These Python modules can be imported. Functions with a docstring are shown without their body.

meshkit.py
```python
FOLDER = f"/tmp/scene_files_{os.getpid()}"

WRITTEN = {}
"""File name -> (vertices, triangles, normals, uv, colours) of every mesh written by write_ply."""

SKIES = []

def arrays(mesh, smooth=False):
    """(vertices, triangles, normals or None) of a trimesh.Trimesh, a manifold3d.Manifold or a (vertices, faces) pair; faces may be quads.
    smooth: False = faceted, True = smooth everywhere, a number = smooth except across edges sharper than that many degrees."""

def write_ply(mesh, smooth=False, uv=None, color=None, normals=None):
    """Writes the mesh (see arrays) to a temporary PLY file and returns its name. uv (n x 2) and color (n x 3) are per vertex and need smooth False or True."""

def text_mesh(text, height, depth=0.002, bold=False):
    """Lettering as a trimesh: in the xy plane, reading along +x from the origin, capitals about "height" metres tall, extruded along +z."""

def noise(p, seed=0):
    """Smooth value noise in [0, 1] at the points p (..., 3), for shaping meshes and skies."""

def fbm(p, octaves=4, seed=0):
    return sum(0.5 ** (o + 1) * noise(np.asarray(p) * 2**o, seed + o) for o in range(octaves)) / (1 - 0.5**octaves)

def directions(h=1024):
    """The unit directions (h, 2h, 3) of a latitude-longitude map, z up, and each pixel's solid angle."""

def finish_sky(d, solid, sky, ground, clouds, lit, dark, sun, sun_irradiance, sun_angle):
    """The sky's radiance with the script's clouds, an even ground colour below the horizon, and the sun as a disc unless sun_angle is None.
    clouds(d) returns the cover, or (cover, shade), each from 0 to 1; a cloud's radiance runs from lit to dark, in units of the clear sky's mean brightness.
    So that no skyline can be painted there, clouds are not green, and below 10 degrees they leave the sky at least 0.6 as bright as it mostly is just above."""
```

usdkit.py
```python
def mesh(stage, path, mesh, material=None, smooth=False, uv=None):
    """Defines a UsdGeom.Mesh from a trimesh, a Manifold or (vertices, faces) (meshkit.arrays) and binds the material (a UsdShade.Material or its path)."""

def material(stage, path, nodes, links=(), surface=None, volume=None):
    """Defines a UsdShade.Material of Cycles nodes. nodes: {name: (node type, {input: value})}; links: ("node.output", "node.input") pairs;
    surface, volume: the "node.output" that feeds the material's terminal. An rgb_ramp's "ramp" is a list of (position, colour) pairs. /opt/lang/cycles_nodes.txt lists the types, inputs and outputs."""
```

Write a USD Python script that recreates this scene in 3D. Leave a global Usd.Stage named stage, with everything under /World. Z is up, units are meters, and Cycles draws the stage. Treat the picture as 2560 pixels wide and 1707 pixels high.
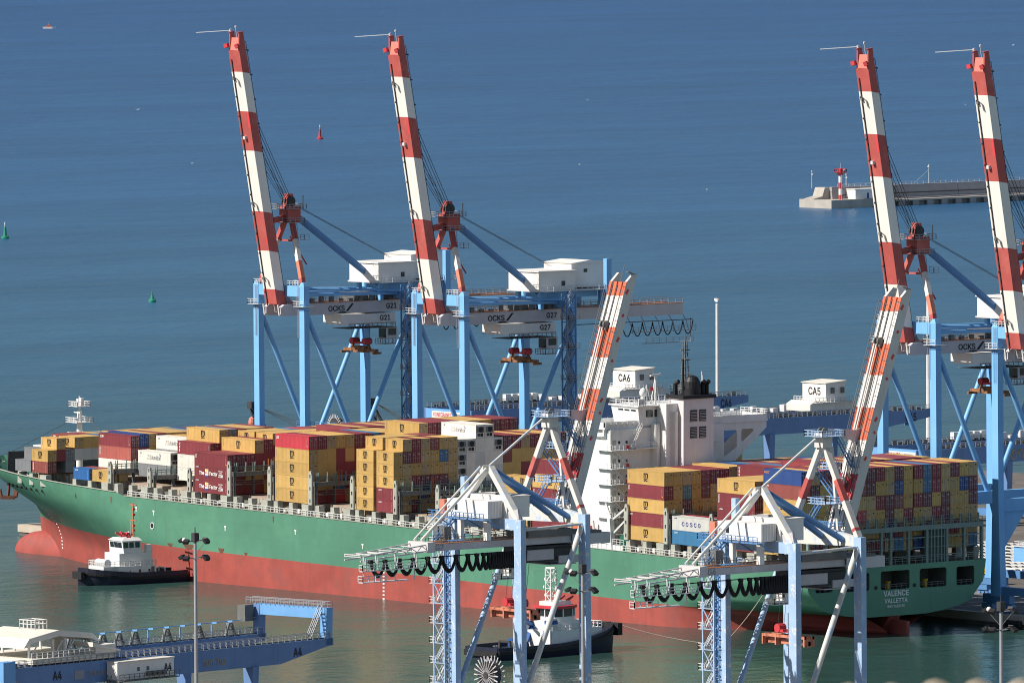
import math, random, re
import numpy as np
import trimesh
import usdkit, meshkit
from pxr import Usd, UsdGeom, UsdLux, Gf, Sdf, Vt, UsdShade
from shapely.geometry import Polygon, box as sbox
from shapely.ops import unary_union

stage = Usd.Stage.CreateInMemory()
UsdGeom.SetStageUpAxis(stage, UsdGeom.Tokens.z)
UsdGeom.SetStageMetersPerUnit(stage, 1.0)
UsdGeom.Xform.Define(stage, '/World')
UsdGeom.Scope.Define(stage, '/World/Looks')

# ------------------------------------------------------------------ camera, sky, sun, exposure
# World axes: +x = towards the ship's bow along the quay, +y = towards the viewer's side of the harbour, z up, sea level 0.
HC = 178.418                                   # height of the viewpoint on the hillside
PITCH, ROLL, AZ = math.radians(3.187163), math.radians(-0.4433508), math.radians(37.999742)
X0, Y0 = -44.257275, 2239.62556
FPX, PW, PH = 26016.17, 2560, 1707
SA, CA = math.sin(AZ), math.cos(AZ)
CAMX, CAMY = -SA * (0 - X0) + CA * (0 - Y0), -CA * (0 - X0) - SA * (0 - Y0)
def vdir(X, Y, Z): return np.array([-SA * X + CA * Y, -CA * X - SA * Y, Z])
RIGHT, FWD, UP = vdir(1, 0, 0), vdir(0, math.cos(PITCH), -math.sin(PITCH)), vdir(0, math.sin(PITCH), math.cos(PITCH))
R2 = math.cos(ROLL) * RIGHT + math.sin(ROLL) * UP
U2 = math.cos(ROLL) * UP - math.sin(ROLL) * RIGHT
cam = UsdGeom.Camera.Define(stage, '/World/camera')
cam.AddTransformOp().Set(Gf.Matrix4d(*[float(v) for v in (*R2, 0, *U2, 0, *(-FWD), 0, CAMX, CAMY, HC, 1)]))
FOCAL = 240.0
cam.CreateFocalLengthAttr(FOCAL)
cam.CreateHorizontalApertureAttr(FOCAL * PW / FPX)
cam.CreateVerticalApertureAttr(FOCAL * PW / FPX * 682 / 1024)
cam.CreateClippingRangeAttr(Gf.Vec2f(1, 60000))
cam.CreateFStopAttr(5.0)
cam.CreateFocusDistanceAttr(2200.0)
cam.CreateExposureAttr(0.36)

SUN_EL, SUN_AZ = math.radians(41), math.radians(20)      # azimuth measured from +y towards +x
SUN = np.array([math.sin(SUN_AZ) * math.cos(SUN_EL), math.cos(SUN_AZ) * math.cos(SUN_EL), math.sin(SUN_EL)])
sky = UsdLux.DomeLight.Define(stage, '/World/sky')
sky.GetPrim().SetCustomDataByKey('kind', 'structure')
skym = usdkit.material(stage, '/World/Looks/sky_air', {
    's': ('sky_texture', {'sky_type': 'single_scattering', 'sun_disc': False, 'sun_elevation': SUN_EL, 'sun_rotation': SUN_AZ, 'altitude': 150.0, 'air_density': 1.0, 'aerosol_density': 0.35}),
    'b': ('background_shader', {'strength': 0.05})}, [('s.color', 'b.color')], surface='b.background')
UsdShade.MaterialBindingAPI.Apply(sky.GetPrim()).Bind(skym)
sun = UsdLux.DistantLight.Define(stage, '/World/sun')
sun.CreateNormalizeAttr(True)
sun.CreateIntensityAttr(1.25)
sun.CreateAngleAttr(0.53)
sun.CreateColorAttr(Gf.Vec3f(1.0, 0.93, 0.84))
zax = SUN / np.linalg.norm(SUN); xax = np.cross([0, 0, 1], zax); xax /= np.linalg.norm(xax); yax = np.cross(zax, xax)
sun.AddTransformOp().Set(Gf.Matrix4d(*[float(v) for v in (*xax, 0, *yax, 0, *zax, 0, 0, 0, 500, 1)]))

# ------------------------------------------------------------------ geometry helpers
def ray(px, py):
    x, y = px - PW / 2, py - PH / 2
    c, s = math.cos(ROLL), math.sin(ROLL)
    u, q = x * c + y * s, -x * s + y * c
    d = vdir(u / FPX, math.cos(PITCH) - q / FPX * math.sin(PITCH), -math.sin(PITCH) - q / FPX * math.cos(PITCH))
    return np.array([CAMX, CAMY, HC]), d
def at(px, py, **kw):
    """The point of the place on a given plane (x=, y= or z=) that the photograph shows at a pixel."""
    o, d = ray(px, py)
    (k, val), = kw.items(); i = 'xyz'.index(k)
    return o + d * (val - o[i]) / d[i]

RND = random.Random(7)
def vec(*a): return np.array(a, float)
def rotz(a):
    c, s = math.cos(a), math.sin(a)
    m = np.eye(4); m[:2, :2] = [[c, -s], [s, c]]
    return m
def tr(x, y, z):
    m = np.eye(4); m[:3, 3] = (x, y, z); return m
def gf(m): return Gf.Matrix4d(*[float(v) for v in np.asarray(m).T.ravel()])

BOXF = np.array([[0, 2, 1], [0, 3, 2], [4, 5, 6], [4, 6, 7], [0, 1, 5], [0, 5, 4], [1, 2, 6], [1, 6, 5], [2, 3, 7], [2, 7, 6], [3, 0, 4], [3, 4, 7]])
class MB:
    def __init__(self): self.v, self.f, self.n = [], [], 0
    def raw(self, v, f):
        v = np.asarray(v, float); f = np.asarray(f, int)
        self.v.append(v); self.f.append(f + self.n); self.n += len(v); return self
    def bb(self, x0, x1, y0, y1, z0, z1):
        return self.raw([(x0, y0, z0), (x1, y0, z0), (x1, y1, z0), (x0, y1, z0), (x0, y0, z1), (x1, y0, z1), (x1, y1, z1), (x0, y1, z1)], BOXF)
    def hexa(self, bottom, top): return self.raw(list(bottom) + list(top), BOXF)
    def bar(self, p, q, w, h=None, up=(0, 0, 1), w1=None, h1=None):
        p, q = vec(*p), vec(*q); d = q - p; d /= np.linalg.norm(d); h = w if h is None else h
        w1 = w if w1 is None else w1; h1 = h if h1 is None else h1
        u = vec(*up)
        if abs(d @ u) > 0.98: u = vec(1, 0, 0)
        s = np.cross(d, u); s /= np.linalg.norm(s); u = np.cross(s, d)
        a = [p + s * i * w / 2 + u * j * h / 2 for i, j in ((-1, -1), (1, -1), (1, 1), (-1, 1))]
        b = [q + s * i * w1 / 2 + u * j * h1 / 2 for i, j in ((-1, -1), (1, -1), (1, 1), (-1, 1))]
        return self.raw(a + b, BOXF[:, ::-1])
    def tube(self, p, q, r, r1=None, n=8):
        p, q = vec(*p), vec(*q); d = q - p; d /= np.linalg.norm(d); r1 = r if r1 is None else r1
        u = vec(0, 0, 1) if abs(d[2]) < 0.95 else vec(1, 0, 0)
        s = np.cross(d, u); s /= np.linalg.norm(s); u = np.cross(s, d)
        a = np.linspace(0, 2 * np.pi, n, endpoint=False)
        ring = np.outer(np.cos(a), s) + np.outer(np.sin(a), u)
        v = np.vstack([p + ring * r, q + ring * r1, [p], [q]])
        f = []
        for i in range(n):
            j = (i + 1) % n
            f += [(i, n + i, j), (j, n + i, n + j), (2 * n, i, j), (2 * n + 1, n + j, n + i)]
        return self.raw(v, f)
    def path(self, pts, r, n=6):
        for a, b in zip(pts[:-1], pts[1:]): self.tube(a, b, r, n=n)
        return self
    def lathe(self, prof, c=(0, 0, 0), n=16):
        """prof: (radius, z) pairs from bottom to top."""
        a = np.linspace(0, 2 * np.pi, n, endpoint=False); v = []
        for r, z in prof: v += [(c[0] + r * math.cos(t), c[1] + r * math.sin(t), c[2] + z) for t in a]
        f = []
        for k in range(len(prof) - 1):
            for i in range(n):
                j = (i + 1) % n
                f += [(k * n + i, k * n + j, (k + 1) * n + j), (k * n + i, (k + 1) * n + j, (k + 1) * n + i)]
        m = len(v); v += [(c[0], c[1], c[2] + prof[0][1]), (c[0], c[1], c[2] + prof[-1][1])]
        L = (len(prof) - 1) * n
        for i in range(n):
            j = (i + 1) % n
            f += [(m, j, i), (m + 1, L + i, L + j)]
        return self.raw(v, f)
    def tm(self, t, m=None):
        v = np.asarray(t.vertices)
        if m is not None: v = v @ m[:3, :3].T + m[:3, 3]
        return self.raw(v, np.asarray(t.faces))
    def plate(self, pts, thick, o, ex, ey):
        """A flat outline (2-D points or a shapely shape) extruded both ways from the plane through o spanned by ex, ey."""
        g = pts if hasattr(pts, 'exterior') else Polygon(pts)
        t = trimesh.creation.extrude_polygon(g, thick, engine='earcut')
        ex, ey = vec(*ex), vec(*ey); ez = np.cross(ex, ey)
        m = np.eye(4); m[:3, 0], m[:3, 1], m[:3, 2] = ex, ey, ez; m[:3, 3] = vec(*o) - ez * thick / 2
        return self.tm(t, m)
    def text(self, s, h, o, ex, ey, bold=True, depth=0.03, width=None):
        t = meshkit.text_mesh(s, h, depth, bold)
        ex, ey = vec(*ex), vec(*ey); m = np.eye(4)
        k = 1.0
        if width: k = width / (t.vertices[:, 0].max() - t.vertices[:, 0].min())
        m[:3, 0], m[:3, 1], m[:3, 2] = ex * k, ey, np.cross(ex, ey); m[:3, 3] = o
        return self.tm(t, m)
    def rail(self, pts, h=1.1, step=2.0, r=0.045, up=(0, 0, 1), mid=True):
        up = vec(*up)
        for a, b in zip(pts[:-1], pts[1:]):
            a, b = vec(*a), vec(*b); L = np.linalg.norm(b - a)
            if L < 1e-6: continue
            self.bar(a + up * h, b + up * h, 2 * r)
            if mid: self.bar(a + up * h * .55, b + up * h * .55, 1.6 * r)
            n = max(1, int(round(L / step)))
            for i in range(n + 1):
                p = a + (b - a) * i / n; self.bar(p, p + up * h, 2 * r)
        return self
    def stairs(self, a, b, w=0.9, side=(1, 0, 0), n=None):
        a, b, s = vec(*a), vec(*b), vec(*side)
        n = n or max(3, int(abs(b[2] - a[2]) / 0.45))
        for k in (-.5, .5):
            self.bar(a + s * k * w, b + s * k * w, .09, .25)
            self.bar(a + s * k * w + vec(0, 0, 1), b + s * k * w + vec(0, 0, 1), .08)
            for t in np.linspace(0, 1, 4): p = a + (b - a) * t + s * k * w; self.bar(p, p + vec(0, 0, 1), .07)
        for i in range(n):
            p = a + (b - a) * (i + .5) / n; self.bar(p - s * w / 2, p + s * w / 2, .28, .05)
        return self
    def arrays(self): return np.vstack(self.v), np.vstack(self.f)
    def build(self, name, mat, parent=None, smooth=False, label=None):
        return obj(name, self.arrays(), mat, parent, smooth, label)

USED = {}
def numbered(parent, name):
    k = (parent, name); n = USED.get(k, 0); USED[k] = n + 1
    return name if n == 0 else f'{name}_{n:03d}'
def ppath(parent): return '/World' if parent is None else str(parent.GetPath())
def obj(name, mesh, mat, parent=None, smooth=False, label=None):
    p = ppath(parent)
    prim = usdkit.mesh(stage, f'{p}/{numbered(p, name)}', mesh, M[mat] if isinstance(mat, str) else mat, smooth).GetPrim()
    if label: prim.SetCustomDataByKey('label', label)
    return prim
def tag(prim, label=None, cat=None, group=None, kind=None):
    for k, v in (('label', label), ('category', cat), ('group', group), ('kind', kind)):
        if v: prim.SetCustomDataByKey(k, v)
    return prim
def thing(name, label, cat, m=None, group=None):
    x = UsdGeom.Xform.Define(stage, '/World/' + numbered('/World', name))
    x.AddTransformOp().Set(gf(np.eye(4) if m is None else m))
    return tag(x.GetPrim(), label, cat, group)
def dup(root, m, label, name=None):
    was = root.GetCustomData()
    r = thing(name or re.sub(r'_[0-9]{3}$', '', root.GetName()), label, was['category'], m, was.get('group'))
    r.GetReferences().AddInternalReference(root.GetPath()); r.SetInstanceable(True)
    return r
def struct(name, mesh, mat, smooth=False):
    return tag(obj(name, mesh, mat, None, smooth), kind='structure')

# ------------------------------------------------------------------ materials (base colours of the things themselves)
M = {}
def paint(name, col, rough=0.55, var=0.18, scale=0.35, streak=0.0, scol=None, jitter=0.0, spec=0.4, bump=0.0, metallic=0.0, blotch=None, bscale=0.25, bcut=(0.5, 0.62), wave=None):
    """Weathered paint: even colour, cloudy tone, vertical streaks, blotches of a second colour."""
    n = {'g': ('geometry', {}), 'n1': ('noise_texture', {'scale': scale, 'detail': 5.0, 'roughness': 0.62}),
         'r1': ('rgb_ramp', {'ramp': [(0.3, tuple(c * (1 - var) for c in col)), (0.55, col), (0.75, tuple(min(1, c * (1 + var * .5)) for c in col))]}),
         'p': ('principled_bsdf', {'roughness': rough, 'specular_ior_level': spec, 'metallic': metallic})}
    l = [('g.position', 'n1.vector'), ('n1.fac', 'r1.fac')]
    out = 'r1.color'
    if streak:
        sc = scol or tuple(c * 0.45 for c in col)
        n['ms'] = ('mapping', {'scale': (0.9, 0.9, 0.045)}); n['n2'] = ('noise_texture', {'scale': 0.8, 'detail': 4.0, 'roughness': 0.7})
        n['r2'] = ('rgb_ramp', {'ramp': [(0.5, (0, 0, 0)), (0.72, (1, 1, 1))]}); n['m2'] = ('math', {'math_type': 'multiply', 'value2': streak})
        n['x2'] = ('mix', {'mix_type': 'mix', 'color2': sc})
        l += [('g.position', 'ms.vector'), ('ms.vector', 'n2.vector'), ('n2.fac', 'r2.fac'), ('r2.color', 'm2.value1'), ('m2.value', 'x2.fac'), (out, 'x2.color1')]
        out = 'x2.color'
    if blotch:
        n['n3'] = ('noise_texture', {'scale': bscale, 'detail': 6.0, 'roughness': 0.72}); n['r3'] = ('rgb_ramp', {'ramp': [(bcut[0], (0, 0, 0)), (bcut[1], (1, 1, 1))]})
        n['x3'] = ('mix', {'mix_type': 'mix', 'color2': blotch})
        l += [('g.position', 'n3.vector'), ('n3.fac', 'r3.fac'), ('r3.color', 'x3.fac'), (out, 'x3.color1')]
        out = 'x3.color'
    if jitter:
        n['oi'] = ('object_info', {}); n['jm'] = ('map_range', {'from_min': 0.0, 'from_max': 1.0, 'to_min': 1 - jitter, 'to_max': 1 + jitter * .6})
        n['hv'] = ('hsv', {}); l += [('oi.random', 'jm.value'), ('jm.result', 'hv.value'), (out, 'hv.color')]
        out = 'hv.color'
    l.append((out, 'p.base_color'))
    if bump:
        n['bp'] = ('bump', {'strength': bump, 'distance': 0.05}); l += [('n1.fac', 'bp.height'), ('bp.normal', 'p.normal')]
    M[name] = usdkit.material(stage, '/World/Looks/' + name, n, l, surface='p.BSDF')

paint('hull_green', (0.085, 0.235, 0.160), 0.5, 0.16, 0.06, streak=0.55, scol=(0.075, 0.19, 0.12), blotch=(0.11, 0.30, 0.19), bscale=0.05, bcut=(0.5, 0.75))
paint('hull_red', (0.36, 0.075, 0.06), 0.6, 0.25, 0.12, streak=0.5, scol=(0.22, 0.055, 0.05), blotch=(0.27, 0.075, 0.065), bscale=0.18, bcut=(0.5, 0.66))
paint('hull_rust', (0.16, 0.065, 0.04), 0.8, 0.3, 0.6)
paint('deck_buff', (0.42, 0.33, 0.25), 0.8, 0.25, 0.4, blotch=(0.25, 0.2, 0.17), bscale=0.5)
paint('ship_grey', (0.40, 0.41, 0.36), 0.6, 0.15, 0.5, streak=0.35, scol=(0.25, 0.2, 0.15))
paint('ship_grey_green', (0.19, 0.25, 0.23), 0.6, 0.15, 0.5)
paint('lashing_grey', (0.16, 0.165, 0.16), 0.65, 0.2, 0.6, streak=0.3, scol=(0.14, 0.08, 0.05))
paint('dark_steel', (0.05, 0.052, 0.055), 0.6, 0.25, 0.8)
paint('rust_orange', (0.42, 0.14, 0.04), 0.8, 0.3, 1.5)
paint('ship_white', (0.74, 0.75, 0.74), 0.45, 0.06, 0.2, streak=0.3, scol=(0.5, 0.42, 0.32))
paint('funnel_pink', (0.70, 0.65, 0.66), 0.5, 0.06, 0.2, streak=0.3, scol=(0.5, 0.38, 0.3))
paint('white_metal', (0.72, 0.72, 0.70), 0.5, 0.08, 0.6)
paint('cream', (0.74, 0.70, 0.62), 0.6, 0.08, 0.4, streak=0.25, scol=(0.5, 0.42, 0.33))
paint('black', (0.014, 0.014, 0.017), 0.55, 0.2, 0.8)
paint('rubber', (0.018, 0.018, 0.02), 0.75, 0.3, 1.2)
paint('navy', (0.016, 0.02, 0.042), 0.5, 0.3, 0.4, streak=0.4, scol=(0.05, 0.045, 0.05))
paint('glass_dark', (0.02, 0.028, 0.035), 0.12, 0.1, 0.5, spec=0.6)
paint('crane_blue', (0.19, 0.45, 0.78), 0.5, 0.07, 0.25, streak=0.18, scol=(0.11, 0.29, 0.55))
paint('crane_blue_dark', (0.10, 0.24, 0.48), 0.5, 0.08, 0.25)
paint('old_blue', (0.34, 0.50, 0.72), 0.55, 0.12, 0.5, streak=0.35, scol=(0.56, 0.58, 0.58), blotch=(0.70, 0.67, 0.60), bscale=0.75, bcut=(0.56, 0.64))
paint('old_white_blue', (0.66, 0.65, 0.60), 0.6, 0.1, 0.5, blotch=(0.42, 0.55, 0.72), bscale=0.6, bcut=(0.5, 0.6))
paint('worn_white', (0.68, 0.66, 0.62), 0.55, 0.1, 0.4, streak=0.3, scol=(0.42, 0.36, 0.33))
paint('worn_white_red', (0.66, 0.63, 0.6), 0.55, 0.1, 0.4, blotch=(0.45, 0.09, 0.08), bscale=0.45, bcut=(0.64, 0.68))
paint('girder_grey', (0.55, 0.53, 0.55), 0.55, 0.1, 0.3, streak=0.25, scol=(0.4, 0.34, 0.33))
paint('girder_white', (0.62, 0.60, 0.60), 0.55, 0.08, 0.3, streak=0.2, scol=(0.4, 0.33, 0.3))
paint('boom_red', (0.46, 0.095, 0.085), 0.55, 0.14, 0.2, blotch=(0.55, 0.15, 0.13), bscale=0.12, bcut=(0.5, 0.7))
paint('boom_pale_red', (0.60, 0.20, 0.16), 0.55, 0.08, 0.2)
paint('boom_white', (0.78, 0.76, 0.72), 0.5, 0.05, 0.2, streak=0.15, scol=(0.6, 0.55, 0.5))
paint('boom_patch', (0.72, 0.07, 0.08), 0.5, 0.08, 0.4)
paint('orange_red', (0.62, 0.13, 0.06), 0.55, 0.12, 0.3, streak=0.2, scol=(0.4, 0.08, 0.05))
paint('orange_faded', (0.62, 0.22, 0.15), 0.55, 0.12, 0.3)
paint('rmg_blue', (0.13, 0.24, 0.47), 0.55, 0.12, 0.25, streak=0.3, scol=(0.10, 0.16, 0.3))
paint('rmg_blue_light', (0.16, 0.38, 0.70), 0.55, 0.1, 0.3)
paint('house_white', (0.78, 0.76, 0.72), 0.55, 0.05, 0.3, streak=0.2, scol=(0.6, 0.52, 0.45))
paint('spreader_brown', (0.34, 0.15, 0.06), 0.7, 0.4, 1.2, blotch=(0.09, 0.05, 0.04), bscale=1.0)
paint('spreader_orange', (0.60, 0.22, 0.13), 0.65, 0.25, 1.2, blotch=(0.25, 0.09, 0.06), bscale=0.9)
paint('lifeboat_orange', (0.72, 0.16, 0.07), 0.45, 0.08, 0.5)
paint('green_winch', (0.02, 0.13, 0.085), 0.5, 0.15, 0.6)
paint('deck_green', (0.05, 0.22, 0.13), 0.7, 0.15, 0.6)
paint('signal_red', (0.55, 0.05, 0.06), 0.5, 0.12, 0.6)
paint('tug_blue', (0.02, 0.10, 0.34), 0.5, 0.15, 0.6)
paint('yellow_machine', (0.68, 0.43, 0.03), 0.5, 0.12, 0.8)
paint('concrete', (0.43, 0.40, 0.35), 0.85, 0.2, 0.15, streak=0.4, scol=(0.3, 0.27, 0.23))
paint('concrete_grey', (0.36, 0.335, 0.33), 0.85, 0.15, 0.08, streak=0.35, scol=(0.26, 0.235, 0.22))
paint('asphalt', (0.13, 0.115, 0.105), 0.9, 0.25, 0.08, blotch=(0.2, 0.17, 0.15), bscale=0.05)
paint('quay_cap', (0.5, 0.42, 0.34), 0.85, 0.2, 0.3)
paint('galvanised', (0.36, 0.37, 0.39), 0.45, 0.12, 0.5, metallic=0.2)
paint('pale_steel', (0.62, 0.63, 0.64), 0.5, 0.1, 0.6)
paint('buoy_red', (0.55, 0.06, 0.05), 0.5, 0.12, 0.6)
paint('buoy_green', (0.03, 0.27, 0.18), 0.5, 0.12, 0.6)
paint('logo_black', (0.02, 0.02, 0.025), 0.6, 0.1, 1.0)
paint('logo_white', (0.78, 0.78, 0.76), 0.6, 0.05, 1.0)
paint('logo_blue', (0.06, 0.08, 0.30), 0.6, 0.1, 1.0)
paint('logo_grey', (0.28, 0.30, 0.34), 0.6, 0.1, 1.0)
paint('logo_pale', (0.52, 0.50, 0.46), 0.6, 0.1, 1.0)
paint('logo_red', (0.6, 0.05, 0.06), 0.6, 0.1, 1.0)
paint('logo_yellow', (0.78, 0.52, 0.06), 0.6, 0.1, 1.0)
paint('logo_orange', (0.80, 0.30, 0.05), 0.6, 0.1, 1.0)
paint('faded_yellow', (0.42, 0.34, 0.20), 0.7, 0.25, 1.2)
paint('roof_tile', (0.50, 0.42, 0.32), 0.85, 0.25, 6.0)
paint('plaster', (0.55, 0.5, 0.43), 0.9, 0.15, 1.0)
paint('hill_ground', (0.12, 0.11, 0.07), 0.95, 0.4, 0.02, blotch=(0.05, 0.07, 0.03), bscale=0.03)
# container paints
CP = {'yellow': (0.60, 0.385, 0.13), 'burgundy': (0.235, 0.045, 0.055), 'brown': (0.27, 0.075, 0.065), 'red': (0.55, 0.055, 0.075),
      'salmon': (0.43, 0.12, 0.10), 'navy': (0.03, 0.075, 0.25), 'blue': (0.03, 0.13, 0.36), 'steelblue': (0.05, 0.19, 0.36), 'teal': (0.06, 0.27, 0.30),
      'white': (0.76, 0.72, 0.65), 'grey': (0.22, 0.23, 0.245), 'silver': (0.60, 0.60, 0.57)}
for k, c in CP.items():
    paint('box_' + k, c, 0.55, 0.13, 0.4, streak=0.22, scol=tuple(x * .55 + .02 for x in c), jitter=0.16 if k in ('yellow', 'burgundy', 'brown') else 0.05)
    paint('frame_' + k, tuple(x * .82 for x in c), 0.55, 0.15, 0.5)

def sea_material():
    n = {'g': ('geometry', {}), 'sx': ('separate_xyz', {}),
         # distance out to sea measured away from the basin (the harbour water is silty green, the open bay deep blue)
         'dot': ('vector_math', {'math_type': 'dot_product', 'vector2': (0.788, -0.616, 0.0)}),
         'far': ('rgb_ramp', {'ramp': [(0.0, (0.030, 0.072, 0.062)), (0.06, (0.032, 0.078, 0.070)), (0.10, (0.036, 0.092, 0.105)), (0.22, (0.030, 0.105, 0.185)), (0.45, (0.022, 0.095, 0.215)), (1.0, (0.014, 0.075, 0.21))]}),
         'mr': ('map_range', {'from_min': -300.0, 'from_max': 5200.0, 'to_min': 0.0, 'to_max': 1.0, 'clamp': True}),
         'm1': ('mapping', {'rotation': (0, 0, 0.6), 'scale': (0.010, 0.0035, 0.01)}), 'big': ('noise_texture', {'scale': 1.0, 'detail': 4.0, 'roughness': 0.6}),
         'rb': ('rgb_ramp', {'ramp': [(0.3, (0.82, 0.84, 0.85)), (0.7, (1.12, 1.12, 1.12))]}),
         'xm': ('mix', {'mix_type': 'multiply', 'fac': 1.0}),
         'mw': ('mapping', {'scale': (0.16, 0.12, 0.2)}), 'w1': ('noise_texture', {'scale': 1.0, 'detail': 5.0, 'roughness': 0.65}),
         'mw2': ('mapping', {'scale': (0.035, 0.028, 0.05)}), 'w2': ('noise_texture', {'scale': 1.0, 'detail': 3.0, 'roughness': 0.5}),
         'ad': ('math', {'math_type': 'add'}), 'k2': ('math', {'math_type': 'multiply', 'value2': 2.2}),
         'bst': ('map_range', {'from_min': 0.02, 'from_max': 0.14, 'to_min': 0.32, 'to_max': 0.85, 'clamp': True}),
         'brg': ('map_range', {'from_min': 0.02, 'from_max': 0.14, 'to_min': 0.13, 'to_max': 0.30, 'clamp': True}),
         'bp': ('bump', {'distance': 1.0}), 'p': ('principled_bsdf', {'ior': 1.333, 'specular_ior_level': 0.25})}
    l = [('g.position', 'dot.vector1'), ('dot.value', 'mr.value'), ('mr.result', 'far.fac'), ('g.position', 'm1.vector'), ('m1.vector', 'big.vector'), ('big.fac', 'rb.fac'),
         ('far.color', 'xm.color1'), ('rb.color', 'xm.color2'), ('xm.color', 'p.base_color'),
         ('g.position', 'mw.vector'), ('mw.vector', 'w1.vector'), ('g.position', 'mw2.vector'), ('mw2.vector', 'w2.vector'), ('w2.fac', 'k2.value1'), ('w1.fac', 'ad.value1'), ('k2.value', 'ad.value2'),
         ('ad.value', 'bp.height'), ('mr.result', 'bst.value'), ('bst.result', 'bp.strength'), ('mr.result', 'brg.value'), ('brg.result', 'p.roughness'), ('bp.normal', 'p.normal')]
    M['sea'] = usdkit.material(stage, '/World/Looks/sea', n, l, surface='p.BSDF')
sea_material()

# ------------------------------------------------------------------ setting: sea, quays, hillside
def grid_sheet(x0, x1, y0, y1, z, nx=2, ny=2):
    xs, ys = np.linspace(x0, x1, nx), np.linspace(y0, y1, ny)
    v = [(x, y, z) for y in ys for x in xs]; f = []
    for j in range(ny - 1):
        for i in range(nx - 1):
            a = j * nx + i; f += [(a, a + 1, a + nx + 1), (a, a + nx + 1, a + nx)]
    return np.array(v, float), np.array(f)
struct('sea', grid_sheet(-9000, 26000, -26000, 9000, 0.0, 8, 8), 'sea')

QZ = 2.5
def slab(poly, z0, z1):
    t = trimesh.creation.extrude_polygon(Polygon(poly), z1 - z0, engine='earcut')
    return np.asarray(t.vertices) + (0, 0, z0), np.asarray(t.faces)
# the far quay where the ship lies (its seaward part ends behind the cranes), the near quay below the frame
struct('far_quay', slab([(-420, -49.6), (178, -49.6), (178, -100), (120, -104), (120, -180), (235, -190), (235, -330), (-420, -330)], -6, QZ), 'asphalt')
struct('quay_edge', MB().bb(-420, 178.2, -50.9, -49.3, QZ - 1.6, QZ + 0.12).bb(176.9, 178.2, -99, -50.9, QZ - 1.6, QZ + .12).arrays(), 'quay_cap')
struct('near_quay', slab([(-900, 143), (-232, 143), (-232, 214), (-120, 214), (-120, 420), (-900, 420)], -6, QZ), 'asphalt')
lines = MB()
for y in (-52.2, -51.4, -81.6, -82.8, -58, -66, -74): lines.bb(-418, 160, y - .09, y + .09, QZ + .002, QZ + .012)
struct('quay_rails', lines.arrays(), 'pale_steel')
def hill_mesh():
    v, f = [], []
    n, m = 40, 24
    for j in range(m):
        d = -250 + j / (m - 1) * 1800.0
        for i in range(n):
            u = (i / (n - 1) - .5) * 2400
            p = vec(CAMX, CAMY, 0) + np.array([FWD[0], FWD[1], 0]) / math.hypot(FWD[0], FWD[1]) * d + np.array([RIGHT[0], RIGHT[1], 0]) * u
            zf = 205 - 0.075 * max(0, d) * 1.75 if d < 1400 else 3
            z = max(2.0, min(171.5 - 0.14 * max(d, 0) + 0.03 * max(-d, 0), 171.5)) + 4 * (meshkit.fbm(np.array([[p[0] * .01, p[1] * .01, 0]]), 3)[0] - .5)
            v.append((p[0], p[1], max(z, 1.5)))
    for j in range(m - 1):
        for i in range(n - 1):
            a = j * n + i; f += [(a, a + 1, a + n + 1), (a, a + n + 1, a + n)]
    return np.array(v), np.array(f)
hv, hf = hill_mesh()
hf = np.array([t for t in hf if hv[t][:, 1].max() > 380 or hv[t][:, 2].max() > 6])
struct('hillside', (hv, hf), 'hill_ground', smooth=True)

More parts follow.
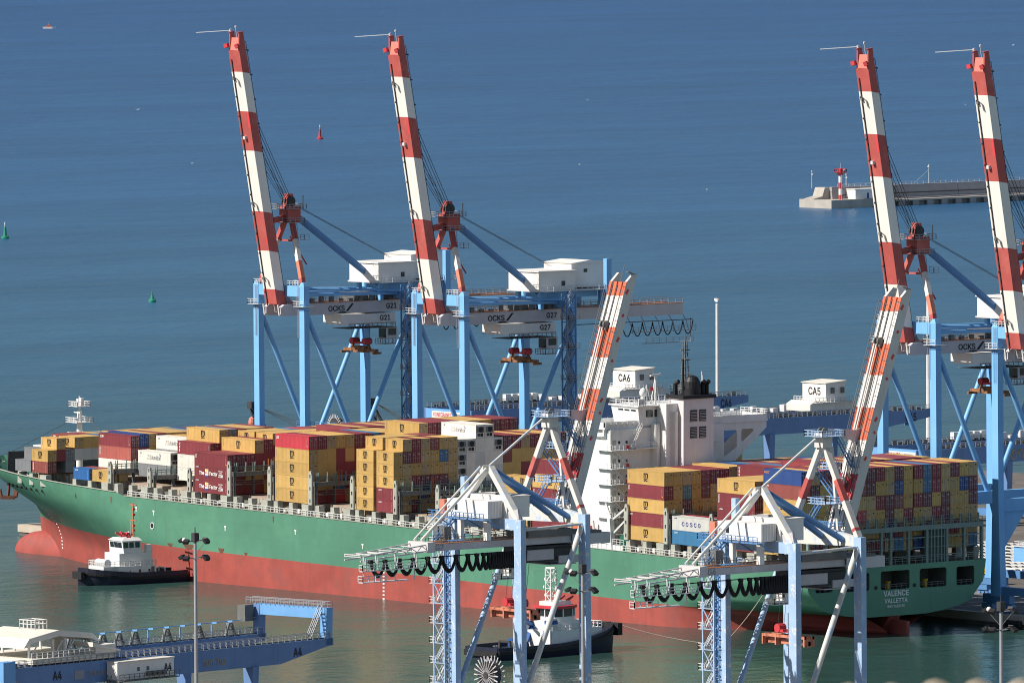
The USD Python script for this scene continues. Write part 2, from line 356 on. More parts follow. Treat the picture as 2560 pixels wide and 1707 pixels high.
# a tiled roof edge close below the viewpoint, far out of focus
def tiled_roof():
    d0 = 55.0
    o, dr = ray(2340, 1688); dr = dr / np.linalg.norm(dr); c = o + dr * d0
    right = RIGHT * math.cos(0.035) + np.array([0, 0, 1]) * math.sin(0.035)
    fwd = np.array([FWD[0], FWD[1], 0]); fwd /= np.linalg.norm(fwd)
    base = c - vec(0, 0, 0.19)
    t = thing('tiled_roof_edge', 'pale clay tile roof edge blurred at the very bottom right, nearest thing to the viewer', 'roof')
    prof = []
    for k in range(-8, 4):
        p = base + right * (k * 0.226 + RND.uniform(-.006, .006)) + vec(0, 0, RND.uniform(-.008, .008))
        mb = MB(); v, f = [], []; n = 10
        for a, e in ((0, 0), (1, 1)):
            for i in range(n + 1):
                th = math.pi * i / n
                v.append(p + right * (math.cos(th) * 0.118) + vec(0, 0, math.sin(th) * 0.17) + fwd * (a * 0.42 - .21) - vec(0, 0, a * 0.03))
        for i in range(n): f += [(i, n + 1 + i, i + 1), (i + 1, n + 1 + i, n + 2 + i)]
        mb.raw(v, f); m = len(v); 
        for e in (0, 1):
            off = e * (n + 1); cc = len(mb.v[0])
            for i in range(1, n): mb.f.append(np.array([[off, off + i, off + i + 1]] if e == 0 else [[off, off + i + 1, off + i]]))
        mb.build('ridge_tile', 'roof_tile', t)
    w = MB(); a, b = base - right * 1.95, base + right * 0.8
    w.hexa([a - fwd * .25 - vec(0, 0, .25), b - fwd * .25 - vec(0, 0, .25), b + fwd * .25 - vec(0, 0, .25), a + fwd * .25 - vec(0, 0, .25)],
           [a - fwd * .25, b - fwd * .25, b + fwd * .25, a + fwd * .25]); w.build('roof_board', 'plaster', t)
    h = MB(); a, b = base - right * 1.9, base + right * 0.75; zb = vec(0, 0, -8.0)
    h.hexa([a - fwd * .2 + zb, b - fwd * .2 + zb, b + fwd * .2 + zb, a + fwd * .2 + zb], [a - fwd * .2 - vec(0, 0, .25), b - fwd * .2 - vec(0, 0, .25), b + fwd * .2 - vec(0, 0, .25), a + fwd * .2 - vec(0, 0, .25)])
    h.build('house_wall', 'plaster', t)
tiled_roof()

# ------------------------------------------------------------------ the breakwater with its light
def breakwater():
    xw, y1, y0 = 1387.4, -1310.8, -1900.0
    t = thing('breakwater', 'long grey concrete breakwater wall with a pale ledge, far out at right', 'breakwater', tr(0, 0, 0))
    MB().bb(xw + 6, xw + 14, y0, y1 + 5, 0, 3.0).bb(xw + 3, xw + 6, y0, y1 - 24, 0, 2.5).build('wall_base', 'concrete_grey', t)
    MB().bb(xw + 1.0, xw + 3, y0, y1 - 24, 1.9, 2.55).build('ledge', 'quay_cap', t)
    MB().bb(xw, xw + 20, y1 - 24, y1 + 9, -1, 3.3).build('end_block', 'concrete', t)
    mb = MB().plate([(0, 0), (9, 0), (9, .3), (4.5, 1.2), (3.2, 4.6), (0, 4.6)], 6, (xw + 14, y1 + 0, 3.3), (0, 1, 0), (0, 0, 1)); mb.build('end_buttress', 'concrete', t)
    mb = MB()
    for k in range(18):
        a, b = y1 + 1 - k * 33, y1 + 1 - (k + 1) * 33 + .25
        mb = MB().plate([(-1.3, 3.0), (1.3, 3.0), (0.7, 8.1), (-0.7, 8.1)], abs(a - b), (xw + 10, (a + b) / 2, 0), (1, 0, 0), (0, 0, 1)); mb.build('wall_panel', 'concrete_grey', t)
    for k in range(46):
        y = y1 - 27 - k * 7.5; MB().bb(xw + 1.2, xw + 3, y - 3.2, y, -.5, 1.85).build('fender_pile', 'concrete_grey', t)
    MB().rail([(xw + 9.5, y1 - 2, 8.1), (xw + 9.5, y0, 8.1)], 1.1, 3.0, .05).build('railing', 'pale_steel', t)
    MB().bb(xw + 8.55, xw + 8.68, y0, y1 - 4, 4.6, 4.9).build('wall_pipe', 'dark_steel', t)
    MB().bb(xw + 3, xw + 9, y1 - 22, y1 - 6, 3.3, 7.0).bb(xw + 2.8, xw + 9, y1 - 22.2, y1 - 5.8, 7.0, 7.25).build('equipment_hut', 'house_white', t)
    MB().bb(xw + 2.95, xw + 2.99, y1 - 13, y1 - 12, 3.4, 5.6).build('hut_door', 'logo_blue', t)
    # beacon tower
    b = thing('lighthouse', 'small red and white banded lighthouse tower on the breakwater end', 'lighthouse', tr(xw + 3.6, y1 + 1.2, 3.3))
    for k, (z0, z1, c) in enumerate([(0, 1.9, 'signal_red'), (1.9, 4.3, 'house_white'), (4.3, 6.8, 'signal_red'), (6.8, 9.6, 'house_white')]):
        MB().lathe([(0.78, z0), (0.78, z1)], n=18).build('tower_band', c, b, smooth=40)
    MB().lathe([(0.8, 9.6), (1.5, 10.4), (2.5, 10.9), (2.5, 11.15), (1.2, 11.2)], n=20).build('gallery', 'signal_red', b)
    ring = [(2.45 * math.cos(a), 2.45 * math.sin(a), 11.15) for a in np.linspace(0, 2 * math.pi, 13)]
    MB().rail(ring, 1.1, 1.2, .06).build('gallery_railing', 'signal_red', b)
    MB().lathe([(0.9, 11.1), (0.9, 12.2), (0.5, 12.5)], n=14).build('lantern', 'signal_red', b)
    MB().tube((0, 0, 12.4), (0, 0, 14.6), .08).bar((-1.8, 0, 11.6), (-3, .4, 12.2), .25).build('lantern_mast', 'pale_steel', b)
    ld = MB(); ld.bar((-1.25, .5, 0), (-1.25, .5, 10), .1); ld.bar((-1.75, .9, 0), (-1.75, .9, 10), .1)
    for k in range(14): ld.bar((-1.25, .5, .5 + k * .68), (-1.75, .9, .5 + k * .68), .12)
    ld.build('ladder_cage', 'pale_steel', b)
    for y, z1, lab in ((y1 + 9.2 - .2, 6.3, 'white lamp post on the tip of the breakwater left of the lighthouse'), (y1 - 6.4, 4.6, 'short white post light between lighthouse and hut')):
        pm = thing('breakwater_light_post', lab, 'light post', tr(xw + (12 if y > y1 else 9.2), y, 7.9 if y > y1 else 7.9), None)
        MB().tube((0, 0, 0), (0, 0, z1), .16, .11).build('pole', 'pale_steel', pm)
        MB().bar((-.9, .3, z1 - .8), (.9, -.3, z1 - .8), .12).bb(-1.1, -.6, .1, .6, z1 - 1, z1 - .5).build('lamp_arm', 'pale_steel', pm)
        MB().lathe([(.2, z1), (.25, z1 + .5), (.1, z1 + .7)], n=8).build('lamp', 'pale_steel', pm)
    pm = thing('breakwater_signal_pole', 'tall white stayed pole on the long breakwater wall', 'pole', tr(xw + 9.6, y1 - 50, 8.1))
    MB().tube((0, 0, 0), (0, 0, 7), .17, .12).build('pole', 'pale_steel', pm)
    MB().tube((0, 0, 5.4), (0, 8, .2), .05).build('stay', 'pale_steel', pm)
    MB().bb(-.35, .35, -.35, .35, 6.4, 6.9).lathe([(.25, 7), (.1, 7.6)], n=8).build('lamp', 'pale_steel', pm)
breakwater()

# buoys, boat and gulls on the open water
def buoy(px, py, col, h, label, wide=1.0):
    p = at(px, py, z=0.0)
    b = thing('navigation_buoy', label, 'buoy', tr(p[0], p[1], 0))
    MB().lathe([(1.3 * wide, -.3), (1.5 * wide, .1), (1.5 * wide, .75), (1.1 * wide, 1.0)], n=16).build('float', col, b)
    MB().lathe([(.75, .9), (.42, h * .72)], n=10).build('tower', col, b)
    MB().lathe([(.15, h * .72), (.15, h * .84), (.32, h * .84), (.2, h)], n=8).build('lantern', 'pale_steel' if 'small' not in label else col, b)
buoy(735 * 1.0884, 320 * 1.0884, 'buoy_red', 6.8, 'red lateral buoy afloat on the open sea right of the leftmost crane boom')
buoy(12 * 1.0884, 548 * 1.0884, 'buoy_green', 6.2, 'tall green lateral buoy at the left edge of the sea')
buoy(350 * 1.0884, 694 * 1.0884, 'buoy_green', 3.4, 'small green buoy on the sea left of the crane legs', .85)
p = at(112 * 1.0884, 66.5 * 1.0884, z=0)
bt = thing('small_boat', 'tiny white and orange motor boat far out at upper left', 'boat', tr(p[0], p[1], 0) @ rotz(-2.2))
MB().plate([(-4, -1.3), (2.5, -1.3), (4.8, 0), (2.5, 1.3), (-4, 1.3)], 1.2, (0, 0, .55), (1, 0, 0), (0, 1, 0)).build('hull', 'house_white', bt)
MB().bb(-1.5, 1.2, -.9, .9, 1.1, 2.5).build('cabin', 'orange_red', bt)
MB().tube((0, 0, 2.5), (0, 0, 4), .07).build('mast', 'pale_steel', bt)
for k, (px, py, lab) in enumerate([(316, 253, 'white gull on the water right of the upper left boat'), (1331, 379, 'pale gull resting on the sea between the second and third booms'), (1349, 231, 'white gull on the sea high between the second and third booms'),
                       (1624, 437, 'white gull on the sea left of the lighthouse'), (2218, 242, 'white gull right of the third boom'), (2252, 297, 'pair-like white gull beside the fourth boom'), (2328, 105, 'white gull near the upper right corner'), (441, 376, 'white gull on the water left of the first boom')]):
    p = at(px * 1.0884, py * 1.0884, z=0)
    g = thing('gull', lab, 'gull', tr(p[0], p[1], .1) @ rotz(k * 1.3), 'gulls on the sea')
    s = 1.3 if k in (0, 5, 6) else .8
    MB().tm(trimesh.creation.icosphere(2), np.diag([.5 * s, .24 * s, .2 * s, 1.0])).build('body', 'house_white', g)
    MB().plate([(-.25, 0), (.25, 0), (-.1, 1.0), (-.35, 1.0)], .05, (0, .1 * s, .15), (s, 0, 0), (0, s * .9, .3)).plate([(-.25, 0), (.25, 0), (-.1, -1.0), (-.35, -1.0)], .05, (0, -.1 * s, .15), (s, 0, 0), (0, s * .9, -.3)).build('wing', 'house_white', g)

# ------------------------------------------------------------------ the container ship (trimmed by the stern)
TRIM = math.radians(0.8224296)
SM = np.eye(4); SM[0, 0] = SM[2, 2] = math.cos(TRIM); SM[0, 2] = -math.sin(TRIM); SM[2, 0] = math.sin(TRIM)
WCEN, HB = -23.47, 24.1
ship = thing('container_ship', 'huge green and red container ship loaded with stacked containers, alongside the quay', 'container ship', SM)
ZRED, ZDECK = 6.37, 16.45
def sstep(x, a, b): t = np.clip((x - a) / (b - a), 0, 1); return t * t * (3 - 2 * t)
def ztop(s): return ZDECK if s < 67.3 else (ZDECK + (s - 67.3) / 3.2 * .65 if s < 70.5 else 17.1 + (s - 70.5) / 76.8 * 2.2)
STEM = [(-8, 128.0), (0, 131.5), (4, 132.6), (6.4, 132.8), (9.6, 134.6), (11, 136.2), (13, 139.0), (16, 143.0), (19.4, 147.4)]
def stem(z): return np.interp(z, [a for a, _ in STEM], [b for _, b in STEM])
def half(s, z):
    """Half-breadth of the hull at station s, height z."""
    se = stem(z); k = sstep(z, 2.0, 18.5)
    le = 92 + (72 - 92) * k; pw = 1.75 + (2.7 - 1.75) * k; q = 1.12 + (0.62 - 1.12) * k
    u = np.clip((se - s) / le, 0, 1); b = HB * np.power(np.clip(1 - np.power(1 - u, pw), 0, 1), q)
    if s < -112:
        zt = np.interp(z, [-6, 1, 3.5, 6.06, 6.27, 7.9, 12.1, 16.4], [.5, 1.0, 3.0, 8.0, 11.5, 19.5, 23.4, 24.1])
        zt = max(zt, 0.4); b = min(b, HB + (zt - HB) * float(sstep(-s, 118, 168.5)) ** 1.25)
    return b
def hull():
    st = list(np.linspace(-168.5, -112, 24)) + list(np.linspace(-104, 40, 19)) + list(np.linspace(46, 66, 6)) + [67.3, 70.5] + list(np.linspace(73, 147.3, 44))
    zl = [-6, -4, -2, -1, 0, 1, 2, 3, 4, 5, 5.8, ZRED]
    def side(levels, topf, mat, name):
        v, f = [], []; n = len(levels)
        for s in st:
            for z in levels:
                zz = topf(s, z); v.append((s, half(s, zz), zz))
        v = np.array(v); m = len(v)
        for i in range(len(st) - 1):
            for j in range(n - 1):
                a = i * n + j; f += [(a, a + n, a + n + 1), (a, a + n + 1, a + 1)]
        f = np.array(f)
        allv = np.vstack([np.c_[v[:, 0], WCEN + v[:, 1], v[:, 2]], np.c_[v[:, 0], WCEN - v[:, 1], v[:, 2]]])
        fs = np.vstack([f[:, ::-1], f + m])
        # stations beyond the stem collapse onto it
        for i in range(len(allv)): allv[i, 0] = min(allv[i, 0], stem(allv[i, 2]))
        obj(name, (allv, fs), mat, ship, smooth=35)
    lev = [ZRED] + [7, 7.9, 9, 10, 11, 12.1, 13, 14, 15, 16, 1e9]
    side(zl, lambda s, z: z, 'hull_red', 'hull_bottom')
    side(lev, lambda s, z: (ztop(s) if z > 1e8 else ZRED + (z - ZRED) * (ztop(s) - ZRED) / (ZDECK + .2 - ZRED) if s > 67 else (ztop(s) if z > 1e8 else z)), 'hull_green', 'hull_topsides')
    # bulbous bow
    v, f = [], []; ns, na = 14, 18
    for i in range(ns):
        t = i / (ns - 1); x = 118 + 23.6 * t
        r = math.sqrt(max(0, 1 - max(0, (t - .45) / .55) ** 2.2)); hw, zt, zb = 4.6 * r * (1 - .12 * t) + .02, -2.2 + (5.6 - .2 * t) * r, -2.2 - 4.5 * r
        for k in range(na):
            a = 2 * math.pi * k / na; c, s_ = math.cos(a), math.sin(a)
            v.append((x, WCEN + hw * c, -2.2 + (zt + 2.2) * s_ if s_ > 0 else -2.2 + (-2.2 - zb) * s_))
    for i in range(ns - 1):
        for k in range(na):
            a, b = i * na + k, i * na + (k + 1) % na; f += [(a, a + na, b), (b, a + na, b + na)]
    obj('bulbous_bow', (np.array(v), np.array(f)[:, ::-1]), 'hull_red', ship, smooth=60)
    # transom with mooring openings
    zz = np.linspace(6.06, ZDECK, 22); half_t = [half(-168.5, z) for z in zz]
    pts = [(-h, z) for h, z in zip(half_t, zz)] + [(h, z) for h, z in zip(half_t[::-1], zz[::-1])]
    poly = Polygon(pts).buffer(0); holes = []
    ops = [(-19.3, -27.0, 11.5, 15.3), (-29.7, -36.9, 11.4, 15.3), (-39.6, -44.4, 11.4, 15.2), (-9.5, -16.3, 11.6, 15.2), (-2.0, -6.6, 11.8, 15.2)]
    for a, b, z0, z1 in ops: holes.append(sbox(min(a, b) - WCEN, z0, max(a, b) - WCEN, z1).buffer(-.5).buffer(.5))
    for h in holes: poly = poly.difference(h)
    MB().plate(poly, .25, (-168.55, WCEN, 0), (0, 1, 0), (0, 0, 1)).build('transom', 'hull_green', ship)
    rm = MB()
    for a, b, z0, z1 in ops:
        a, b = min(a, b), max(a, b)
        rm.bb(-168.4, -162.4, a - .4, b + .4, z0 - .35, z0 - .1); rm.bb(-162.5, -162.3, a - .4, b + .4, z0 - .3, z1 + .3); rm.bb(-168.4, -162.4, a - .55, a - .4, z0 - .3, z1 + .3); rm.bb(-168.4, -162.4, b + .4, b + .55, z0 - .3, z1 + .3); rm.bb(-168.4, -162.4, a - .4, b + .4, z1 + .3, z1 + .45)
        rm.rail([(-168.1, a + .3, z0), (-168.1, b - .3, z0)], 1.0, 1.5, .05)
    rm.build('mooring_recess', 'lashing_grey', ship)
    for y in (-23, -33): MB().lathe([(.5, 11.35), (.5, 12.6), (.7, 12.7), (.7, 12.95)], (-166.4, y, 0), 12).build('bollard', 'yellow_machine', ship)
    mb = MB()
    for y in (-18.0, -28.3): mb.lathe([(.36, 0), (.36, .12)], (0, 0, 0), 10) if False else mb.bb(-168.75, -168.62, y - .4, y + .4, 11.7, 12.4)
    mb.build('panama_lead', 'black', ship)
    # counter under the transom, rudder
    MB().plate([(-168.4, 6.0), (-150, 4.2), (-150, -5), (-160, -5), (-164, 1.0)], 3.0, (0, WCEN, 0), (1, 0, 0), (0, 0, 1)).build('skeg', 'hull_red', ship)
    MB().plate([(-172.5, 5.2), (-166.5, 5.4), (-166.8, -5), (-172, -5)], .8, (0, WCEN, 0), (1, 0, 0), (0, 0, 1)).build('rudder', 'hull_red', ship)
    # decks
    def deckpoly(a, b, off, z): return [(s, WCEN + half(s, 16.1) - off) for s in np.linspace(a, b, 40)] + [(s, WCEN - half(s, 16.1) + off) for s in np.linspace(b, a, 40)]
    obj('main_deck', slab(deckpoly(-168.4, 72, .12, 0), ZDECK - .5, ZDECK - .12), 'deck_buff', ship)
    obj('forecastle_deck', slab(deckpoly(72, 142.4, .1, 0), 16.1, 16.3), 'ship_grey_green', ship)
    for sg, nm in ((1, 'bulwark_cap'), (-1, 'bulwark_cap')):
        mb = MB(); ss = list(np.linspace(70.5, 146.8, 40))
        for a, b in zip(ss[:-1], ss[1:]): mb.bar((a, WCEN + sg * half(a, ztop(a)), ztop(a) + .03), (b, WCEN + sg * half(b, ztop(b)), ztop(b) + .03), .34, .16)
        mb.build(nm, 'ship_grey', ship)
    mb = MB(); ss = np.linspace(-168, 67, 60)
    for a, b in zip(ss[:-1], ss[1:]): mb.bar((a, WCEN + HB - .02, ZDECK - .02), (b, WCEN + HB - .02, ZDECK - .02), .3, .12)
    mb.build('sheer_strake_bar', 'ship_grey', ship)
    # lettering, marks, fairleads, hull fittings
    for s_, h, z, w in (('VALENCE', 1.05, 10.15, 6.7), ('VALLETTA', .88, 8.75, 6.15), ('IMO 9628180', .52, 7.8, 4.65)):
        MB().text(s_, h, (-168.72, WCEN + w / 2 + .15, z), (0, -1, 0), (0, 0, 1), True, .04, w).build('stern_lettering', 'logo_white', ship)
    for k, s in enumerate(np.linspace(101, 121, 8)):
        y = WCEN + half(s, 15.4 + (s - 101) * .02); MB().tube((s, y - .5, 15.2), (s, y + .1, 15.2), .33, n=10).build('fairlead', 'black', ship)
    for s, z in ((56.5, 10.5),): MB().tube((s, .45, z), (s, .72, z), .75, n=16).build('pilot_light', 'ship_white', ship); MB().tube((s, .6, z + .05), (s, .76, z + .05), .55, n=16).build('hull_port', 'black', ship)
    mk = MB()
    for s, z in ((56, 13.6), (29.5, 12.0), (4, 12.9), (-20, 11.5), (-95, 12.6), (-98, 9.8), (62.5, 14)): mk.bb(s - .35, s + .35, .6, .68, z, z + .3).bb(s - .12, s + .12, .6, .68, z - .8, z)
    mk.build('tug_mark', 'logo_white', ship)
    dm = MB()
    for z in np.arange(.4, 10.5, .8):
        for s in (116 - z * .1, -27.5): dm.bb(s - .3, s + .3, WCEN + half(s, z) - .02, WCEN + half(s, z) + .06, z, z + .32)
    dm.build('draught_mark', 'logo_white', ship)
    rs = MB()
    for s, z, w, h in ((43, 7.0, 3.8, 1.1), (31, 7.0, 2.2, 1.0), (50, 6.9, 2.0, .7), (22, 6.8, 1.2, .6), (72, 15.5, .4, 1.4), (12, 15.2, .35, 1.3), (-40, 15.4, .5, 1.3), (-72, 15.2, .6, 1.6), (86, 15.5, .4, 1.1)):
        y = WCEN + half(s, z); rs.plate([(-w / 2, 0), (w / 2, 0), (w * .4, -h * .5), (w * .15, -h), (-w * .2, -h), (-w * .45, -h * .4)], .05, (s, y + .02, z + h * .3), (1, 0, 0), (0, 0, 1))
    rs.build('rust_patch', 'hull_rust', ship)
    # weld lines along the plating
    wl = MB()
    for z in (13.2, 10.4): wl.bb(-112, 50, .62, .645, z, z + .05)
    wl.build('plate_seam', 'hull_green', ship)
    # starboard bow anchor with its recess
    an = MB(); s = 139.5; y = WCEN + 2.0
    an.bar((s + 3.2, y - .5, 14.2), (s + 3.6, y - .3, 10.2), .5); an.bar((s + 2.4, y - 1.4, 10.0), (s + 4.6, y + 1.0, 10.0), 1.0, .8); an.bar((s + 2.4, y - 1.4, 10), (s + 2.0, y - 1.6, 11.8), .6, .9); an.bar((s + 4.6, y + 1.0, 10), (s + 5.0, y + 1.2, 11.8), .6, .9)
    an.build('anchor', 'hull_rust', ship)
hull()

BAYS = [98.7, 73.9, 59.0, 44.2, 29.5, 14.75, 0.0, -14.9, -30.1, -44.9, -59.7, -74.4, -90.2, -122.1, -136.9, -151.6, -166.5]
BAYLEN = [13.0, 13.3, 12.2, 12.2, 12.9, 12.2, 12.2, 12.2, 13.2, 12.2, 12.2, 12.9, 12.2, 12.2, 12.2, 12.2, 12.2]
def deck_gear():
    tall = {98.7: 0, 73.9: 4.8, 59.0: 4.4, 44.2: 5.2, 29.5: 7.6, 14.75: 7.4, 0.0: 7.3, -14.9: 7.2, -30.1: 7.2, -44.9: 7.2, -59.7: 7.0, -74.4: 6.2, -90.2: 6.8, -109.0: 7.4, -122.1: 7.4, -136.9: 7.2, -151.6: 7.2}
    for i, (s, L) in enumerate(zip(BAYS, BAYLEN)):
        hb = min(22.6, half(s + L, 16.4) - 2.2)
        # hatch covers: panels across the hold of each bay
        if s > -160:
            n = 3; w = 2 * (hb - 2.2) / n
            for k in range(n):
                a = WCEN - (hb - 2.2) + k * w
                MB().bb(s - .1, s + L + .1, a + .04, a + w - .04, 17.3, 18.85).build('hatch_cover', 'deck_buff', ship)
            MB().bb(s + .15, s + L - .15, WCEN - hb + 2.4, WCEN + hb - 2.4, 16.3, 17.3).build('hatch_coaming', 'ship_grey', ship)
            mb = MB()
            for x in np.arange(s + .8, s + L, 2.4): mb.bb(x - .12, x + .12, WCEN + hb - 2.4, WCEN + hb - 1.95, 16.35, 18.5)
            for x in np.arange(s + .4, s + L - 1, 3.1): mb.bb(x, x + .9, WCEN + hb - 2.15, WCEN + hb - 1.8, 17.7, 18.5)
            mb.build('coaming_stay', 'ship_grey', ship)
        # outboard container pedestals on both sides, lashing towers
        for sg in (1, -1):
            for x in (s + .1, s + L / 2 - .6, s + L - 1.3):
                hx = min(HB - .3, half(x + .6, ztop(x)) - .25); y = WCEN + sg * (hx - .7)
                if abs(y - WCEN) < hb - 2: continue
                wide = 1.75 if x == s + .1 else 1.2
                mb = MB(); b = [(x - .25, y - .7, 16.3), (x + wide + .1, y - .7, 16.3), (x + wide + .1, y + .7, 16.3), (x - .25, y + .7, 16.3)]; c = [(x - (.45 if wide > 1.5 else .1), y - .75, 18.86), (x + wide + (.3 if wide > 1.5 else -.05), y - .75, 18.86), (x + wide + (.3 if wide > 1.5 else -.05), y + .75, 18.86), (x - (.45 if wide > 1.5 else .1), y + .75, 18.86)]
                mb.hexa(b, c); mb.build('pedestal', 'ship_grey', ship)
    keys = sorted(tall)
    for s in keys:
        h = tall[s]
        if h == 0: continue
        x = s - 1.25; hx = min(HB - .35, half(x, 16.4) - .4)
        mb = MB(); top = 18.9 + h
        zb = top - (2.6 if h > 6 else 2.0)
        mb.bb(x - .75, x + .75, WCEN - hx + 1, WCEN + hx - 1, zb, zb + .16); mb.bb(x - .7, x - .5, WCEN - hx + 1, WCEN + hx - 1, zb - .8, zb); mb.bb(x + .5, x + .7, WCEN - hx + 1, WCEN + hx - 1, zb - .8, zb)
        for z in (zb - 2.7, ) if h > 6 else (): mb.bb(x - .6, x + .6, WCEN - hx + 1, WCEN + hx - 1, z, z + .12).rail([(x - .7, WCEN - hx + 1, z), (x - .7, WCEN + hx - 1, z)], 1.1, 2.5, .05)
        ys = np.linspace(WCEN - hx + 1.2, WCEN + hx - 1.2, 10)
        for k, y in enumerate(ys): mb.bar((x, y, 16.4), (x, y, zb), .55 if k in (3, 6) else .3, .8)
        br = mb.build('lashing_bridge', 'lashing_grey', ship)
        po = MB()
        for k, y in enumerate(np.arange(WCEN - hx + 1.6, WCEN + hx - 1.2, 2.47)):
            po.bar((x - .7, y, zb - .5), (x - .7, y, zb + 2.25), .16, .26)
            if k % 2 == 0: po.bar((x - .7, y + .55, zb - .3), (x - .7, y + .55, zb + 2.1), .14)
        po.rail([(x + .7, WCEN - hx + 1, zb + .16), (x + .7, WCEN + hx - 1, zb + .16)], 1.1, 1.24, .05); po.rail([(x - .75, WCEN - hx + 1, zb + .16), (x - .75, WCEN + hx - 1, zb + .16)], 1.1, 2.47, .05)
        po.build('stanchion_row', 'ship_grey_green', br)
        op = MB(); yy = WCEN + hx - 6.5 - RND.uniform(0, 5)
        op.bar((x - .72, yy, zb - 1), (x - .72, yy, zb + 2.7), .2); op.bar((x - .72, yy - .8, zb), (x - .72, yy - .8, zb + 2.6), .18); op.build('painted_post', 'rust_orange', br)
        for sg in (1, -1):
            y = WCEN + sg * (hx + .2)
            poly = Polygon([(-.62, 0), (.62, 0), (.62, h - 1.1), (.3, h), (-.3, h), (-.62, h - 1.1)])
            for z in np.linspace(h * .12, h * .85, 3): poly = poly.difference(sbox(-.14, z - .32, .14, z + .32).buffer(.08))
            MB().plate(poly, .45, (x, y, 18.87), (1, 0, 0), (0, 0, 1)).build('lashing_tower', 'ship_grey', br)
    # rails along the port deck edge, pipes and small fittings between the pedestals
    mb = MB().rail([(-166, .45, ZDECK), (66, .45, ZDECK)], 1.1, 1.6, .05); mb.build('deck_railing', 'white_metal', ship)
    ft = MB()
    for x in np.arange(-165, 66, 3.7): ft.bb(x, x + RND.uniform(.6, 2.2), -2.1, -1.3, 16.4, 16.4 + RND.uniform(.5, 1.7))
    ft.build('deck_fitting', 'lashing_grey', ship)
    f2 = MB()
    for x in np.arange(-164, 64, 5.1): f2.bb(x, x + .7, -1.25, -.7, 16.4, 16.4 + RND.uniform(.7, 1.3))
    f2.build('deck_locker', 'ship_white', ship)
    MB().path([(-166, -1.1, 17.0), (66, -1.1, 17.0)], .16).path([(-166, -1.5, 17.4), (66, -1.5, 17.4)], .12).build('deck_pipe', 'ship_grey', ship)
    # forecastle: breakwater, winches, foremast
    MB().plate([(-13.4, 0), (13.4, 0), (13.2, 5.7), (-13.4, 5.5)], .3, (126.8, WCEN, 16.3), (0, 1, 0), (0, 0, 1)).build('wave_breaker', 'dark_steel', ship)
    mb = MB()
    for y in (-9, -5, 3, 8): mb.bar((126.5, WCEN + y, 21), (129.6, WCEN + y, 16.4), .3)
    mb.build('breaker_stay', 'dark_steel', ship)
    MB().bb(116, 119.6, -12.4, -10.4, 16.4, 18.8).bb(120.6, 121.4, -13, -10.4, 16.4, 18.0).build('winch', 'green_winch', ship)
    MB().rail([(112, -7.2, 16.4), (121, -9.6, 16.4)], 1.1, 1.5, .05).lathe([(.35, 16.3), (.35, 18), (.8, 18.1), (.8, 18.3)], (119.5, -8.9, 0), 10).build('forecastle_railing', 'white_metal', ship)
    fm = MB().tube((117.5, WCEN, 16.3), (117.5, WCEN, 31.2), .85, .55, 14).tube((117.5, WCEN, 31.2), (117.5, WCEN, 34.5), .22, .14)
    q = fm.build('foremast', 'ship_white', ship)
    mb = MB()
    for z, r in ((25.2, 2.0), (28.6, 2.3), (32.2, 1.8)):
        mb.bb(117.5 - r, 117.5 + r, WCEN - r, WCEN + r, z, z + .15).rail([(117.5 - r, WCEN - r, z), (117.5 + r, WCEN - r, z), (117.5 + r, WCEN + r, z), (117.5 - r, WCEN + r, z), (117.5 - r, WCEN - r, z)], 1.1, 1.2, .06)
    mb.bar((116.0, WCEN + .5, 32.5), (116, WCEN + .5, 34.2), .8).bar((119, WCEN - .8, 32.4), (119, WCEN - .8, 33.8), .7).bar((115.6, WCEN + 1.8, 29), (115.6, WCEN + 1.8, 31), .3).bar((114.6, WCEN + 1.8, 31), (117, WCEN + 1.8, 31), .25)
    mb.build('mast_platform', 'ship_white', q)
    MB().tube((117.5, WCEN, 30), (146, WCEN, 19.6), .06, n=4).tube((117.5, WCEN, 31), (104, WCEN + 2, 26), .05, n=4).build('mast_stay', 'dark_steel', q)
    # the frame across the stern
    s = -168.2; mb = MB(); zf = 24.2
    mb.bb(s - .4, s + .6, -46.9, -.1, zf - 1.0, zf); mb.bb(s - .2, s + .3, -46.9, -.1, 21.6, 21.8); mb.bb(s - .2, s + .3, -46.9, -.1, 19.6, 19.75); mb.bb(s - .2, s + .3, -46.9, -.1, 17.9, 18.05)
    for y in (-46.7, -41.9, -37.2, -31.8, -27.0, -22.2, -19.7, -14.6, -9.8, -5.0, -.4): mb.bar((s, y, 16.3), (s, y, zf), .5, .7)
    for y in np.arange(-36.6, -32, .9): mb.bar((s + .1, y, 16.3), (s + .1, y, zf - .6), .22, .7)
    mb.bb(s + .2, s + .35, -37, -32, 16.4, zf - .6)
    fr = mb.build('stern_frame', 'ship_grey_green', ship)
    po = MB()
    for y in np.arange(-45.6, -.5, 2.5): po.bar((s - .3, y, zf), (s - .3, y, zf + 1.9), .25).bar((s + .7, y + 1.2, zf), (s + .7, y + 1.2, zf + 1.7), .22)
    po.rail([(s - .35, -46.6, zf), (s - .35, -.4, zf)], 1.1, 2.5, .05); po.rail([(s - .2, -46.6, 16.5), (s - .2, -.4, 16.5)], 1.1, 1.8, .05)
    po.build('stanchion_row', 'ship_grey_green', fr)
deck_gear()

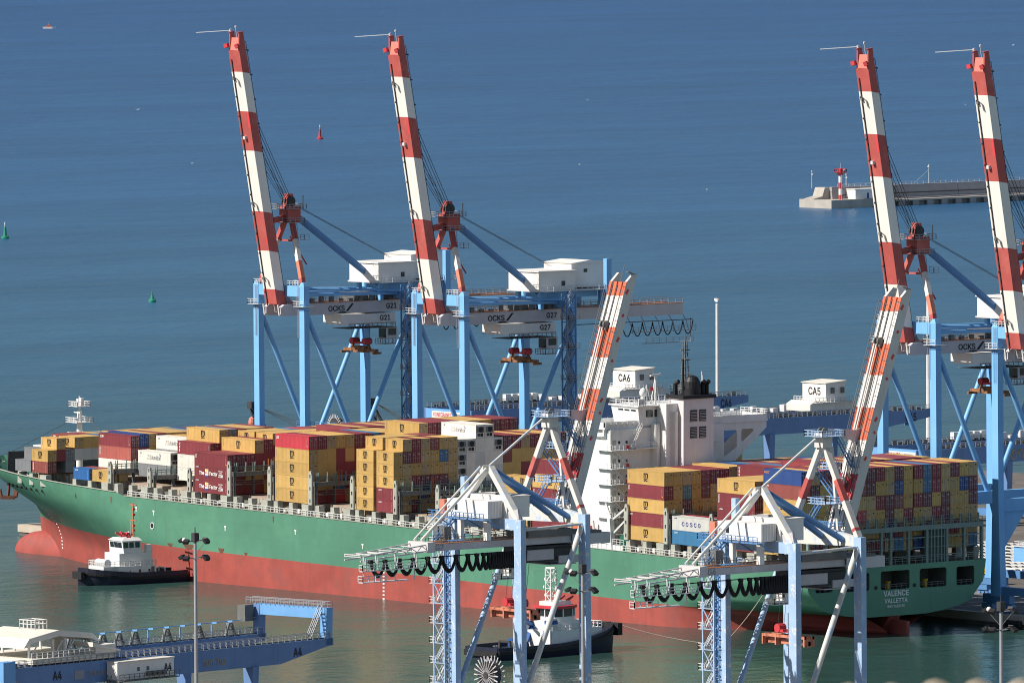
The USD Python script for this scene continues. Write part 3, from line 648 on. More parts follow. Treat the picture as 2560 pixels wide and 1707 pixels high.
def deckhouse():
    # accommodation block with its bridge, wings, casing and funnel
    MB().bb(-103.6, -93, -31.0, -.6, 16.3, 41.2).build('accommodation_block', 'ship_white', ship)
    MB().bb(-103.9, -99, -5.2, -.3, 16.3, 41.0).build('stair_tower', 'ship_white', ship)
    MB().bb(-108.5, -103.55, -24.2, -16.1, 16.3, 47.2).build('funnel_casing', 'funnel_pink', ship)
    MB().bb(-106.6, -103.5, -16.1, -13.0, 16.3, 46.2).build('casing_step', 'ship_white', ship)
    MB().tube((-104.0, -12.2, 16.3), (-104.0, -12.2, 42.0), 1.0, n=16).tube((-106.2, -15.2, 16.3), (-106.2, -15.2, 44.5), 1.1, n=16).build('casing_column', 'ship_white', ship, smooth=40)
    MB().bb(-108.9, -103.2, -24.6, -15.7, 47.2, 47.9).build('funnel_cap', 'black', ship)
    mb = MB()
    mb.tube((-106, -20.4, 47.9), (-106, -20.4, 49.2), 1.9, 1.85, 18).lathe([(1.85, 49.2), (1.7, 50.6), (1.2, 51.5), (.3, 51.9)], (-106, -20.4, 0), 18)
    mb.tube((-104.4, -17.2, 47.9), (-104.4, -17.2, 50.2), .5).tube((-104.4, -17.2, 50.2), (-105.3, -17.4, 50.7), .5, .45)
    for y in (-22.7, -23.8): mb.tube((-106.6, y, 47.9), (-106.6, y, 50.0), .5).tube((-106.6, y, 50), (-107.4, y, 50.6), .5, .45)
    mb.tube((-104, -19.6, 47.9), (-104, -19.6, 55.2), .28, .2)
    mb.build('exhaust_pipe', 'black', ship)
    for (y0, y1) in ((-17.9, -19.7), (-20.3, -22.1)):
        for z0, z1 in ((42.4, 44.85), (38.9, 41.3)):
            MB().bb(-108.62, -108.5, y1, y0, z0, z1).build('louvre_frame', 'dark_steel', ship)
            lv = MB()
            for z in np.arange(z0 + .15, z1 - .1, .32): lv.bar((-108.7, y1 + .1, z), (-108.7, y0 - .1, z), .16, .08)
            lv.build('louvre', 'girder_grey', ship)
    # bridge deck and wheelhouse
    MB().bb(-103.0, -93.5, -43.4, .5, 41.2, 41.7).build('bridge_deck', 'ship_white', ship)
    MB().bb(-103.0, -102.6, -43.4, .5, 41.7, 42.7).bb(-94, -93.6, -43.4, .5, 41.7, 42.8).bb(-103, -93.6, .2, .5, 41.7, 42.7).bb(-103, -93.6, -43.4, -43.1, 41.7, 42.7).build('wing_bulwark', 'ship_white', ship)
    wh = MB(); wh.hexa([(-103.4, -24, 41.7), (-95, -24, 41.7), (-95, -8.5, 41.7), (-103.4, -8.5, 41.7)], [(-103.4, -24.3, 45.6), (-94.4, -24.3, 45.6), (-94.4, -8.0, 45.6), (-103.4, -8.0, 45.6)])
    w = wh.build('wheelhouse', 'ship_white', ship)
    for x in (-102.6, -100.5, -98.4): MB().hexa([(x, -8.46, 43.6), (x + 1.7, -8.46, 43.6), (x + 1.7, -8.3, 43.6), (x, -8.3, 43.6)], [(x, -8.22, 45.0), (x + 1.7, -8.22, 45.0), (x + 1.7, -8.06, 45.0), (x, -8.06, 45.0)]).build('window', 'glass_dark', w)
    for y in (-10.2, -12.4, -14.6): MB().bb(-103.52, -103.38, y - 1.7, y, 43.4, 44.9).build('window', 'glass_dark', w)
    MB().bb(-104.2, -94, -24.6, -7.6, 45.6, 45.85).build('wheelhouse_roof', 'ship_white', w)
    MB().rail([(-104, -8, 45.85), (-94.3, -8, 45.85), (-94.3, -24, 45.85)], 1.1, 1.6, .05).rail([(-104, -8, 45.85), (-104, -24, 45.85)], 1.1, 1.6, .05).build('roof_railing', 'white_metal', w)
    MB().rail([(-103.2, .4, 41.7), (-103.2, -8.5, 41.7)], 1.1, 1.4, .05).rail([(-103.2, -24.5, 42.6), (-103.2, -43.3, 42.6), (-94, -43.3, 42.6)], 1.0, 1.4, .05).build('bridge_railing', 'white_metal', ship)
    # wing braces: plates with large openings
    for sg, y0 in ((1, .4), (-1, -43.3)):
        d = -sg
        outer = Polygon([(0, 0), (13.5, 0), (13.5, -10.5), (11.5, -10.5), (0, -1.4)])
        for q in (Polygon([(8.0, -1.6), (12.6, -1.6), (12.6, -7.8), (8.0, -5.2)]).buffer(-.5).buffer(.5), Polygon([(2.8, -1.5), (6.8, -1.5), (6.8, -4.4), (4.8, -3.0)]).buffer(-.35).buffer(.35)): outer = outer.difference(q)
        for x in (-102.4,): MB().plate(outer, .4, (x, y0, 41.2), (0, d, 0), (0, 0, 1)).build('wing_brace', 'ship_white', ship)
        MB().bar((-99, y0, 40.0), (-99, y0 + d * 12.5, 31.4), .5, 6.5, (1, 0, 0)).build('brace_soffit', 'ship_white', ship)
    # balconies and stairs on the port after corner
    for k, z in enumerate((19.5, 23.0, 26.4, 29.9, 33.2, 37.0)):
        MB().bb(-105.4, -103.9, -6.0, .5, z - .15, z).bb(-103.9, -100, -.3, .6, z - .15, z).build('balcony', 'ship_white', ship)
        MB().rail([(-103.8, .45, z), (-105.3, .45, z), (-105.3, -6, z)], 1.1, 1.1, .05).build('balcony_railing', 'white_metal', ship)
        MB().stairs((-104.6, -.6, z), (-104.6, -4.2, z - 3.4), .8, (1, 0, 0)).build('outside_stair', 'white_metal', ship)
        MB().bb(-103.98, -103.9, -1.8, -.9, z + .1, z + 2.0).build('door', 'ship_grey', ship)
        MB().bb(-105.36, -105.3, -4.2, -3.4, z + .25, z + 1.0).build('lifebuoy_box', 'signal_red', ship)
        for y in (-2.6, -4.6): MB().bb(-103.97, -103.9, y - .25, y + .25, z + 1.2, z + 1.8).build('porthole', 'glass_dark', ship)
    MB().bb(-105.2, -103.6, -12.2, -5.9, 37.0, 37.2).rail([(-105.1, -6, 37.2), (-105.1, -12, 37.2)], 1.1, 1.3, .05).build('after_gallery', 'ship_white', ship)
    MB().stairs((-104.5, -8.0, 41.5), (-104.5, -5.4, 37.2), .8, (1, 0, 0)).build('gallery_stair', 'white_metal', ship)
    for y, z in ((-26.8, 33), (-26.8, 37.4), (-27.5, 30)): MB().bb(-105.5, -103.6, y - 2.2, y + 1.6, z - .15, z).rail([(-105.4, y - 2.1, z), (-105.4, y + 1.6, z)], 1.1, 1.2, .05).build('starboard_balcony', 'ship_white', ship)
    # radar mast, satellite domes, aerials
    rm = MB()
    for dx, dy in ((-.7, -.7), (.7, -.7), (.7, .7), (-.7, .7)): rm.bar((-99 + dx, -24.2 + dy, 45.8), (-99 + dx * .35, -24.2 + dy * .35, 58.5), .16)
    for z in np.arange(47, 58.5, 1.5):
        k = 1.05 - (z - 47) * .055; rm.bb(-99 - k, -99 + k, -24.2 - k, -24.2 + k, z, z + .1)
    for z, r in ((49.2, 2.4), (54.5, 1.3), (56.6, 1.2)): rm.bar((-99, -24.2 - r, z), (-99, -24.2 + r, z), .22).bar((-99 - r * .6, -24.2, z + .3), (-99 + r * .6, -24.2, z + .3), .2)
    rm.tube((-99, -24.2, 58.4), (-99, -24.2, 60.4), .07)
    rm.rail([(-101, -26.4, 48.3), (-101, -22, 48.3), (-97, -22, 48.3), (-97, -26.4, 48.3), (-101, -26.4, 48.3)], 1.0, 1.1, .06).build('radar_mast', 'lashing_grey', ship)
    sc = MB()
    for y, h in ((-12.2, 4.2), (-14.6, 5.8)): sc.bar((-101.5, y - .8, 45.8), (-101, y, 45.8 + h), .15).bar((-100.4, y + .8, 45.8), (-101, y, 45.8 + h), .15).bar((-102, y + .7, 45.8), (-101, y, 45.8 + h), .15)
    sc.bar((-101, -16, 52), (-101, -13.2, 51.8), .3, .4).tube((-101, -14.6, 45.8), (-101, -14.6, 51.8), .2)
    sc.bar((-106, -23.6, 47.9), (-106.2, -22.9, 52.6), .12).bar((-106.4, -22.3, 47.9), (-106.2, -22.9, 52.6), .12)
    sc.build('signal_mast', 'ship_white', ship)
    MB().lathe([(.5, 45.8), (.4, 47.6), (.75, 47.9), (.8, 48.6), (.5, 49.2), (.1, 49.4)], (-101.4, -11.0, 0), 14).build('satellite_dome', 'ship_white', ship, smooth=50)
    MB().bb(-101.1, -101, -13.9, -13.1, 48.6, 49.4).build('signal_flag', 'signal_red', ship)
    MB().rail([(-104, -9, 45.85), (-104, -6.4, 45.85)], 1.1, 1.0, .06).bb(-103.9, -103.6, -9.4, -7.9, 46, 47.3).build('searchlight_stand', 'ship_white', ship)
    # lifeboat, provision crane and winch on the port quarter in front of the house
    lb = MB().tm(trimesh.creation.icosphere(2), tr(-96.5, 1.0, 19.4) @ np.diag([4.0, 1.45, 1.35, 1])).bb(-99, -94, .2, 1.8, 20.0, 21.0)
    lb.build('lifeboat', 'lifeboat_orange', ship, smooth=45)
    MB().bb(-100.6, -92.4, -.5, .4, 16.4, 17.6).bar((-99.6, .1, 17), (-99.6, .9, 22.2), .4).bar((-93.4, .1, 17), (-93.4, .9, 22.2), .4).build('davit', 'ship_white', ship)
    cr = MB().bar((-105.2, .2, 16.4), (-104.8, .4, 23.0), 1.1, .9).bar((-105, .3, 22.5), (-111.0, -2.2, 27.5), .35, .4).bar((-105.2, .2, 19.6), (-110.6, -1.9, 25.2), .3, .35).bar((-104.9, .3, 23.0), (-103.6, .6, 26.0), .3)
    cr.build('provision_crane', 'ship_white', ship)
    MB().tube((-108.6, -1.4, 18.6), (-108.6, 0.0, 18.6), 1.2, n=14).bb(-109.8, -107.6, -1.6, .1, 16.4, 18.2).bb(-110.4, -109.2, -1.7, -.3, 18, 20).build('mooring_winch', 'green_winch', ship)
    MB().bb(-109, -101, -.4, .5, 16.45, 17.6).build('side_bulwark', 'ship_white', ship)
    MB().rail([(-101, .5, 17.6), (-109.4, .5, 17.6)], 1.1, 1.2, .05).build('side_railing', 'white_metal', ship)
deckhouse()

# ------------------------------------------------------------------ containers, each a thing of its own
PITCH_Y, Z0, HHC, HSTD = 2.47, 19.0, 2.896, 2.591
PROTO, BOXES = {}, []
CNAME = {'yellow': 'mustard yellow', 'burgundy': 'dark burgundy', 'brown': 'reddish brown', 'red': 'bright red', 'salmon': 'faded salmon red', 'navy': 'dark blue', 'blue': 'bright blue',
         'steelblue': 'steel blue', 'teal': 'teal', 'white': 'white', 'grey': 'dull grey', 'silver': 'pale grey'}
def corrug(L, y0, y1, z0, z1, x0, face, pitch=.29, d=.045):
    """A trapezoidal corrugated wall of length L; face +-1 tells the outward y side."""
    n = int((L) / pitch); xs, ys = [], []
    for i in range(n):
        a = x0 + i * L / n; w = L / n
        xs += [a, a + w * .3, a + w * .5, a + w * .8]; ys += [0, 0, -d, -d]
    xs.append(x0 + L); ys.append(0)
    y = y1 if face > 0 else y0
    v = [(x, y + face * q, z0) for x, q in zip(xs, ys)] + [(x, y + face * q, z1) for x, q in zip(xs, ys)]
    m = len(xs); f = []
    for i in range(m - 1):
        q = [(i, i + 1, m + i + 1), (i, m + i + 1, m + i)]
        f += q if face < 0 else [t[::-1] for t in q]
    return v, f
def make_box(L, col, logo, H, kind, m, label, group):
    W = 2.438; t = thing('shipping_container', label, 'container', m, group)
    y0, y1 = -W, 0.0; mb = MB()
    if kind == 'tank':
        fr = MB()
        for x in (.1, L - .1):
            for y in (y0 + .08, y1 - .08): fr.bar((x, y, 0), (x, y, H), .16)
            for z in (.1, H - .1): fr.bar((x, y0, z), (x, y1, z), .16)
            fr.bar((x, y0, .2), (x, (y0 + y1) / 2, .9), .1); fr.bar((x, y1, .2), (x, (y0 + y1) / 2, .9), .1)
        for y in (y0 + .08, y1 - .08):
            for z in (.1, H - .1): fr.bar((0, y, z), (L, y, z), .12)
        fr.build('frame', 'rust_orange' if logo else 'frame_burgundy', t)
        MB().raw(*(lambda q: (np.c_[q.v[0][:, 2], q.v[0][:, 0], q.v[0][:, 1]] + (L / 2, (y0 + y1) / 2, H / 2), q.f[0][:, ::1]))(MB().lathe([(.1, -L / 2 + .2), (.75, -L / 2 + .28), (1.02, -L / 2 + .5), (1.08, -L / 2 + .8), (1.08, L / 2 - .8), (1.02, L / 2 - .5), (.75, L / 2 - .28), (.1, L / 2 - .2)], n=18))).build('tank', 'silver_tank', t, smooth=40)
        MB().bb(.14, .2, -1.2, -.9, .75, 1.1).build('hazard_plate', 'signal_red', t)
        return t
    mb.bb(.06, L - .06, y0 + .05, y1 - .05, .12, H - .06)
    for fc in (1, -1): mb.raw(*corrug(L - .3, y0 + .01, y1 - .01, .16, H - .12, .15, fc))
    mb.build('body', 'box_' + col, t)
    fr = MB()
    for x in (0, L - .15):
        for y in (y0, y1 - .14): fr.bb(x, x + .15, y, y + .14, 0, H)
        fr.bb(x + .02, x + .13, y0 + .14, y1 - .14, 0, .16); fr.bb(x + .02, x + .13, y0 + .14, y1 - .14, H - .13, H - .01)
    for y in (y0, y1 - .09): fr.bb(.15, L - .15, y, y + .09, 0, .17); fr.bb(.15, L - .15, y, y + .09, H - .11, H)
    fr.build('frame', 'frame_' + col, t)
    if kind == 'reefer':
        MB().bb(-.03, .03, y0 + .25, y1 - .25, 1.2, 2.45).build('cooling_grille', 'frame_grey', t)
        MB().raw(*(lambda q: (np.c_[q.v[0][:, 2], q.v[0][:, 0], q.v[0][:, 1]] + (-.05, -1.35 if logo != 'z' else -1.1, 1.85), q.f[0]))(MB().lathe([(.62, 0), (.62, .06)], n=14))).build('fan_opening', 'black', t)
        MB().bb(-.06, .02, -1.9, -1.35, .35, 1.05).build('control_box', 'black', t)
        MB().bb(-.04, .02, -1.2, -.5, .4, 1.0).build('compressor', 'dark_steel', t)
    else:
        d = MB().bb(.0, .05, y0 + .16, -W / 2 - .03, .2, H - .16).bb(.0, .05, -W / 2 + .03, y1 - .16, .2, H - .16)
        dr = d.build('door', 'box_' + col, t)
        lr = MB()
        for y in (-.45, -.95, -1.48, -1.98): lr.bb(-.05, 0, y - .025, y + .025, .15, H - .1); lr.bb(-.06, 0, y - .12, y + .18, 1.0, 1.1)
        lr.build('lock_rods', 'galvanised', dr)
        mk = MB().bb(-.02, .0, -.5, -.25, H - .75, H - .6).bb(-.02, .0, -.9, -.3, H - .95, H - .87).bb(-.02, 0, -2.1, -1.7, H - .75, H - .5)
        mk.build('door_marks', 'logo_black' if col == 'yellow' else 'logo_pale', dr)
    ex, ez = (-1, 0, 0), (0, 0, 1); yy = .018
    def T(s, h, x, z, mat, w=None, ex=ex, ey=ez, name='lettering', bold=True): MB().text(s, h, (x, yy, z), ex, ey, bold, .02, w).build(name, mat, t)
    if logo == 'msc':
        k = 1 if L > 8 else .93; c = L / 2 + (.1 if L > 8 else .0)
        T('m', 1.28 * k, c + .72 * k, 1.42 * k, 'logo_black', 1.42 * k); T('sc', .78 * k, c + .62 * k, .72 * k, 'logo_black', 1.22 * k)
        T('MSC MEDITERRANEAN', .16, L - .5, H - .35, 'logo_grey', 1.5, (0, 0, -1), (-1, 0, 0), 'side_writing', False)
    elif logo in ('tex', 'triton'):
        T('TEX' if logo == 'tex' else 'TRITON', .36, L - .42, H - .28, 'logo_white', .95 if logo == 'tex' else 1.7, (0, 0, -1), (-1, 0, 0), 'side_writing')
    elif logo == 'stack':
        for i, c in enumerate('UES'): T(c, .48, L - .55, H - .85 - i * .72, 'logo_white', .42)
    elif logo == 'zimonitor':
        T('ZIM', .95, L / 2 + 2.7, 1.05, 'logo_pale', 2.0, bold=False); T('onitor', .95, L / 2 + .75, 1.05, 'logo_grey', 3.1, bold=False)
        sq = MB()
        for r in (.5, .75): sq.path([(L / 2 - 1.7 - r * math.cos(a), yy, 1.75 + r * math.sin(a)) for a in np.linspace(.2, 1.4, 6)], .05, 4)
        sq.build('signal_arc', 'logo_blue', t); T('Z', .3, L - .8, H - .75, 'logo_blue', .5); T('+ - -', .25, L - .8, H - 1.4, 'logo_pale', .9)
    elif logo == 'factor':
        T('The', .78, L - 1.75, 1.0, 'logo_white', 1.85); T('Factor', .78, L - 5.5, 1.0, 'logo_white', 2.95); T('ZIM', .62, L - 8.85, .72, 'logo_white', 1.6); T('ZIM', .2, L - 9.1, 1.55, 'logo_white', 1.0); T('WITH', .22, L - 8.85, 1.95, 'logo_white', 1.6)
        MB().bb(L - 5.15, L - 3.95, 0, yy + .01, .55, 2.25).build('number_panel', 'logo_white', t)
        MB().bb(L - 5.15, L - 3.95, 0, yy + .02, .55, .95).build('number_stripe', 'logo_blue', t)
        MB().bb(L - 5.1, L - 4.3, 0, yy + .02, 1.8, 2.2).bb(L - 5.1, L - 4.7, 0, yy + .02, 1.15, 1.55).build('number_corner', 'logo_yellow', t)
        MB().bb(L - 4.55, L - 4.05, 0, yy + .02, 1.25, 1.7).build('number_dot', 'logo_red', t)
        T('ZIM', .2, L - .5, H - .35, 'logo_white', 1.1)
    elif logo == 'cosco':
        for i, c in enumerate('COSCO'): T(c, .82, L - 3.15 - i * 1.32, 1.0, 'logo_blue', .78)
        T('COSCO', .18, L - .7, H - .5, 'logo_blue', .9)
    elif logo == 'hs': T('OD', .52, L - .5, H - 1.05, 'logo_white', .95)
    elif logo == 'hl': T('HLC', .42, L - .4, H - .85, 'logo_orange', 1.45)
    elif logo == 'badge':
        T('ZIM', .42, L - .6, H - .8, 'logo_white', 1.2); MB().bb(L - 1.9, L - 1.4, 0, .03, H - .55, H - .38).build('badge', 'logo_yellow', t)
    elif logo == 'small': T('ZIM', .26, L - .8, H - .6, 'logo_white', 1.0)
    if logo in ('tex', 'factor', 'badge', 'small', 'hs', 'triton', 'stack'):
        T('1 TEXU 22G', .16, .75, H - .4, 'logo_pale', 1.9, (0, 0, -1), (-1, 0, 0), 'side_writing', False)
        if logo in ('tex', 'hs', 'badge'): MB().bb(.35, .6, 0, .02, .55, .8).build('warning_label', 'logo_orange', t)
    return t
paint('silver_tank', (0.62, 0.57, 0.55), 0.45, 0.1, 0.6)

ORD = ['bottom', 'second', 'third', 'fourth', 'fifth', 'sixth', 'seventh']
NTH = ['outermost port', 'second', 'third', 'fourth', 'fifth', 'sixth', 'seventh', 'eighth', 'ninth', 'tenth', 'eleventh', 'twelfth', 'thirteenth', 'fourteenth', 'fifteenth', 'sixteenth', 'seventeenth', 'eighteenth', 'nineteenth']
def stack(bay, t, tiers, off=0.0, L=12.192, s=None, std=False, where=None):
    z = Z0 + off; s = BAYS[bay] if s is None else s
    for k, e in enumerate(tiers):
        col, logo, kind, H = (list(e) + [None] * 4)[:4] if isinstance(e, tuple) else (e, None, None, None)
        H = H or (HSTD if std else HHC)
        BOXES.append(dict(bay=bay, s=s, t=t, k=k, z=z, H=H, L=L, col=col, logo=logo, kind=kind or 'dry', top=z + H, where=where))
        z += H + .012
RC = random.Random(11)
def rcol(): return RC.choices(['yellow', 'burgundy', 'brown', 'navy', 'steelblue', 'red', 'grey', 'salmon'], [46, 30, 9, 3, 3, 3, 2, 2])[0]
def rnd(n): return [rcol() for _ in range(n)]
Y, B, BR = 'yellow', 'burgundy', 'brown'
M_, TX, TR = (Y, 'msc'), (B, 'tex'), (BR, 'triton')
# --- bow bay (pairs of 20-foot boxes)
b = 0
stack(b, .5, [(BR, 'triton'), (Y, 'msc')], .2, 6.058, 98.7, True); stack(b, .5, ['grey'], .2, 6.058, 105.2, True)
stack(b, 1.5, [Y, B, M_], .2, 6.058, 98.7, True); stack(b, 1.5, ['grey', 'grey'], .2, 6.058, 105.2, True)
stack(b, 2.5, ['grey', 'grey'], .2, 6.058, 98.7, True); stack(b, 2.5, ['grey', ('white', 'small')], .5, 6.058, 105.2, True)
stack(b, 3.5, [('silver', None, 'tank'), ('silver', None, 'tank'), M_], .2, 6.058, 98.7, True)
stack(b, 4.5, [('silver', None, 'tank'), ('silver', None, 'tank'), Y], .2, 6.058, 98.7, True); stack(b, 4.5, [Y, B, (BR, 'small')], .2, 6.058, 105.2, True)
stack(b, 5.5, [('silver', 1, 'tank'), ('silver', 1, 'tank'), Y], .2, 6.058, 98.7, True); stack(b, 5.5, [Y, B, B], .2, 6.058, 105.2, True)
for t in np.arange(6.5, 17): stack(b, t, rnd(3), .2, 6.058, 98.7, True); stack(b, t, rnd(3), .2, 6.058, 105.2, True)
# --- second bay
b = 1
stack(b, 0, [('blue', 'small')], -.15, 6.058, 81.1, True); stack(b, 0, [M_], -.15, 6.058, 73.9, True)
stack(b, 1.2, [(BR)], -.15, 6.058, 81.1, True); stack(b, 1.2, [Y], -.15, 6.058, 73.9, True)
stack(b, 2.5, [('white', None, 'reefer'), ('salmon', 'triton'), (B, 'badge', None, HSTD)], 1.45)
stack(b, 3.5, [B, B, B, 'navy'][1:], 1.45); stack(b, 4.5, [B, Y, Y], 1.45)
for t in np.arange(5.5, 18): stack(b, t, rnd(3), 1.45)
# --- third bay
b = 2
stack(b, 2.5, [('grey'), ('white', 'zimonitor', 'reefer')], 1.25); stack(b, 3.5, [('grey', None, None, HSTD), 'grey'], 1.25)
stack(b, 4.5, ['grey', 'grey', ('white', 'zimonitor', 'reefer')], 1.3)
for t in np.arange(5.5, 18): stack(b, t, rnd(3), 1.25)
# --- fourth bay
b = 3
stack(b, 2.5, [('white', 'small', 'reefer'), ('white', 'small', 'reefer'), (B, 'stack', None, HHC)], 1.3)
stack(b, 3.5, [B, 'grey', B, (Y, 'msc')], 1.3)
for t in (4.5, 5.5): stack(b, t, [B, B, B, B if t > 5 else 'grey'], 1.3)
for t in np.arange(6.5, 18): stack(b, t, rnd(3), 1.3)
# --- fifth bay, the one with the two lettered dark red boxes outboard
b = 4
stack(b, 0, [(B, 'factor'), (B, 'factor'), TX]); stack(b, 1, [B, B, B]); stack(b, 2, [B, Y, B])
stack(b, 3, [B, Y, B, M_]); stack(b, 4, [Y, B, B, B])
for t in range(5, 19):
    for s in (29.6, 36.3): stack(b, t, ([Y, B, Y, B, M_] if t == 5 else [rcol() for _ in range(5)]), -.15, 6.058, s, True)
# --- sixth bay: only inboard rows
b = 5
for t in range(9, 19): stack(b, t, rnd(5))
# --- seventh bay
b = 6
stack(b, 0, [M_, M_, M_, M_, ('red', 'hs')])
for t, (a3, a4, a5) in zip(range(1, 7), [(Y, Y, B), (Y, Y, Y), (B, B, Y), (B, Y, Y), (B, B, B), (B, B, B)]): stack(b, t, [rcol(), rcol(), a3, a4, a5])
for t in range(7, 19): stack(b, t, rnd(5))
# --- eighth bay, inboard only
b = 7
stack(b, 7.5, rnd(5) + [M_], .0)
BOXES[-1]['H'] = HHC
for t in np.arange(8.5, 18): stack(b, t, rnd(4) + [B, RC.choice([Y, B])])
# --- ninth bay: 20-foot pairs
b = 8
stack(b, 0, [M_] * 5, 0, 6.058, -23.0, True); stack(b, 0, [(B, 'small'), (B, 'small'), M_, M_, M_], 0, 6.058, -30.1, True)
stack(b, 1, [Y] * 5 + [M_], 0, 6.058, -23.0, True)
cols = {6: [Y, B, Y, (BR), Y, Y], 5: [B, B, Y, Y, 'steelblue', Y], 4: [Y] * 6, 3: [Y, B, B, B, B, Y]}
for j, t in enumerate(range(1, 7)):
    stack(b, t, [rcol(), rcol(), cols[3][j], cols[4][j], cols[5][j], (Y, 'msc') if t == 1 else cols[6][j]], 0, 6.058, -30.1, True)
    if t > 1: stack(b, t, rnd(6), 0, 6.058, -23.0, True)
for t in range(7, 12):
    tt = [('white' if RC.random() < .75 else 'silver', 'z' if RC.random() < .5 else None, 'reefer') for _ in range(5)]
    if t in (9, 10): tt.append(('white', 'zimonitor' if t == 9 else None, 'reefer'))
    stack(b, t, tt, .42)
for t in range(12, 19): stack(b, t, rnd(4) + [(B, 'small') if t == 12 else RC.choice([Y, B])], .7)
# --- twelfth bay: low
b = 11
stack(b, 1, [Y, B, M_, M_][:3] + [M_], 0, 6.058, -74.4, True); stack(b, 2, [Y, Y, Y, M_], -.3, 6.058, -68.0, True)
for t in range(3, 19): stack(b, t, rnd(3), 0, 12.192)
# --- bay just ahead of the deckhouse
b = 12
stack(b, 0, [B, (B, 'small'), TX, M_, (B, 'triton')])
for t, c in zip(range(1, 9), [(Y, B, Y), (B, B, B), (Y, B, B), (Y, Y, Y), (B, Y, B), (Y, Y, B), (B, B, Y), (Y, Y, Y)]): stack(b, t, rnd(2) + list(c))
for t in range(9, 19): stack(b, t, rnd(5))
# --- behind the deckhouse
b = 13
stack(b, 0, [M_, (B, 'small'), M_, TX, M_])
r3, r2, r1 = [Y, B, Y, Y, Y, B], [Y, 'teal', Y, B, Y, B], [Y, Y, Y, B, B, B]
for j, t in enumerate(range(1, 7)): stack(b, t, rnd(2) + [r3[j], r2[j], r1[j]])
for t in range(7, 19): stack(b, t, rnd(4) + [Y if t < 9 else rcol()], .35)
b = 14
stack(b, 0, [('steelblue', 'small', None, HHC), ('silver', 'cosco', None, HHC)]); stack(b, 1, [B, (B, None, None, HHC)])
for t in range(2, 7): stack(b, t, [rcol()])
stack(b, 7, rnd(4) + [(B, 'stack')], 1.0)
for t in range(8, 19): stack(b, t, rnd(5), 1.0)
b = 15
stack(b, 0, [B, (BR), (B, 'small'), (B, 'triton'), M_])
for t in range(1, 7): stack(b, t, rnd(4) + [Y if t < 3 else rcol()])
for t in range(7, 19): stack(b, t, rnd(5) + [RC.choice([Y, B, B])])
b = 16
stack(b, 0, [Y, Y, Y, M_, (BR, 'small'), ('navy', 'hl')])
R1 = {8: B, 9: Y, 10: B, 11: Y, 12: B, 13: 'steelblue', 14: B, 15: Y, 16: B, 17: Y, 18: Y, 7: B, 1: Y, 2: B}
Rr2 = {7: B, 8: Y, 9: Y, 10: 'navy', 11: Y, 12: Y, 13: 'steelblue', 14: B, 15: Y, 16: Y, 17: 'navy', 18: B, 1: B, 2: Y}
Rr3 = {7: Y, 8: B, 9: B, 10: BR, 11: Y, 12: B, 13: B, 14: Y, 15: B, 16: Y, 17: Y, 18: B, 1: Y, 2: Y}
Rr4 = {7: Y, 8: Y, 9: B, 10: Y, 11: B, 12: Y, 13: Y, 14: B, 15: B, 16: Y, 17: Y, 18: Y}
for t in range(1, 19): stack(b, t + (.08 if t > 11 else 0), [rcol(), rcol(), Rr4.get(t) or rcol(), Rr3.get(t) or rcol(), Rr2.get(t) or rcol(), R1.get(t) or rcol()])

# which boxes the photograph can show: the top of a stack, an open port side or an open after end
def heights(bay, t, s=None):
    return max([q['top'] for q in BOXES if q['bay'] == bay and abs(q['t'] - t) < .75 and (s is None or abs(q['s'] - s) < 3)] or [0])
vis = []
for q in BOXES:
    port = max([p['top'] for p in BOXES if p['bay'] == q['bay'] and .4 < q['t'] - p['t'] < 1.6 and abs(p['s'] - q['s']) < 4] or [0])
    twin = max([p['top'] for p in BOXES if p['bay'] == q['bay'] and abs(p['t'] - q['t']) < .6 and 2 < q['s'] - p['s'] < 9] or [0])
    # rows of the next bays abaft that stand in the oblique line of sight
    aft = 0
    for nb, dt in ((q['bay'] + 1, 1.0), (q['bay'] + 2, 5.4)):
        if nb < len(BAYS):
            for d in (0, -1.2):
                pass
            aft = max(aft, min([heights(nb, q['t'] - dt + e) for e in (-.6, .6)]) - (0.2 if nb == q['bay'] + 1 else 1.2))
    top = q['top'] >= heights(q['bay'], q['t'], q['s']) - .05
    q['score'] = (3 if q['z'] + .3 > port else 0) * (1 if q['t'] < 9 else .3) + (2 if q['top'] - .8 > max(aft, twin) else 0) + (1 if top else 0) + (.5 if top and q['t'] < 8 else 0)
    if 95 < -q['s'] < 92: q['score'] = 0
    q['d'] = -q['s'] * .788 - q['t'] * 1.5
seen = [q for q in BOXES if q['score'] > 0]
seen.sort(key=lambda q: -(q['score'] * 1000 + q['d'] * .8))
LIMIT = 296
BAYN = ['the bay nearest the bow', 'the second bay from the bow', 'the third bay from the bow', 'the fourth bay from the bow', 'the fifth bay from the bow', 'the sixth bay from the bow', 'the bay with the tall yellow side stack',
        'the bay abaft the red topped stack', 'the bay of yellow 20-foot side stacks', 'the bay of white refrigerated boxes', 'the bay right of the white boxes', 'the low bay behind the near crane', 'the bay just ahead of the deckhouse',
        'the first bay behind the deckhouse', 'the second bay behind the deckhouse', 'the third bay behind the deckhouse', 'the bay at the stern']
def box_matrix(q): return SM @ tr(q['s'], -q['t'] * PITCH_Y, q['z'])
LABN = {'msc': 'with black logo', 'tex': 'with TEX lettering', 'factor': 'with The Factor lettering', 'zimonitor': 'with ZIMonitor lettering', 'cosco': 'with blue COSCO lettering', 'hs': 'with white mark', 'hl': 'with orange mark', 'badge': 'with coloured badge', 'stack': 'with stacked white letters', 'triton': 'with upright white lettering'}
rows_of = {}
for q in seen: rows_of.setdefault(q['bay'], set()).add(q['t'])
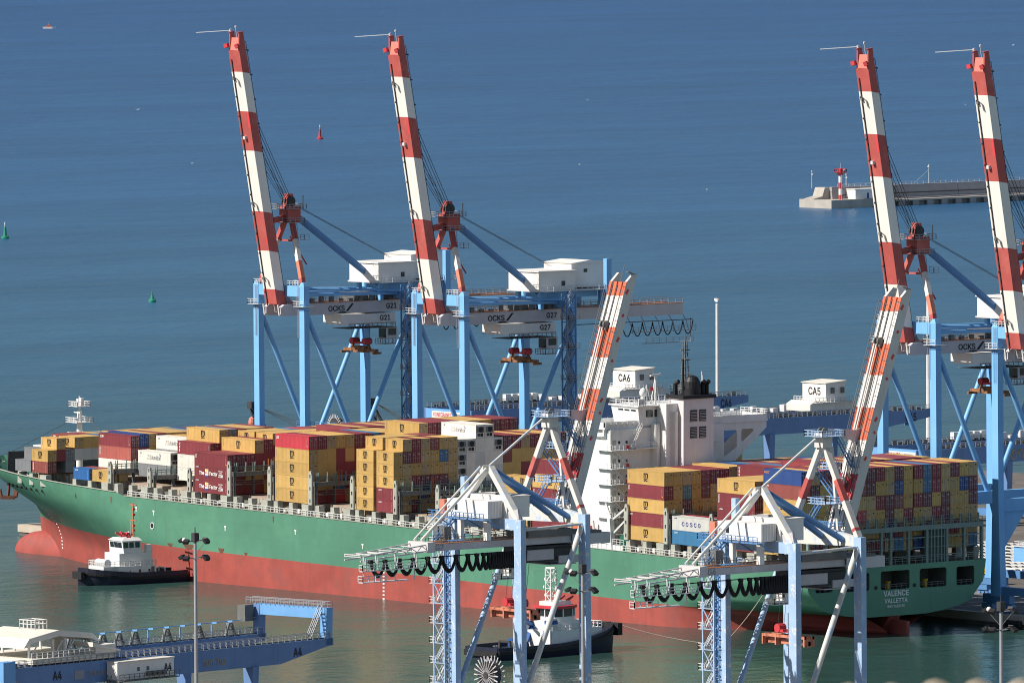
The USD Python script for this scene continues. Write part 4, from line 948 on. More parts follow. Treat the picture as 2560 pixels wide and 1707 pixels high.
for n_, q in enumerate(seen[:LIMIT]):
    key = (q['L'], q['col'], q['logo'], q['H'], q['kind'])
    r = sorted({p['t'] for p in BOXES if p['bay'] == q['bay']}); i = r.index(q['t'])
    half_ = '' if q['L'] > 8 else (' forward' if any(p['bay'] == q['bay'] and p['L'] < 8 and p['s'] < q['s'] - 3 for p in BOXES) else ' after')
    kindn = 'tank container' if q['kind'] == 'tank' else ('refrigerated box' if q['kind'] == 'reefer' else 'container')
    lab = f"{CNAME[q['col']]}{half_} {kindn}, {ORD[q['k']]} tier, {NTH[min(i, 18)]} row, {BAYN[q['bay']]}"
    if key not in PROTO: PROTO[key] = make_box(q['L'], q['col'], q['logo'], q['H'], q['kind'], box_matrix(q), lab, 'containers on the ship')
    else: dup(PROTO[key], box_matrix(q), lab)
rest = MB()
by = {}
for q in seen[LIMIT:] + [q for q in BOXES if q['score'] <= 0 and q['top'] > heights(q['bay'], q['t'], q['s']) - 3.2]:
    by.setdefault(q['col'], MB()).tm(trimesh.creation.box((q['L'], 2.438, q['H'])), tr(q['s'] + q['L'] / 2, -q['t'] * PITCH_Y - 1.219, q['z'] + q['H'] / 2))
rs = thing('remaining_containers', 'mass of container roofs and ends farther inboard on the ship', 'containers', SM); tag(rs, kind='stuff')
for c in by: by[c].build('container_mass', 'box_' + c, rs)
print('boxes', len(BOXES), 'seen', len(seen), 'protos', len(PROTO))

# ------------------------------------------------------------------ tall blue ship-to-shore cranes with raised striped booms
def lattice(mb, x0, x1, y0, y1, z0, z1, n, r=.14):
    for x in (x0, x1):
        for y in (y0, y1): mb.bar((x, y, z0), (x, y, z1), r * 2)
    h = (z1 - z0) / n
    for i in range(n + 1):
        z = z0 + i * h
        mb.bar((x0, y0, z), (x1, y0, z), r).bar((x0, y1, z), (x1, y1, z), r).bar((x0, y0, z), (x0, y1, z), r).bar((x1, y0, z), (x1, y1, z), r)
        if i < n:
            a, b = (0, 1) if i % 2 else (1, 0); X = (x0, x1); Yy = (y0, y1)
            mb.bar((X[a], y0, z), (X[b], y0, z + h), r).bar((X[a], y1, z), (X[b], y1, z + h), r).bar((x0, Yy[a], z), (x0, Yy[b], z + h), r).bar((x1, Yy[a], z), (x1, Yy[b], z + h), r)
    return mb
def hanging_cable(mb, y0, y1, z, drop, x, r=.09, n=8):
    pts = [(x, y0 + (y1 - y0) * t, z - drop * (1 - (2 * t - 1) ** 2) ** .8) for t in np.linspace(0, 1, n + 1)]
    return mb.path(pts, r, 5)
def sts_crane(sc, label, number, boom_lean=0.172, trolley_y=-22.5, spread_z=45.3, patches=0):
    t = thing('gantry_crane', label, 'crane', tr(sc, -52, 0), 'tall blue quay cranes with red and white booms')
    LX = 8.55; G = -30.0
    # legs, wheels, sills and beams
    for x in (LX, -LX):
        for y, top in ((0, 61.5), (G, 60.0)):
            l = MB().bb(x - .95, x + .95, y - .75, y + .75, 26, top); l.bar((x, y, 26), (x, y, 6), 1.9, 1.5, (0, 1, 0), 3.2, 1.6)
            lg = l.build('leg', 'crane_blue', t)
            bd = MB()
            for z in (56.0, 56.9): bd.bb(x - .98, x + .98, y - .78, y + .78, z, z + .12)
            if y == 0: bd.bb(x - .98, x + .98, .72, .80, 56.0, 56.6)
            bd.build('splice_band', 'crane_blue_dark', lg)
            MB().hexa([(x - .95, y - .75, top), (x + .95, y - .75, top), (x + .95, y + .75, top), (x - .95, y + .75, top)], [(x - .4, y - .5, top + .9), (x + .4, y - .5, top + .9), (x + .4, y + .5, top + .9), (x - .4, y + .5, top + .9)]).build('leg_cap', 'crane_blue', lg)
            bg = MB().bb(x - 4.2, x + 4.2, y - .7, y + .7, 4.6, 6.4)
            for k in (-3, 3): bg.bb(x + k - 1.7, x + k + 1.7, y - .6, y + .6, 3.4, 4.5)
            for k in np.linspace(-4.2, 4.2, 8): bg.tube((x + k, y - .3, 3.05), (x + k, y + .3, 3.05), .5, n=10)
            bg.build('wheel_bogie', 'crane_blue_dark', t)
        MB().bar((x, -.7, 24.7), (x, G + .7, 24.7), 1.5, 2.6).build('portal_beam', 'crane_blue', t)
        MB().plate([(0, 23.4), (0, 15), (-6.5, 23.4)], .8, (x, -.7, 0), (0, 1, 0), (0, 0, 1)).build('portal_gusset', 'crane_blue', t)
        MB().tube((x, -.6, 55.4), (x, G / 2 + .8, 25.6), .55, n=12).build('side_brace', 'crane_blue', t, smooth=40)
        MB().tube((x, G + .6, 53.5), (x, G / 2 - .8, 25.6), .55, n=12).build('side_brace', 'crane_blue', t, smooth=40)
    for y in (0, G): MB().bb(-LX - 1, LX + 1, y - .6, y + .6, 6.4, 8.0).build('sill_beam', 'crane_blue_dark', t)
    MB().bb(-LX + .95, -2.9, -.65, .65, 59.2, 61.6).bb(3.0, LX - .95, -.65, .65, 59.2, 61.6).bb(-2.9, 3.0, -.9, .4, 59.2, 61.6).build('portal_top_beam', 'crane_blue', t)
    MB().bb(-LX + .95, LX - .95, G - .6, G + .6, 57.6, 59.6).build('landside_top_beam', 'crane_blue', t)
    for x in (-LX + .3, LX - .3): MB().tube((x, -.8, 59.6), (x * .55, G + .8, 58.9), .42, n=10).build('horizontal_tie', 'crane_blue', t, smooth=40)
    MB().tube((0, -2, 60.6), (LX - 1.2, G + .6, 59.6), .3).tube((0, -2, 60.6), (-LX + 1.2, G + .6, 59.6), .3).build('horizontal_tie', 'crane_blue', t)
    # walkways on the leg heads
    wk = MB()
    for x in (LX, -LX):
        wk.bb(x - 1.8, x + 2.1, -1.5, 1.6, 57.0, 57.1); wk.rail([(x - 1.8, 1.6, 57.1), (x + 2.1, 1.6, 57.1), (x + 2.1, -1.5, 57.1)], 1.1, 1.2, .05)
    wk.rail([(3, .7, 61.6), (LX + .9, .7, 61.6), (LX + .9, -.7, 61.6)], 1.1, 1.0, .05).rail([(-3, .7, 61.6), (-LX + 1.2, .7, 61.6)], 1.1, 1.0, .05).rail([(-3, -.7, 61.6), (-LX + 1.2, -.7, 61.6)], 1.1, 1.0, .05)
    wk.build('leg_walkway', 'pale_steel', t)
    ld = MB()
    for x in (LX - .2, -LX + 1.1):
        for dx in (-.25, .25): ld.bar((x + dx, .95, 50), (x + dx, .95, 61.5), .08)
        for z in np.arange(57, 61.5, .5): ld.bar((x - .25, .95, z), (x + .25, .95, z), .06)
    ld.build('ladder', 'galvanised', t)
    # twin girder with the maker's lettering, rails and walkway
    for x in (-2.75, 2.75): 
        g = MB().bb(x - .55, x + .55, -66, 1.6, 54.7, 57.3).hexa([(x - .55, 1.6, 54.7), (x + .55, 1.6, 54.7), (x + .55, 2.6, 55.2), (x - .55, 2.6, 55.2)], [(x - .55, 1.6, 57.3), (x + .55, 1.6, 57.3), (x + .55, 2.6, 56.6), (x - .55, 2.6, 56.6)])
        gd = g.build('main_girder', 'girder_grey', t)
        MB().bb(x - .6, x + .6, -66, -1.5, 57.3, 57.42).build('rail_strip', 'rust_orange', gd)
        MB().rail([(x - .5, -66, 57.4), (x - .5, -2, 57.4)], 1.1, 2.0, .05).build('girder_railing', 'galvanised', gd)
    for y in (-64.5, -45, -30, -12, 0): MB().bb(-2.2, 2.2, y - .6, y + .6, 55.4, 57.0).build('girder_cross_tie', 'girder_grey', t)
    bx = MB()
    for k in range(13): y = -3 - k * 2.7; bx.bb(-3.6, -2.9, y - 1.0, y, 57.5, 57.5 + RND.uniform(.5, 1.5))
    bx.build('girder_fitting', 'lashing_grey', t)
    MB().text('PACECO', .1, (0, 0, 0), (0, -1, 0), (0, 0, 1)) if False else None
    MB().text('OCKS', 1.15, (-3.34, -10.6, 55.35), (0, -1, 0), (0, 0, 1), True, .03, 4.6).plate([(0, 0), (.7, 0), (2.3, 1.7), (1.7, 1.7)], .04, (-3.33, -15.6, 55.2), (0, -1, 0), (0, 0, 1)).plate([(-.5, 0), (2.2, 0), (1.7, .35), (0, .35)], .04, (-3.33, -13.8, 54.8), (0, -1, 0), (0, 0, 1)).build('girder_lettering', 'logo_black', t)
    MB().text(number, 1.15, (-3.34, -27.0, 55.4), (0, -1, 0), (0, 0, 1), True, .03, 2.9).build('girder_lettering', 'logo_black', t)
    # hinge bracket
    for x in (-2.75, 2.75):
        MB().plate([(-2.2, 57.2), (.4, 57.2), (-.2, 58.9), (-.7, 58.9)], .5, (x, -3.0, 0), (0, 1, 0), (0, 0, 1)).build('hinge_plate', 'girder_grey', t)
        MB().bar((x, 2.6, 54.9), (x, 3.0, 57.3), .25, .35).build('boom_latch', 'girder_white', t)
    # the raised boom, its painted bands one section each
    zb0, yb0 = 57.4, 2.7
    def bp(z, x, d): return (x, yb0 + (z - zb0) * boom_lean - d, z - d * boom_lean)
    edges = [(57.4, 60.75, 'boom_red'), (60.75, 69.45, 'boom_white'), (69.45, 78.3, 'boom_red'), (78.3, 91.95, 'boom_white'), (91.95, 100.8, 'boom_red'), (100.8, 109.65, 'boom_white'), (109.65, 114.5, 'boom_red')]
    def dep(z): return np.interp(z, [57.4, 69, 109, 118], [2.6, 2.55, 2.1, 1.9])
    def wid(z): return np.interp(z, [57.4, 109, 118], [2.02, 1.92, 1.85])
    for z0, z1, m in edges:
        mb = MB(); v = []
        for z in (z0, z1):
            w, d = wid(z), dep(z); v.append([bp(z, -w, d), bp(z, w, d), bp(z, w, 0), bp(z, -w, 0)])
        sec = mb.hexa(v[0], v[1]).build('boom_section', m, t)
        w = wid((z0 + z1) / 2)
        MB().bar(bp(z0, w + .12, .12), bp(z1, w + .12, .12), .24, .26).build('boom_flange', m, sec)
    sec = MB()
    for sg in (1, -1):
        w = wid(114); d = dep(116); sec.hexa([bp(114.5, sg * w - (.38 if sg > 0 else 0), d), bp(114.5, sg * w + (.38 if sg < 0 else 0), d), bp(114.5, sg * w + (.38 if sg < 0 else 0), 0), bp(114.5, sg * w - (.38 if sg > 0 else 0), 0)],
                                            [bp(119, sg * w - (.38 if sg > 0 else 0), d), bp(119, sg * w + (.38 if sg < 0 else 0), d), bp(118.6, sg * w + (.38 if sg < 0 else 0), .75), bp(118.6, sg * w - (.38 if sg > 0 else 0), .75)])
        sec.bar(bp(119.0, sg * (w - .19), d), bp(118.6, sg * (w - .19), .5), .6, .12)
    sec.build('boom_tip_horn', 'boom_red', t)
    w = wid(115) - .38
    MB().hexa([bp(114.5, -w, 1.8), bp(114.5, w, 1.8), bp(114.5, w, .02), bp(114.5, -w, .02)], [bp(117.6, -w, 1.85), bp(117.6, w, 1.85), bp(117.5, w, .9), bp(117.5, -w, .9)]).build('boom_tip_face', 'boom_pale_red', t)
    MB().bar(bp(115.6, 1.9, -.1), bp(115.3, 2.9, -.3), .7, .9).bar(bp(115.6, -1.9, -.1), bp(115.2, -1.3, -.5), .7, .9).build('boom_buffer', 'signal_red', t)
    MB().bar(bp(119.1, 2.2, 1.2), bp(117.8, 8.8, -3.5), .14).tube(bp(118.8, 1.9, 1.2), bp(119.4, 1.9, 1.2), .25).tube(bp(117.4, -.2, 1.2), bp(120.1, -.2, 1.2), .07).lathe([(.05, 0), (.22, .15), (.22, .5), (.05, .6)], bp(119.6, -.2, 1.2), 8).build('wind_vane', 'pale_steel', t)
    # rail, cable and fittings on the visible face, ladder behind
    MB().bar(bp(57.0, 1.42, -.12), bp(112.4, 1.36, -.12), .2, .25).build('boom_trolley_rail', 'dark_steel', t)
    ft = MB()
    for z in np.arange(60, 112, 4.4): ft.bb(*[c for p in zip(np.array(bp(z, 1.55, -.1)) - .18, np.array(bp(z, 1.55, -.1)) + .18) for c in p])
    ft.build('rail_clip', 'black', t)
    for z in (63.3, 80.2, 108.2):
        l = MB().bar(bp(z, .9, -.1), bp(z + .2, .3, -.9), .15).bb(*[c for p in zip(np.array(bp(z - .3, .25, -1.0)) - .28, np.array(bp(z - .3, .25, -1.0)) + .28) for c in p]).bar(bp(z - .5, .15, -.9), bp(z - 1.1, -.1, -.9), .35)
        l.build('boom_floodlight', 'lashing_grey', t)
    MB().bb(*[c for p in zip(np.array(bp(94.8, .35, -.3)) - .35, np.array(bp(94.8, .35, -.3)) + .35) for c in p]).build('boom_junction_box', 'pale_steel', t)
    for z, a, b, zz in ((99.2, -1.2, -1.9, 97.0), (72.2, -1.4, -1.9, 71.0))[:1 + (patches > 0)]:
        MB().hexa([bp(zz, a, -.015), bp(zz, b, -.015), bp(zz, b, .02), bp(zz, a, .02)], [bp(100.75 if zz > 90 else z, a, -.015), bp(100.75 if zz > 90 else z, b, -.015), bp(100.75 if zz > 90 else z, b, .02), bp(100.75 if zz > 90 else z, a, .02)]).build('fresh_paint_patch', 'boom_patch', t)
    lb = MB()
    for dx in (-.28, .28): lb.bar(bp(58, -1.0 + dx, 3.3), bp(117, -1.0 + dx, 2.7), .09)
    for z in np.arange(58, 117, 1.2): lb.bar(bp(z, -1.28, 3.3 - (z - 58) * .0102), bp(z, -.72, 3.3 - (z - 58) * .0102), .08)
    for z in np.arange(60, 116, 5.5): lb.bar(bp(z, -1, 2.2), bp(z, -1, 3.4), .14, .3)
    lb.build('boom_ladder', 'dark_steel', t)
    # A-frame, apex and stays
    for x in (LX - .6, -LX + .6):
        k = x / abs(x); p0, p1 = vec(x, -.2, 61.8), vec(k * 1.0, -2.3, 76.5); segs = [(0, .1, 'boom_red'), (.1, .36, 'orange_faded'), (.36, .68, 'boom_white'), (.68, 1.0, 'boom_red')]
        for a, b, m in segs: MB().bar(p0 + (p1 - p0) * a, p0 + (p1 - p0) * b, 1.15 - .25 * a if a > .05 else .6, 1.0, (0, 1, 0), 1.15 - .25 * b, 1.0).build('a_frame_leg', m, t)
        pass
    MB().bar((-3.0, -2.2, 71.5), (3.0, -2.2, 71.5), .4).bar((0, -2.5, 72.5), (-1.6, -6, 66), .3).build('a_frame_tie', 'boom_red', t)
    MB().bb(-1.7, 1.7, -4.4, -.9, 75.6, 79.2).plate([(-1.3, 79.2), (1.0, 79.2), (.6, 82.0), (-.7, 82.0)], 1.6, (0, -2.2, 0), (0, 1, 0), (0, 0, 1)).build('apex_head', 'boom_red', t)
    sh = MB()
    for x in (-1.0, 0, 1.0): sh.tube((x - .2, -2.2, 80.3), (x + .2, -2.2, 80.3), 1.15, n=14)
    sh.build('apex_sheave', 'dark_steel', t)
    MB().bar((0, -.8, 76.6), (0, 2.6, 76.0), .9, 1.2).build('boom_stop', 'boom_red', t)
    ap = MB()
    for z, r in ((75.5, 2.6), (78.6, 2.9)): ap.bb(-r, r, -2.2 - r, -2.2 + r, z, z + .1).rail([(-r, -2.2 - r, z), (r, -2.2 - r, z), (r, -2.2 + r, z), (-r, -2.2 + r, z), (-r, -2.2 - r, z)], 1.1, 1.2, .05)
    ap.bb(-3.2, -1.8, -5.6, -4.2, 71.6, 71.7).rail([(-3.2, -5.6, 71.7), (-3.2, -4.2, 71.7), (-1.8, -4.2, 71.7)], 1.1, 1, .05).bar((-2.4, -4.6, 78.7), (-2.4, -4.6, 81.6), .2)
    ap.build('apex_platform', 'galvanised', t)
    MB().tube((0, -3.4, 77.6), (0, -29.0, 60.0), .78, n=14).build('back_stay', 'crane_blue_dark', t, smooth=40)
    hoist = MB()
    for x in (-1.5, -.6, .6, 1.5):
        hoist.tube((x, -2, 80.6), bp(98.5, x, 2.6), .075, n=4); hoist.tube((x * .8, -1.6, 80.2), bp(91, x, 2.7), .06, n=4)
    for x in (-.4, .4): hoist.tube((x, -3.2, 79.8), (x, -31, 66.6), .06, n=4).tube((x - 1.6, -3, 75.5), (x - 1.6, -5.2, 58), .05, n=4)
    hoist.build('hoist_rope', 'dark_steel', t)
    # machinery house on the girder
    MB().bb(-5.6, 5.2, -33.5, -23.2, 61.6, 65.7).bb(-5.9, 5.5, -33.8, -22.9, 65.7, 65.95).build('machinery_house', 'house_white', t)
    MB().bb(-4.2, 5.6, -43.5, -33.5, 62.0, 67.3).hexa([(-4.5, -43.8, 67.3), (5.9, -43.8, 67.3), (5.9, -33.2, 67.3), (-4.5, -33.2, 67.3)], [(-4.5, -43.8, 67.5), (5.9, -43.8, 67.5), (5.9, -38.6, 67.9), (-4.5, -38.6, 67.9)]).build('machinery_house', 'house_white', t)
    MB().bb(-5.66, -5.6, -30.6, -29.6, 62.4, 63.6).bb(-4.26, -4.2, -38, -37, 65.2, 66).build('house_window', 'glass_dark', t)
    MB().bb(-5.9, 5.6, -44, -23, 61.3, 61.6).build('house_floor', 'girder_white', t)
    MB().rail([(-7.0, -23, 61.5), (-7.0, -44, 61.5)], 1.1, 1.6, .05).bb(-7.1, -5.7, -44, -23, 61.35, 61.5).build('house_gallery', 'pale_steel', t)
    mb = MB()
    for x, y in ((-4, -25), (4, -25), (-4, -42), (4, -42), (-4, -33), (4, -33)): mb.bar((x, y, 57.4), (x, y, 61.4), .9)
    mb.bb(-4, 4, -41, -27, 59.8, 61.2).build('house_support', 'crane_blue', t)
    MB().bar((-LX + 1.5, -41.5, 58), (-LX + 1.5, -41.5, 68.2), 1.4, 1.2).build('stub_mast', 'crane_blue', t)
    # trolley with its number, cab, head block and spreader
    ty = trolley_y
    MB().bb(-3.4, 3.4, ty - 7, ty + 7, 52.0, 54.4).hexa([(-3.4, ty + 7, 52.0), (3.4, ty + 7, 52.0), (3.4, ty + 8.2, 52.6), (-3.4, ty + 8.2, 52.6)], [(-3.4, ty + 7, 54.4), (3.4, ty + 7, 54.4), (3.4, ty + 8.2, 54.4), (-3.4, ty + 8.2, 54.4)]).build('trolley', 'house_white', t)
    MB().text(number, 1.15, (-3.46, ty - 2.6, 52.8), (0, -1, 0), (0, 0, 1), True, .03, 2.9).build('trolley_number', 'logo_black', t)
    MB().rail([(-3.6, ty - 7, 51.2), (-3.6, ty + 6, 51.2)], 1.0, 1.3, .05).bb(-3.7, 3.7, ty - 7, ty + 6, 51.1, 51.2).build('trolley_walkway', 'lashing_grey', t)
    MB().bb(-3.2, -.4, ty - 7.8, ty - 4.6, 48.4, 51.2).build('operator_cab', 'girder_white', t)
    MB().bb(-3.26, -3.2, ty - 7.4, ty - 5.2, 49.3, 50.8).bb(-3.1, -.5, ty - 4.6, ty - 4.54, 48.8, 50.8).build('cab_window', 'glass_dark', t)
    MB().rail([(-3.6, ty - 9, 47.4), (-3.6, ty - 4, 47.4), (0, -4 + ty, 47.4)], 1.1, 1.0, .06).bb(-3.7, 0, ty - 9, ty - 4, 47.3, 47.4).bar((-3.5, ty - 8.8, 47.4), (-3.5, ty - 8.8, 54), .2).bar((-.2, ty - 8.8, 47.4), (-.2, ty - 8.8, 54), .2).build('cab_platform', 'galvanised', t)
    MB().bb(-3, 3, ty - 6, ty + 4, 57.4, 59.2).rail([(-3.2, ty - 6.4, 57.4), (-3.2, ty + 4.4, 57.4)], 1.1, 1, .06).build('trolley_winch', 'lashing_grey', t)
    sy = ty + .2
    rp = MB()
    for x in (-2.2, 2.2):
        for y in (-.8, .8): rp.tube((x, sy + y, 52), (x, sy + y, spread_z + 3.1), .05, n=4)
    rp.build('hoist_rope', 'dark_steel', t)
    hb = MB().bb(-3, 3, sy - .8, sy + .8, spread_z + 2.2, spread_z + 2.6)
    for x in (-2.3, 2.3): hb.tube((x, sy - 1.0, spread_z + 2.8), (x, sy + 1.0, spread_z + 2.8), .75, n=12)
    hb.build('head_block', 'signal_red', t)
    sp = MB().bb(-6.0, 6.0, sy - .45, sy + .45, spread_z + .5, spread_z + 1.1).bb(-6.1, -5.7, sy - 1.2, sy + 1.2, spread_z, spread_z + .5).bb(5.7, 6.1, sy - 1.2, sy + 1.2, spread_z, spread_z + .5).bb(-2.2, 2.2, sy - 1.0, sy + 1.0, spread_z + .3, spread_z + 1.7)
    sp.bar((-2.6, sy, spread_z + 2.2), (-3.6, sy, spread_z + 1.0), .4).bar((2.6, sy, spread_z + 2.2), (3.6, sy, spread_z + 1), .4)
    sp.build('spreader', 'spreader_brown', t)
    # stair and lift tower on the landside leg
    tw = lattice(MB(), -LX - 3.0, -LX - 1.2, G + 1.2, G + 3.6, 8, 61, 17, .13)
    tw.build('stair_tower', 'crane_blue_dark', t)
    stt = MB(); 
    for k in range(17):
        z = 8 + k * 3.118; a, b = ((-LX - 2.1, G + 1.4, z), (-LX - 2.1, G + 3.4, z + 3.1)) if k % 2 else ((-LX - 2.1, G + 3.4, z), (-LX - 2.1, G + 1.4, z + 3.1))
        stt.stairs(a, b, .8, (1, 0, 0), 6)
    for z in (30, 36, 42, 49, 55.4): stt.bb(-LX - 4.0, -LX - 1.2, G + .8, G + 4, z, z + .1).rail([(-LX - 4, G + .8, z), (-LX - 4, G + 4, z), (-LX - 1.2, G + 4, z)], 1.1, 1.1, .05)
    stt.build('stair_flight', 'galvanised', t)
    # festoon cables under the landside end
    fs = MB().bar((-4.2, -32, 53.6), (-4.2, -68, 53.6), .16)
    for k in range(9): hanging_cable(fs, -42 - k * 2.9, -42 - (k + 1) * 2.9, 53.4, 3.0 if k > 1 else 3.4, -4.2, .13)
    fs.build('festoon_cable', 'rubber', t)
    fh = MB()
    for k in range(5): y = -50 - k * 4.0; fh.bar((-3.2, y, 54.7), (-4.3, y, 53.5), .12).bar((-5.2, y, 51.4), (-4.3, y, 53.6), .1)
    fh.bb(-5.4, -4.0, -68, -50, 51.2, 51.3).rail([(-5.4, -68, 51.3), (-5.4, -50, 51.3)], 1.1, 1.6, .05).bb(-5.0, -3.4, -67.5, -54, 48.6, 48.7).rail([(-5, -67.5, 48.7), (-5, -54, 48.7)], 1.1, 2, .05).bar((-4.2, -67.4, 54), (-4.2, -67.4, 48.7), .15)
    fh.build('festoon_walkway', 'galvanised', t)
    # cable reel at the sill
    rl = MB()
    rl.tube((LX - 3, -3.0, 24), (LX - 3, -3.6, 24), .8)
    return t
sts_crane(78.7, 'leftmost tall blue quay crane, marked G21, its striped boom raised highest at left', 'G21', patches=1)
sts_crane(20.2, 'second tall blue quay crane from the left, trolley marked G27', 'G27', boom_lean=0.168)
sts_crane(-139.45, 'third tall blue quay crane, its boom rising behind the right-hand near crane', 'G24', boom_lean=.166)
sts_crane(-176.2, 'rightmost tall blue quay crane, marked G26, partly cut off by the picture edge', 'G26', boom_lean=.164, trolley_y=-18.2, spread_z=44.5)

# ------------------------------------------------------------------ older pale blue quay cranes close to the viewer
def near_crane(sc, number, label):
    t = thing('near_gantry_crane', label, 'crane', tr(sc, 144.76, 0), 'older pale blue quay cranes in the foreground')
    G, LX = 15.24, 10.0
    for x in (LX, -LX):
        for y, top in ((0, 38.7), (G, 38.4)):
            MB().bb(x - 1.05, x + 1.05, y - .6, y + .6, 4.5, top).build('leg', 'old_blue', t)
            bg = MB().bb(x - 4, x + 4, y - .6, y + .6, 3.2, 4.6)
            for k in np.linspace(-3.6, 3.6, 8): bg.tube((x + k, y - .3, 2.95), (x + k, y + .3, 2.95), .42, n=10)
            bg.build('wheel_bogie', 'crane_blue_dark', t)
        MB().tube((x, .6, 36.6), (x, G - .5, 5.0), .55, n=12).build('side_brace', 'old_white_blue' if x < 0 else 'old_blue', t, smooth=40)
        MB().tube((x, G - .6, 36.4), (x, .6, 36.9), .28, n=10).build('side_tie', 'old_white_blue', t, smooth=40)
        MB().bar((x, .6, 4.9), (x, G - .6, 4.9), .9, 1.2).build('sill_tie', 'old_blue', t)
    for y in (0, G):
        if y: MB().bb(-LX + 1.05, LX - 1.05, y - .5, y + .5, 36.4, 38.4).build('portal_beam', 'old_blue', t)
        else: MB().plate([(-LX + 1.05, 37.0), (LX - 1.05, 36.6), (LX - 1.05, 38.5), (5.5, 40.0), (-1.5, 39.8), (-LX + 1.05, 38.7)], 1.0, (0, y, 0), (1, 0, 0), (0, 0, 1)).build('portal_beam', 'old_white_blue', t)
    # rear A-frame over the landside legs
    apex = (0, G - .6, 47.6)
    for x in (LX - .2, -LX + .2):
        MB().bar((x, G, 38.2), (apex[0] + np.sign(x) * .5, apex[1], apex[2]), 1.05, 1.2, (0, 1, 0)).build('rear_a_frame_leg', 'old_white_blue', t)
    MB().tube(apex, (0, .6, 38.4), .6, n=12).tube((apex[0], apex[1], apex[2]), (-6, .6, 38.0), .55, n=12).build('rear_a_frame_prop', 'crane_blue_dark', t, smooth=40)
    MB().bb(-.7, .7, G - 1.4, G + .2, 46.9, 47.9).build('apex_block', 'lashing_grey', t)
    MB().bar((-LX + 2.6, G + .2, 38.0), (-LX - .3, G + .2, 38.6), .5, 3.6).build('gusset_plate', 'girder_grey', t)
    # front A-frame carrying the boom
    ap2 = (0, .2, 57.4)
    for x in (LX - .3, -LX + .3):
        MB().bar((x, 0, 38.6), (np.sign(x) * .55, .2, 54.6), .95, 1.1, (0, 1, 0)).build('front_a_frame_leg', 'worn_white', t)
        f = .52
        p = vec(x, 0, 38.6); q = vec(np.sign(x) * .55, .2, 54.6)
        MB().bar(p + (q - p) * .40, p + (q - p) * .63, 1.0, 1.14, (0, 1, 0)).build('red_band', 'boom_red', t)
        MB().bar(p + (q - p) * .07, p + (q - p) * .10, 1.0, 1.14, (0, 1, 0)).build('red_band', 'boom_red', t)
    MB().bar((-2.6, -1.2, 39), (-.3, -1.6, 54.5), .5).build('front_a_frame_prop', 'worn_white_red', t)
    MB().bb(-1.2, 1.2, -1.0, 1.2, 54.4, 57.0).build('front_apex_head', 'worn_white_red', t)
    sh = MB()
    for x in (-.6, .6): sh.tube((x - .12, .2, 57.3), (x + .12, .2, 57.3), .7, n=12)
    sh.build('apex_sheave', 'lashing_grey', t)
    pl = MB()
    for z, a, b in ((56.4, -2.8, 2.4), (44.2, -2.6, 1.8), (50.4, -2.0, -.2)): pl.bb(-2.6, 2.6, a, b, z, z + .1).rail([(-2.6, b, z), (2.6, b, z), (2.6, a, z), (-2.6, a, z), (-2.6, b, z)], 1.1, 1.1, .06)
    pl.build('a_frame_platform', 'old_blue', t)
    stt = MB().stairs((-.8, -2.2, 56.4), (-.8, -6.2, 50.4), .9, (1, 0, 0)).stairs((4.0, -1.0, 50.4), (-1.4, -2.4, 44.2), .9, (0, 1, 0)).stairs((2.4, -1.4, 44.2), (6.6, -1.4, 39.6), .9, (0, 1, 0))
    for k in range(10): stt.bar((-2.6 + k * .5, -2.6, 49), (-2.2 + k * .5, -1.2, 52.5), .09)
    stt.rail([(-4, -1.2, 39.8), (6, -1.2, 39.8)], 1.1, 1.1, .06).rail([(-4, 1, 39.8), (6, 1, 39.8)], 1.1, 1.1, .06)
    stt.build('a_frame_stair', 'crane_blue_dark', t)
    MB().tube((0, apex[1] - .2, apex[2] + .3), (0, .6, 56.8), .24, n=8).tube((0, apex[1] + .3, apex[2]), (0, 30.6, 34.8), .30, n=8).build('stay_pipe', 'old_white_blue', t, smooth=40)
    MB().tube((2.2, apex[1] + .3, apex[2]), (2.2, 30.6, 34.8), .2, n=8).build('stay_pipe', 'old_white_blue', t, smooth=40)
    # raised boom: grey side girders, banded panels and rails on the upper face
    yb, zb, lean = -2.4, 38.6, -0.333
    zt = 81.0
    un = vec(0, lean, 1); un /= np.linalg.norm(un); nn = vec(0, 1, -lean); nn /= np.linalg.norm(nn)
    def bp(z, x, d): return vec(x, yb + (z - zb) * lean, z) - nn * d
    for x in (2.2, -2.2): 
        g = MB().bar(bp(zb, x, 1.0), bp(zt, x, 1.0), .6, 2.0, nn); g.hexa([bp(zt, x - .3, 2.0), bp(zt, x + .3, 2.0), bp(zt, x + .3, 0), bp(zt, x - .3, 0)], [bp(zt + 2.0, x - .3, 2.0), bp(zt + 2.0, x + .3, 2.0), bp(zt + 1.9, x + .3, 1.1), bp(zt + 1.9, x - .3, 1.1)])
        g.build('boom_side_girder', 'worn_white', t)
    bands = [(81.0, 78.4, 'orange_red'), (78.4, 72.65, 'boom_white'), (72.65, 67.0, 'orange_red'), (67.0, 61.2, 'boom_white'), (61.2, 55.4, 'orange_red'), (55.4, 49.4, 'boom_white'), (49.4, 44.8, 'signal_red'), (44.8, 38.6, 'boom_white')]
    for z1, z0, m in bands:
        MB().bar(bp(z0, 0, .5), bp(z1, 0, .5), 3.8, .3, nn).build('boom_panel', m, t)
        for x in (2.2, -2.2): MB().bar(bp(z0, x, -.03), bp(z1, x, -.03), .66, .06, nn).build('boom_panel_edge', m, t)
        for x in (-.75, .75): MB().bar(bp(z0, x, .22), bp(z1, x, .22), .5, .26, nn).build('boom_rail_seat', m, t)
    rl = MB()
    for x in (1.78, .35, -.35, -1.78): rl.bar(bp(zb, x, .3), bp(80.6, x, .3), .1, .3, nn)
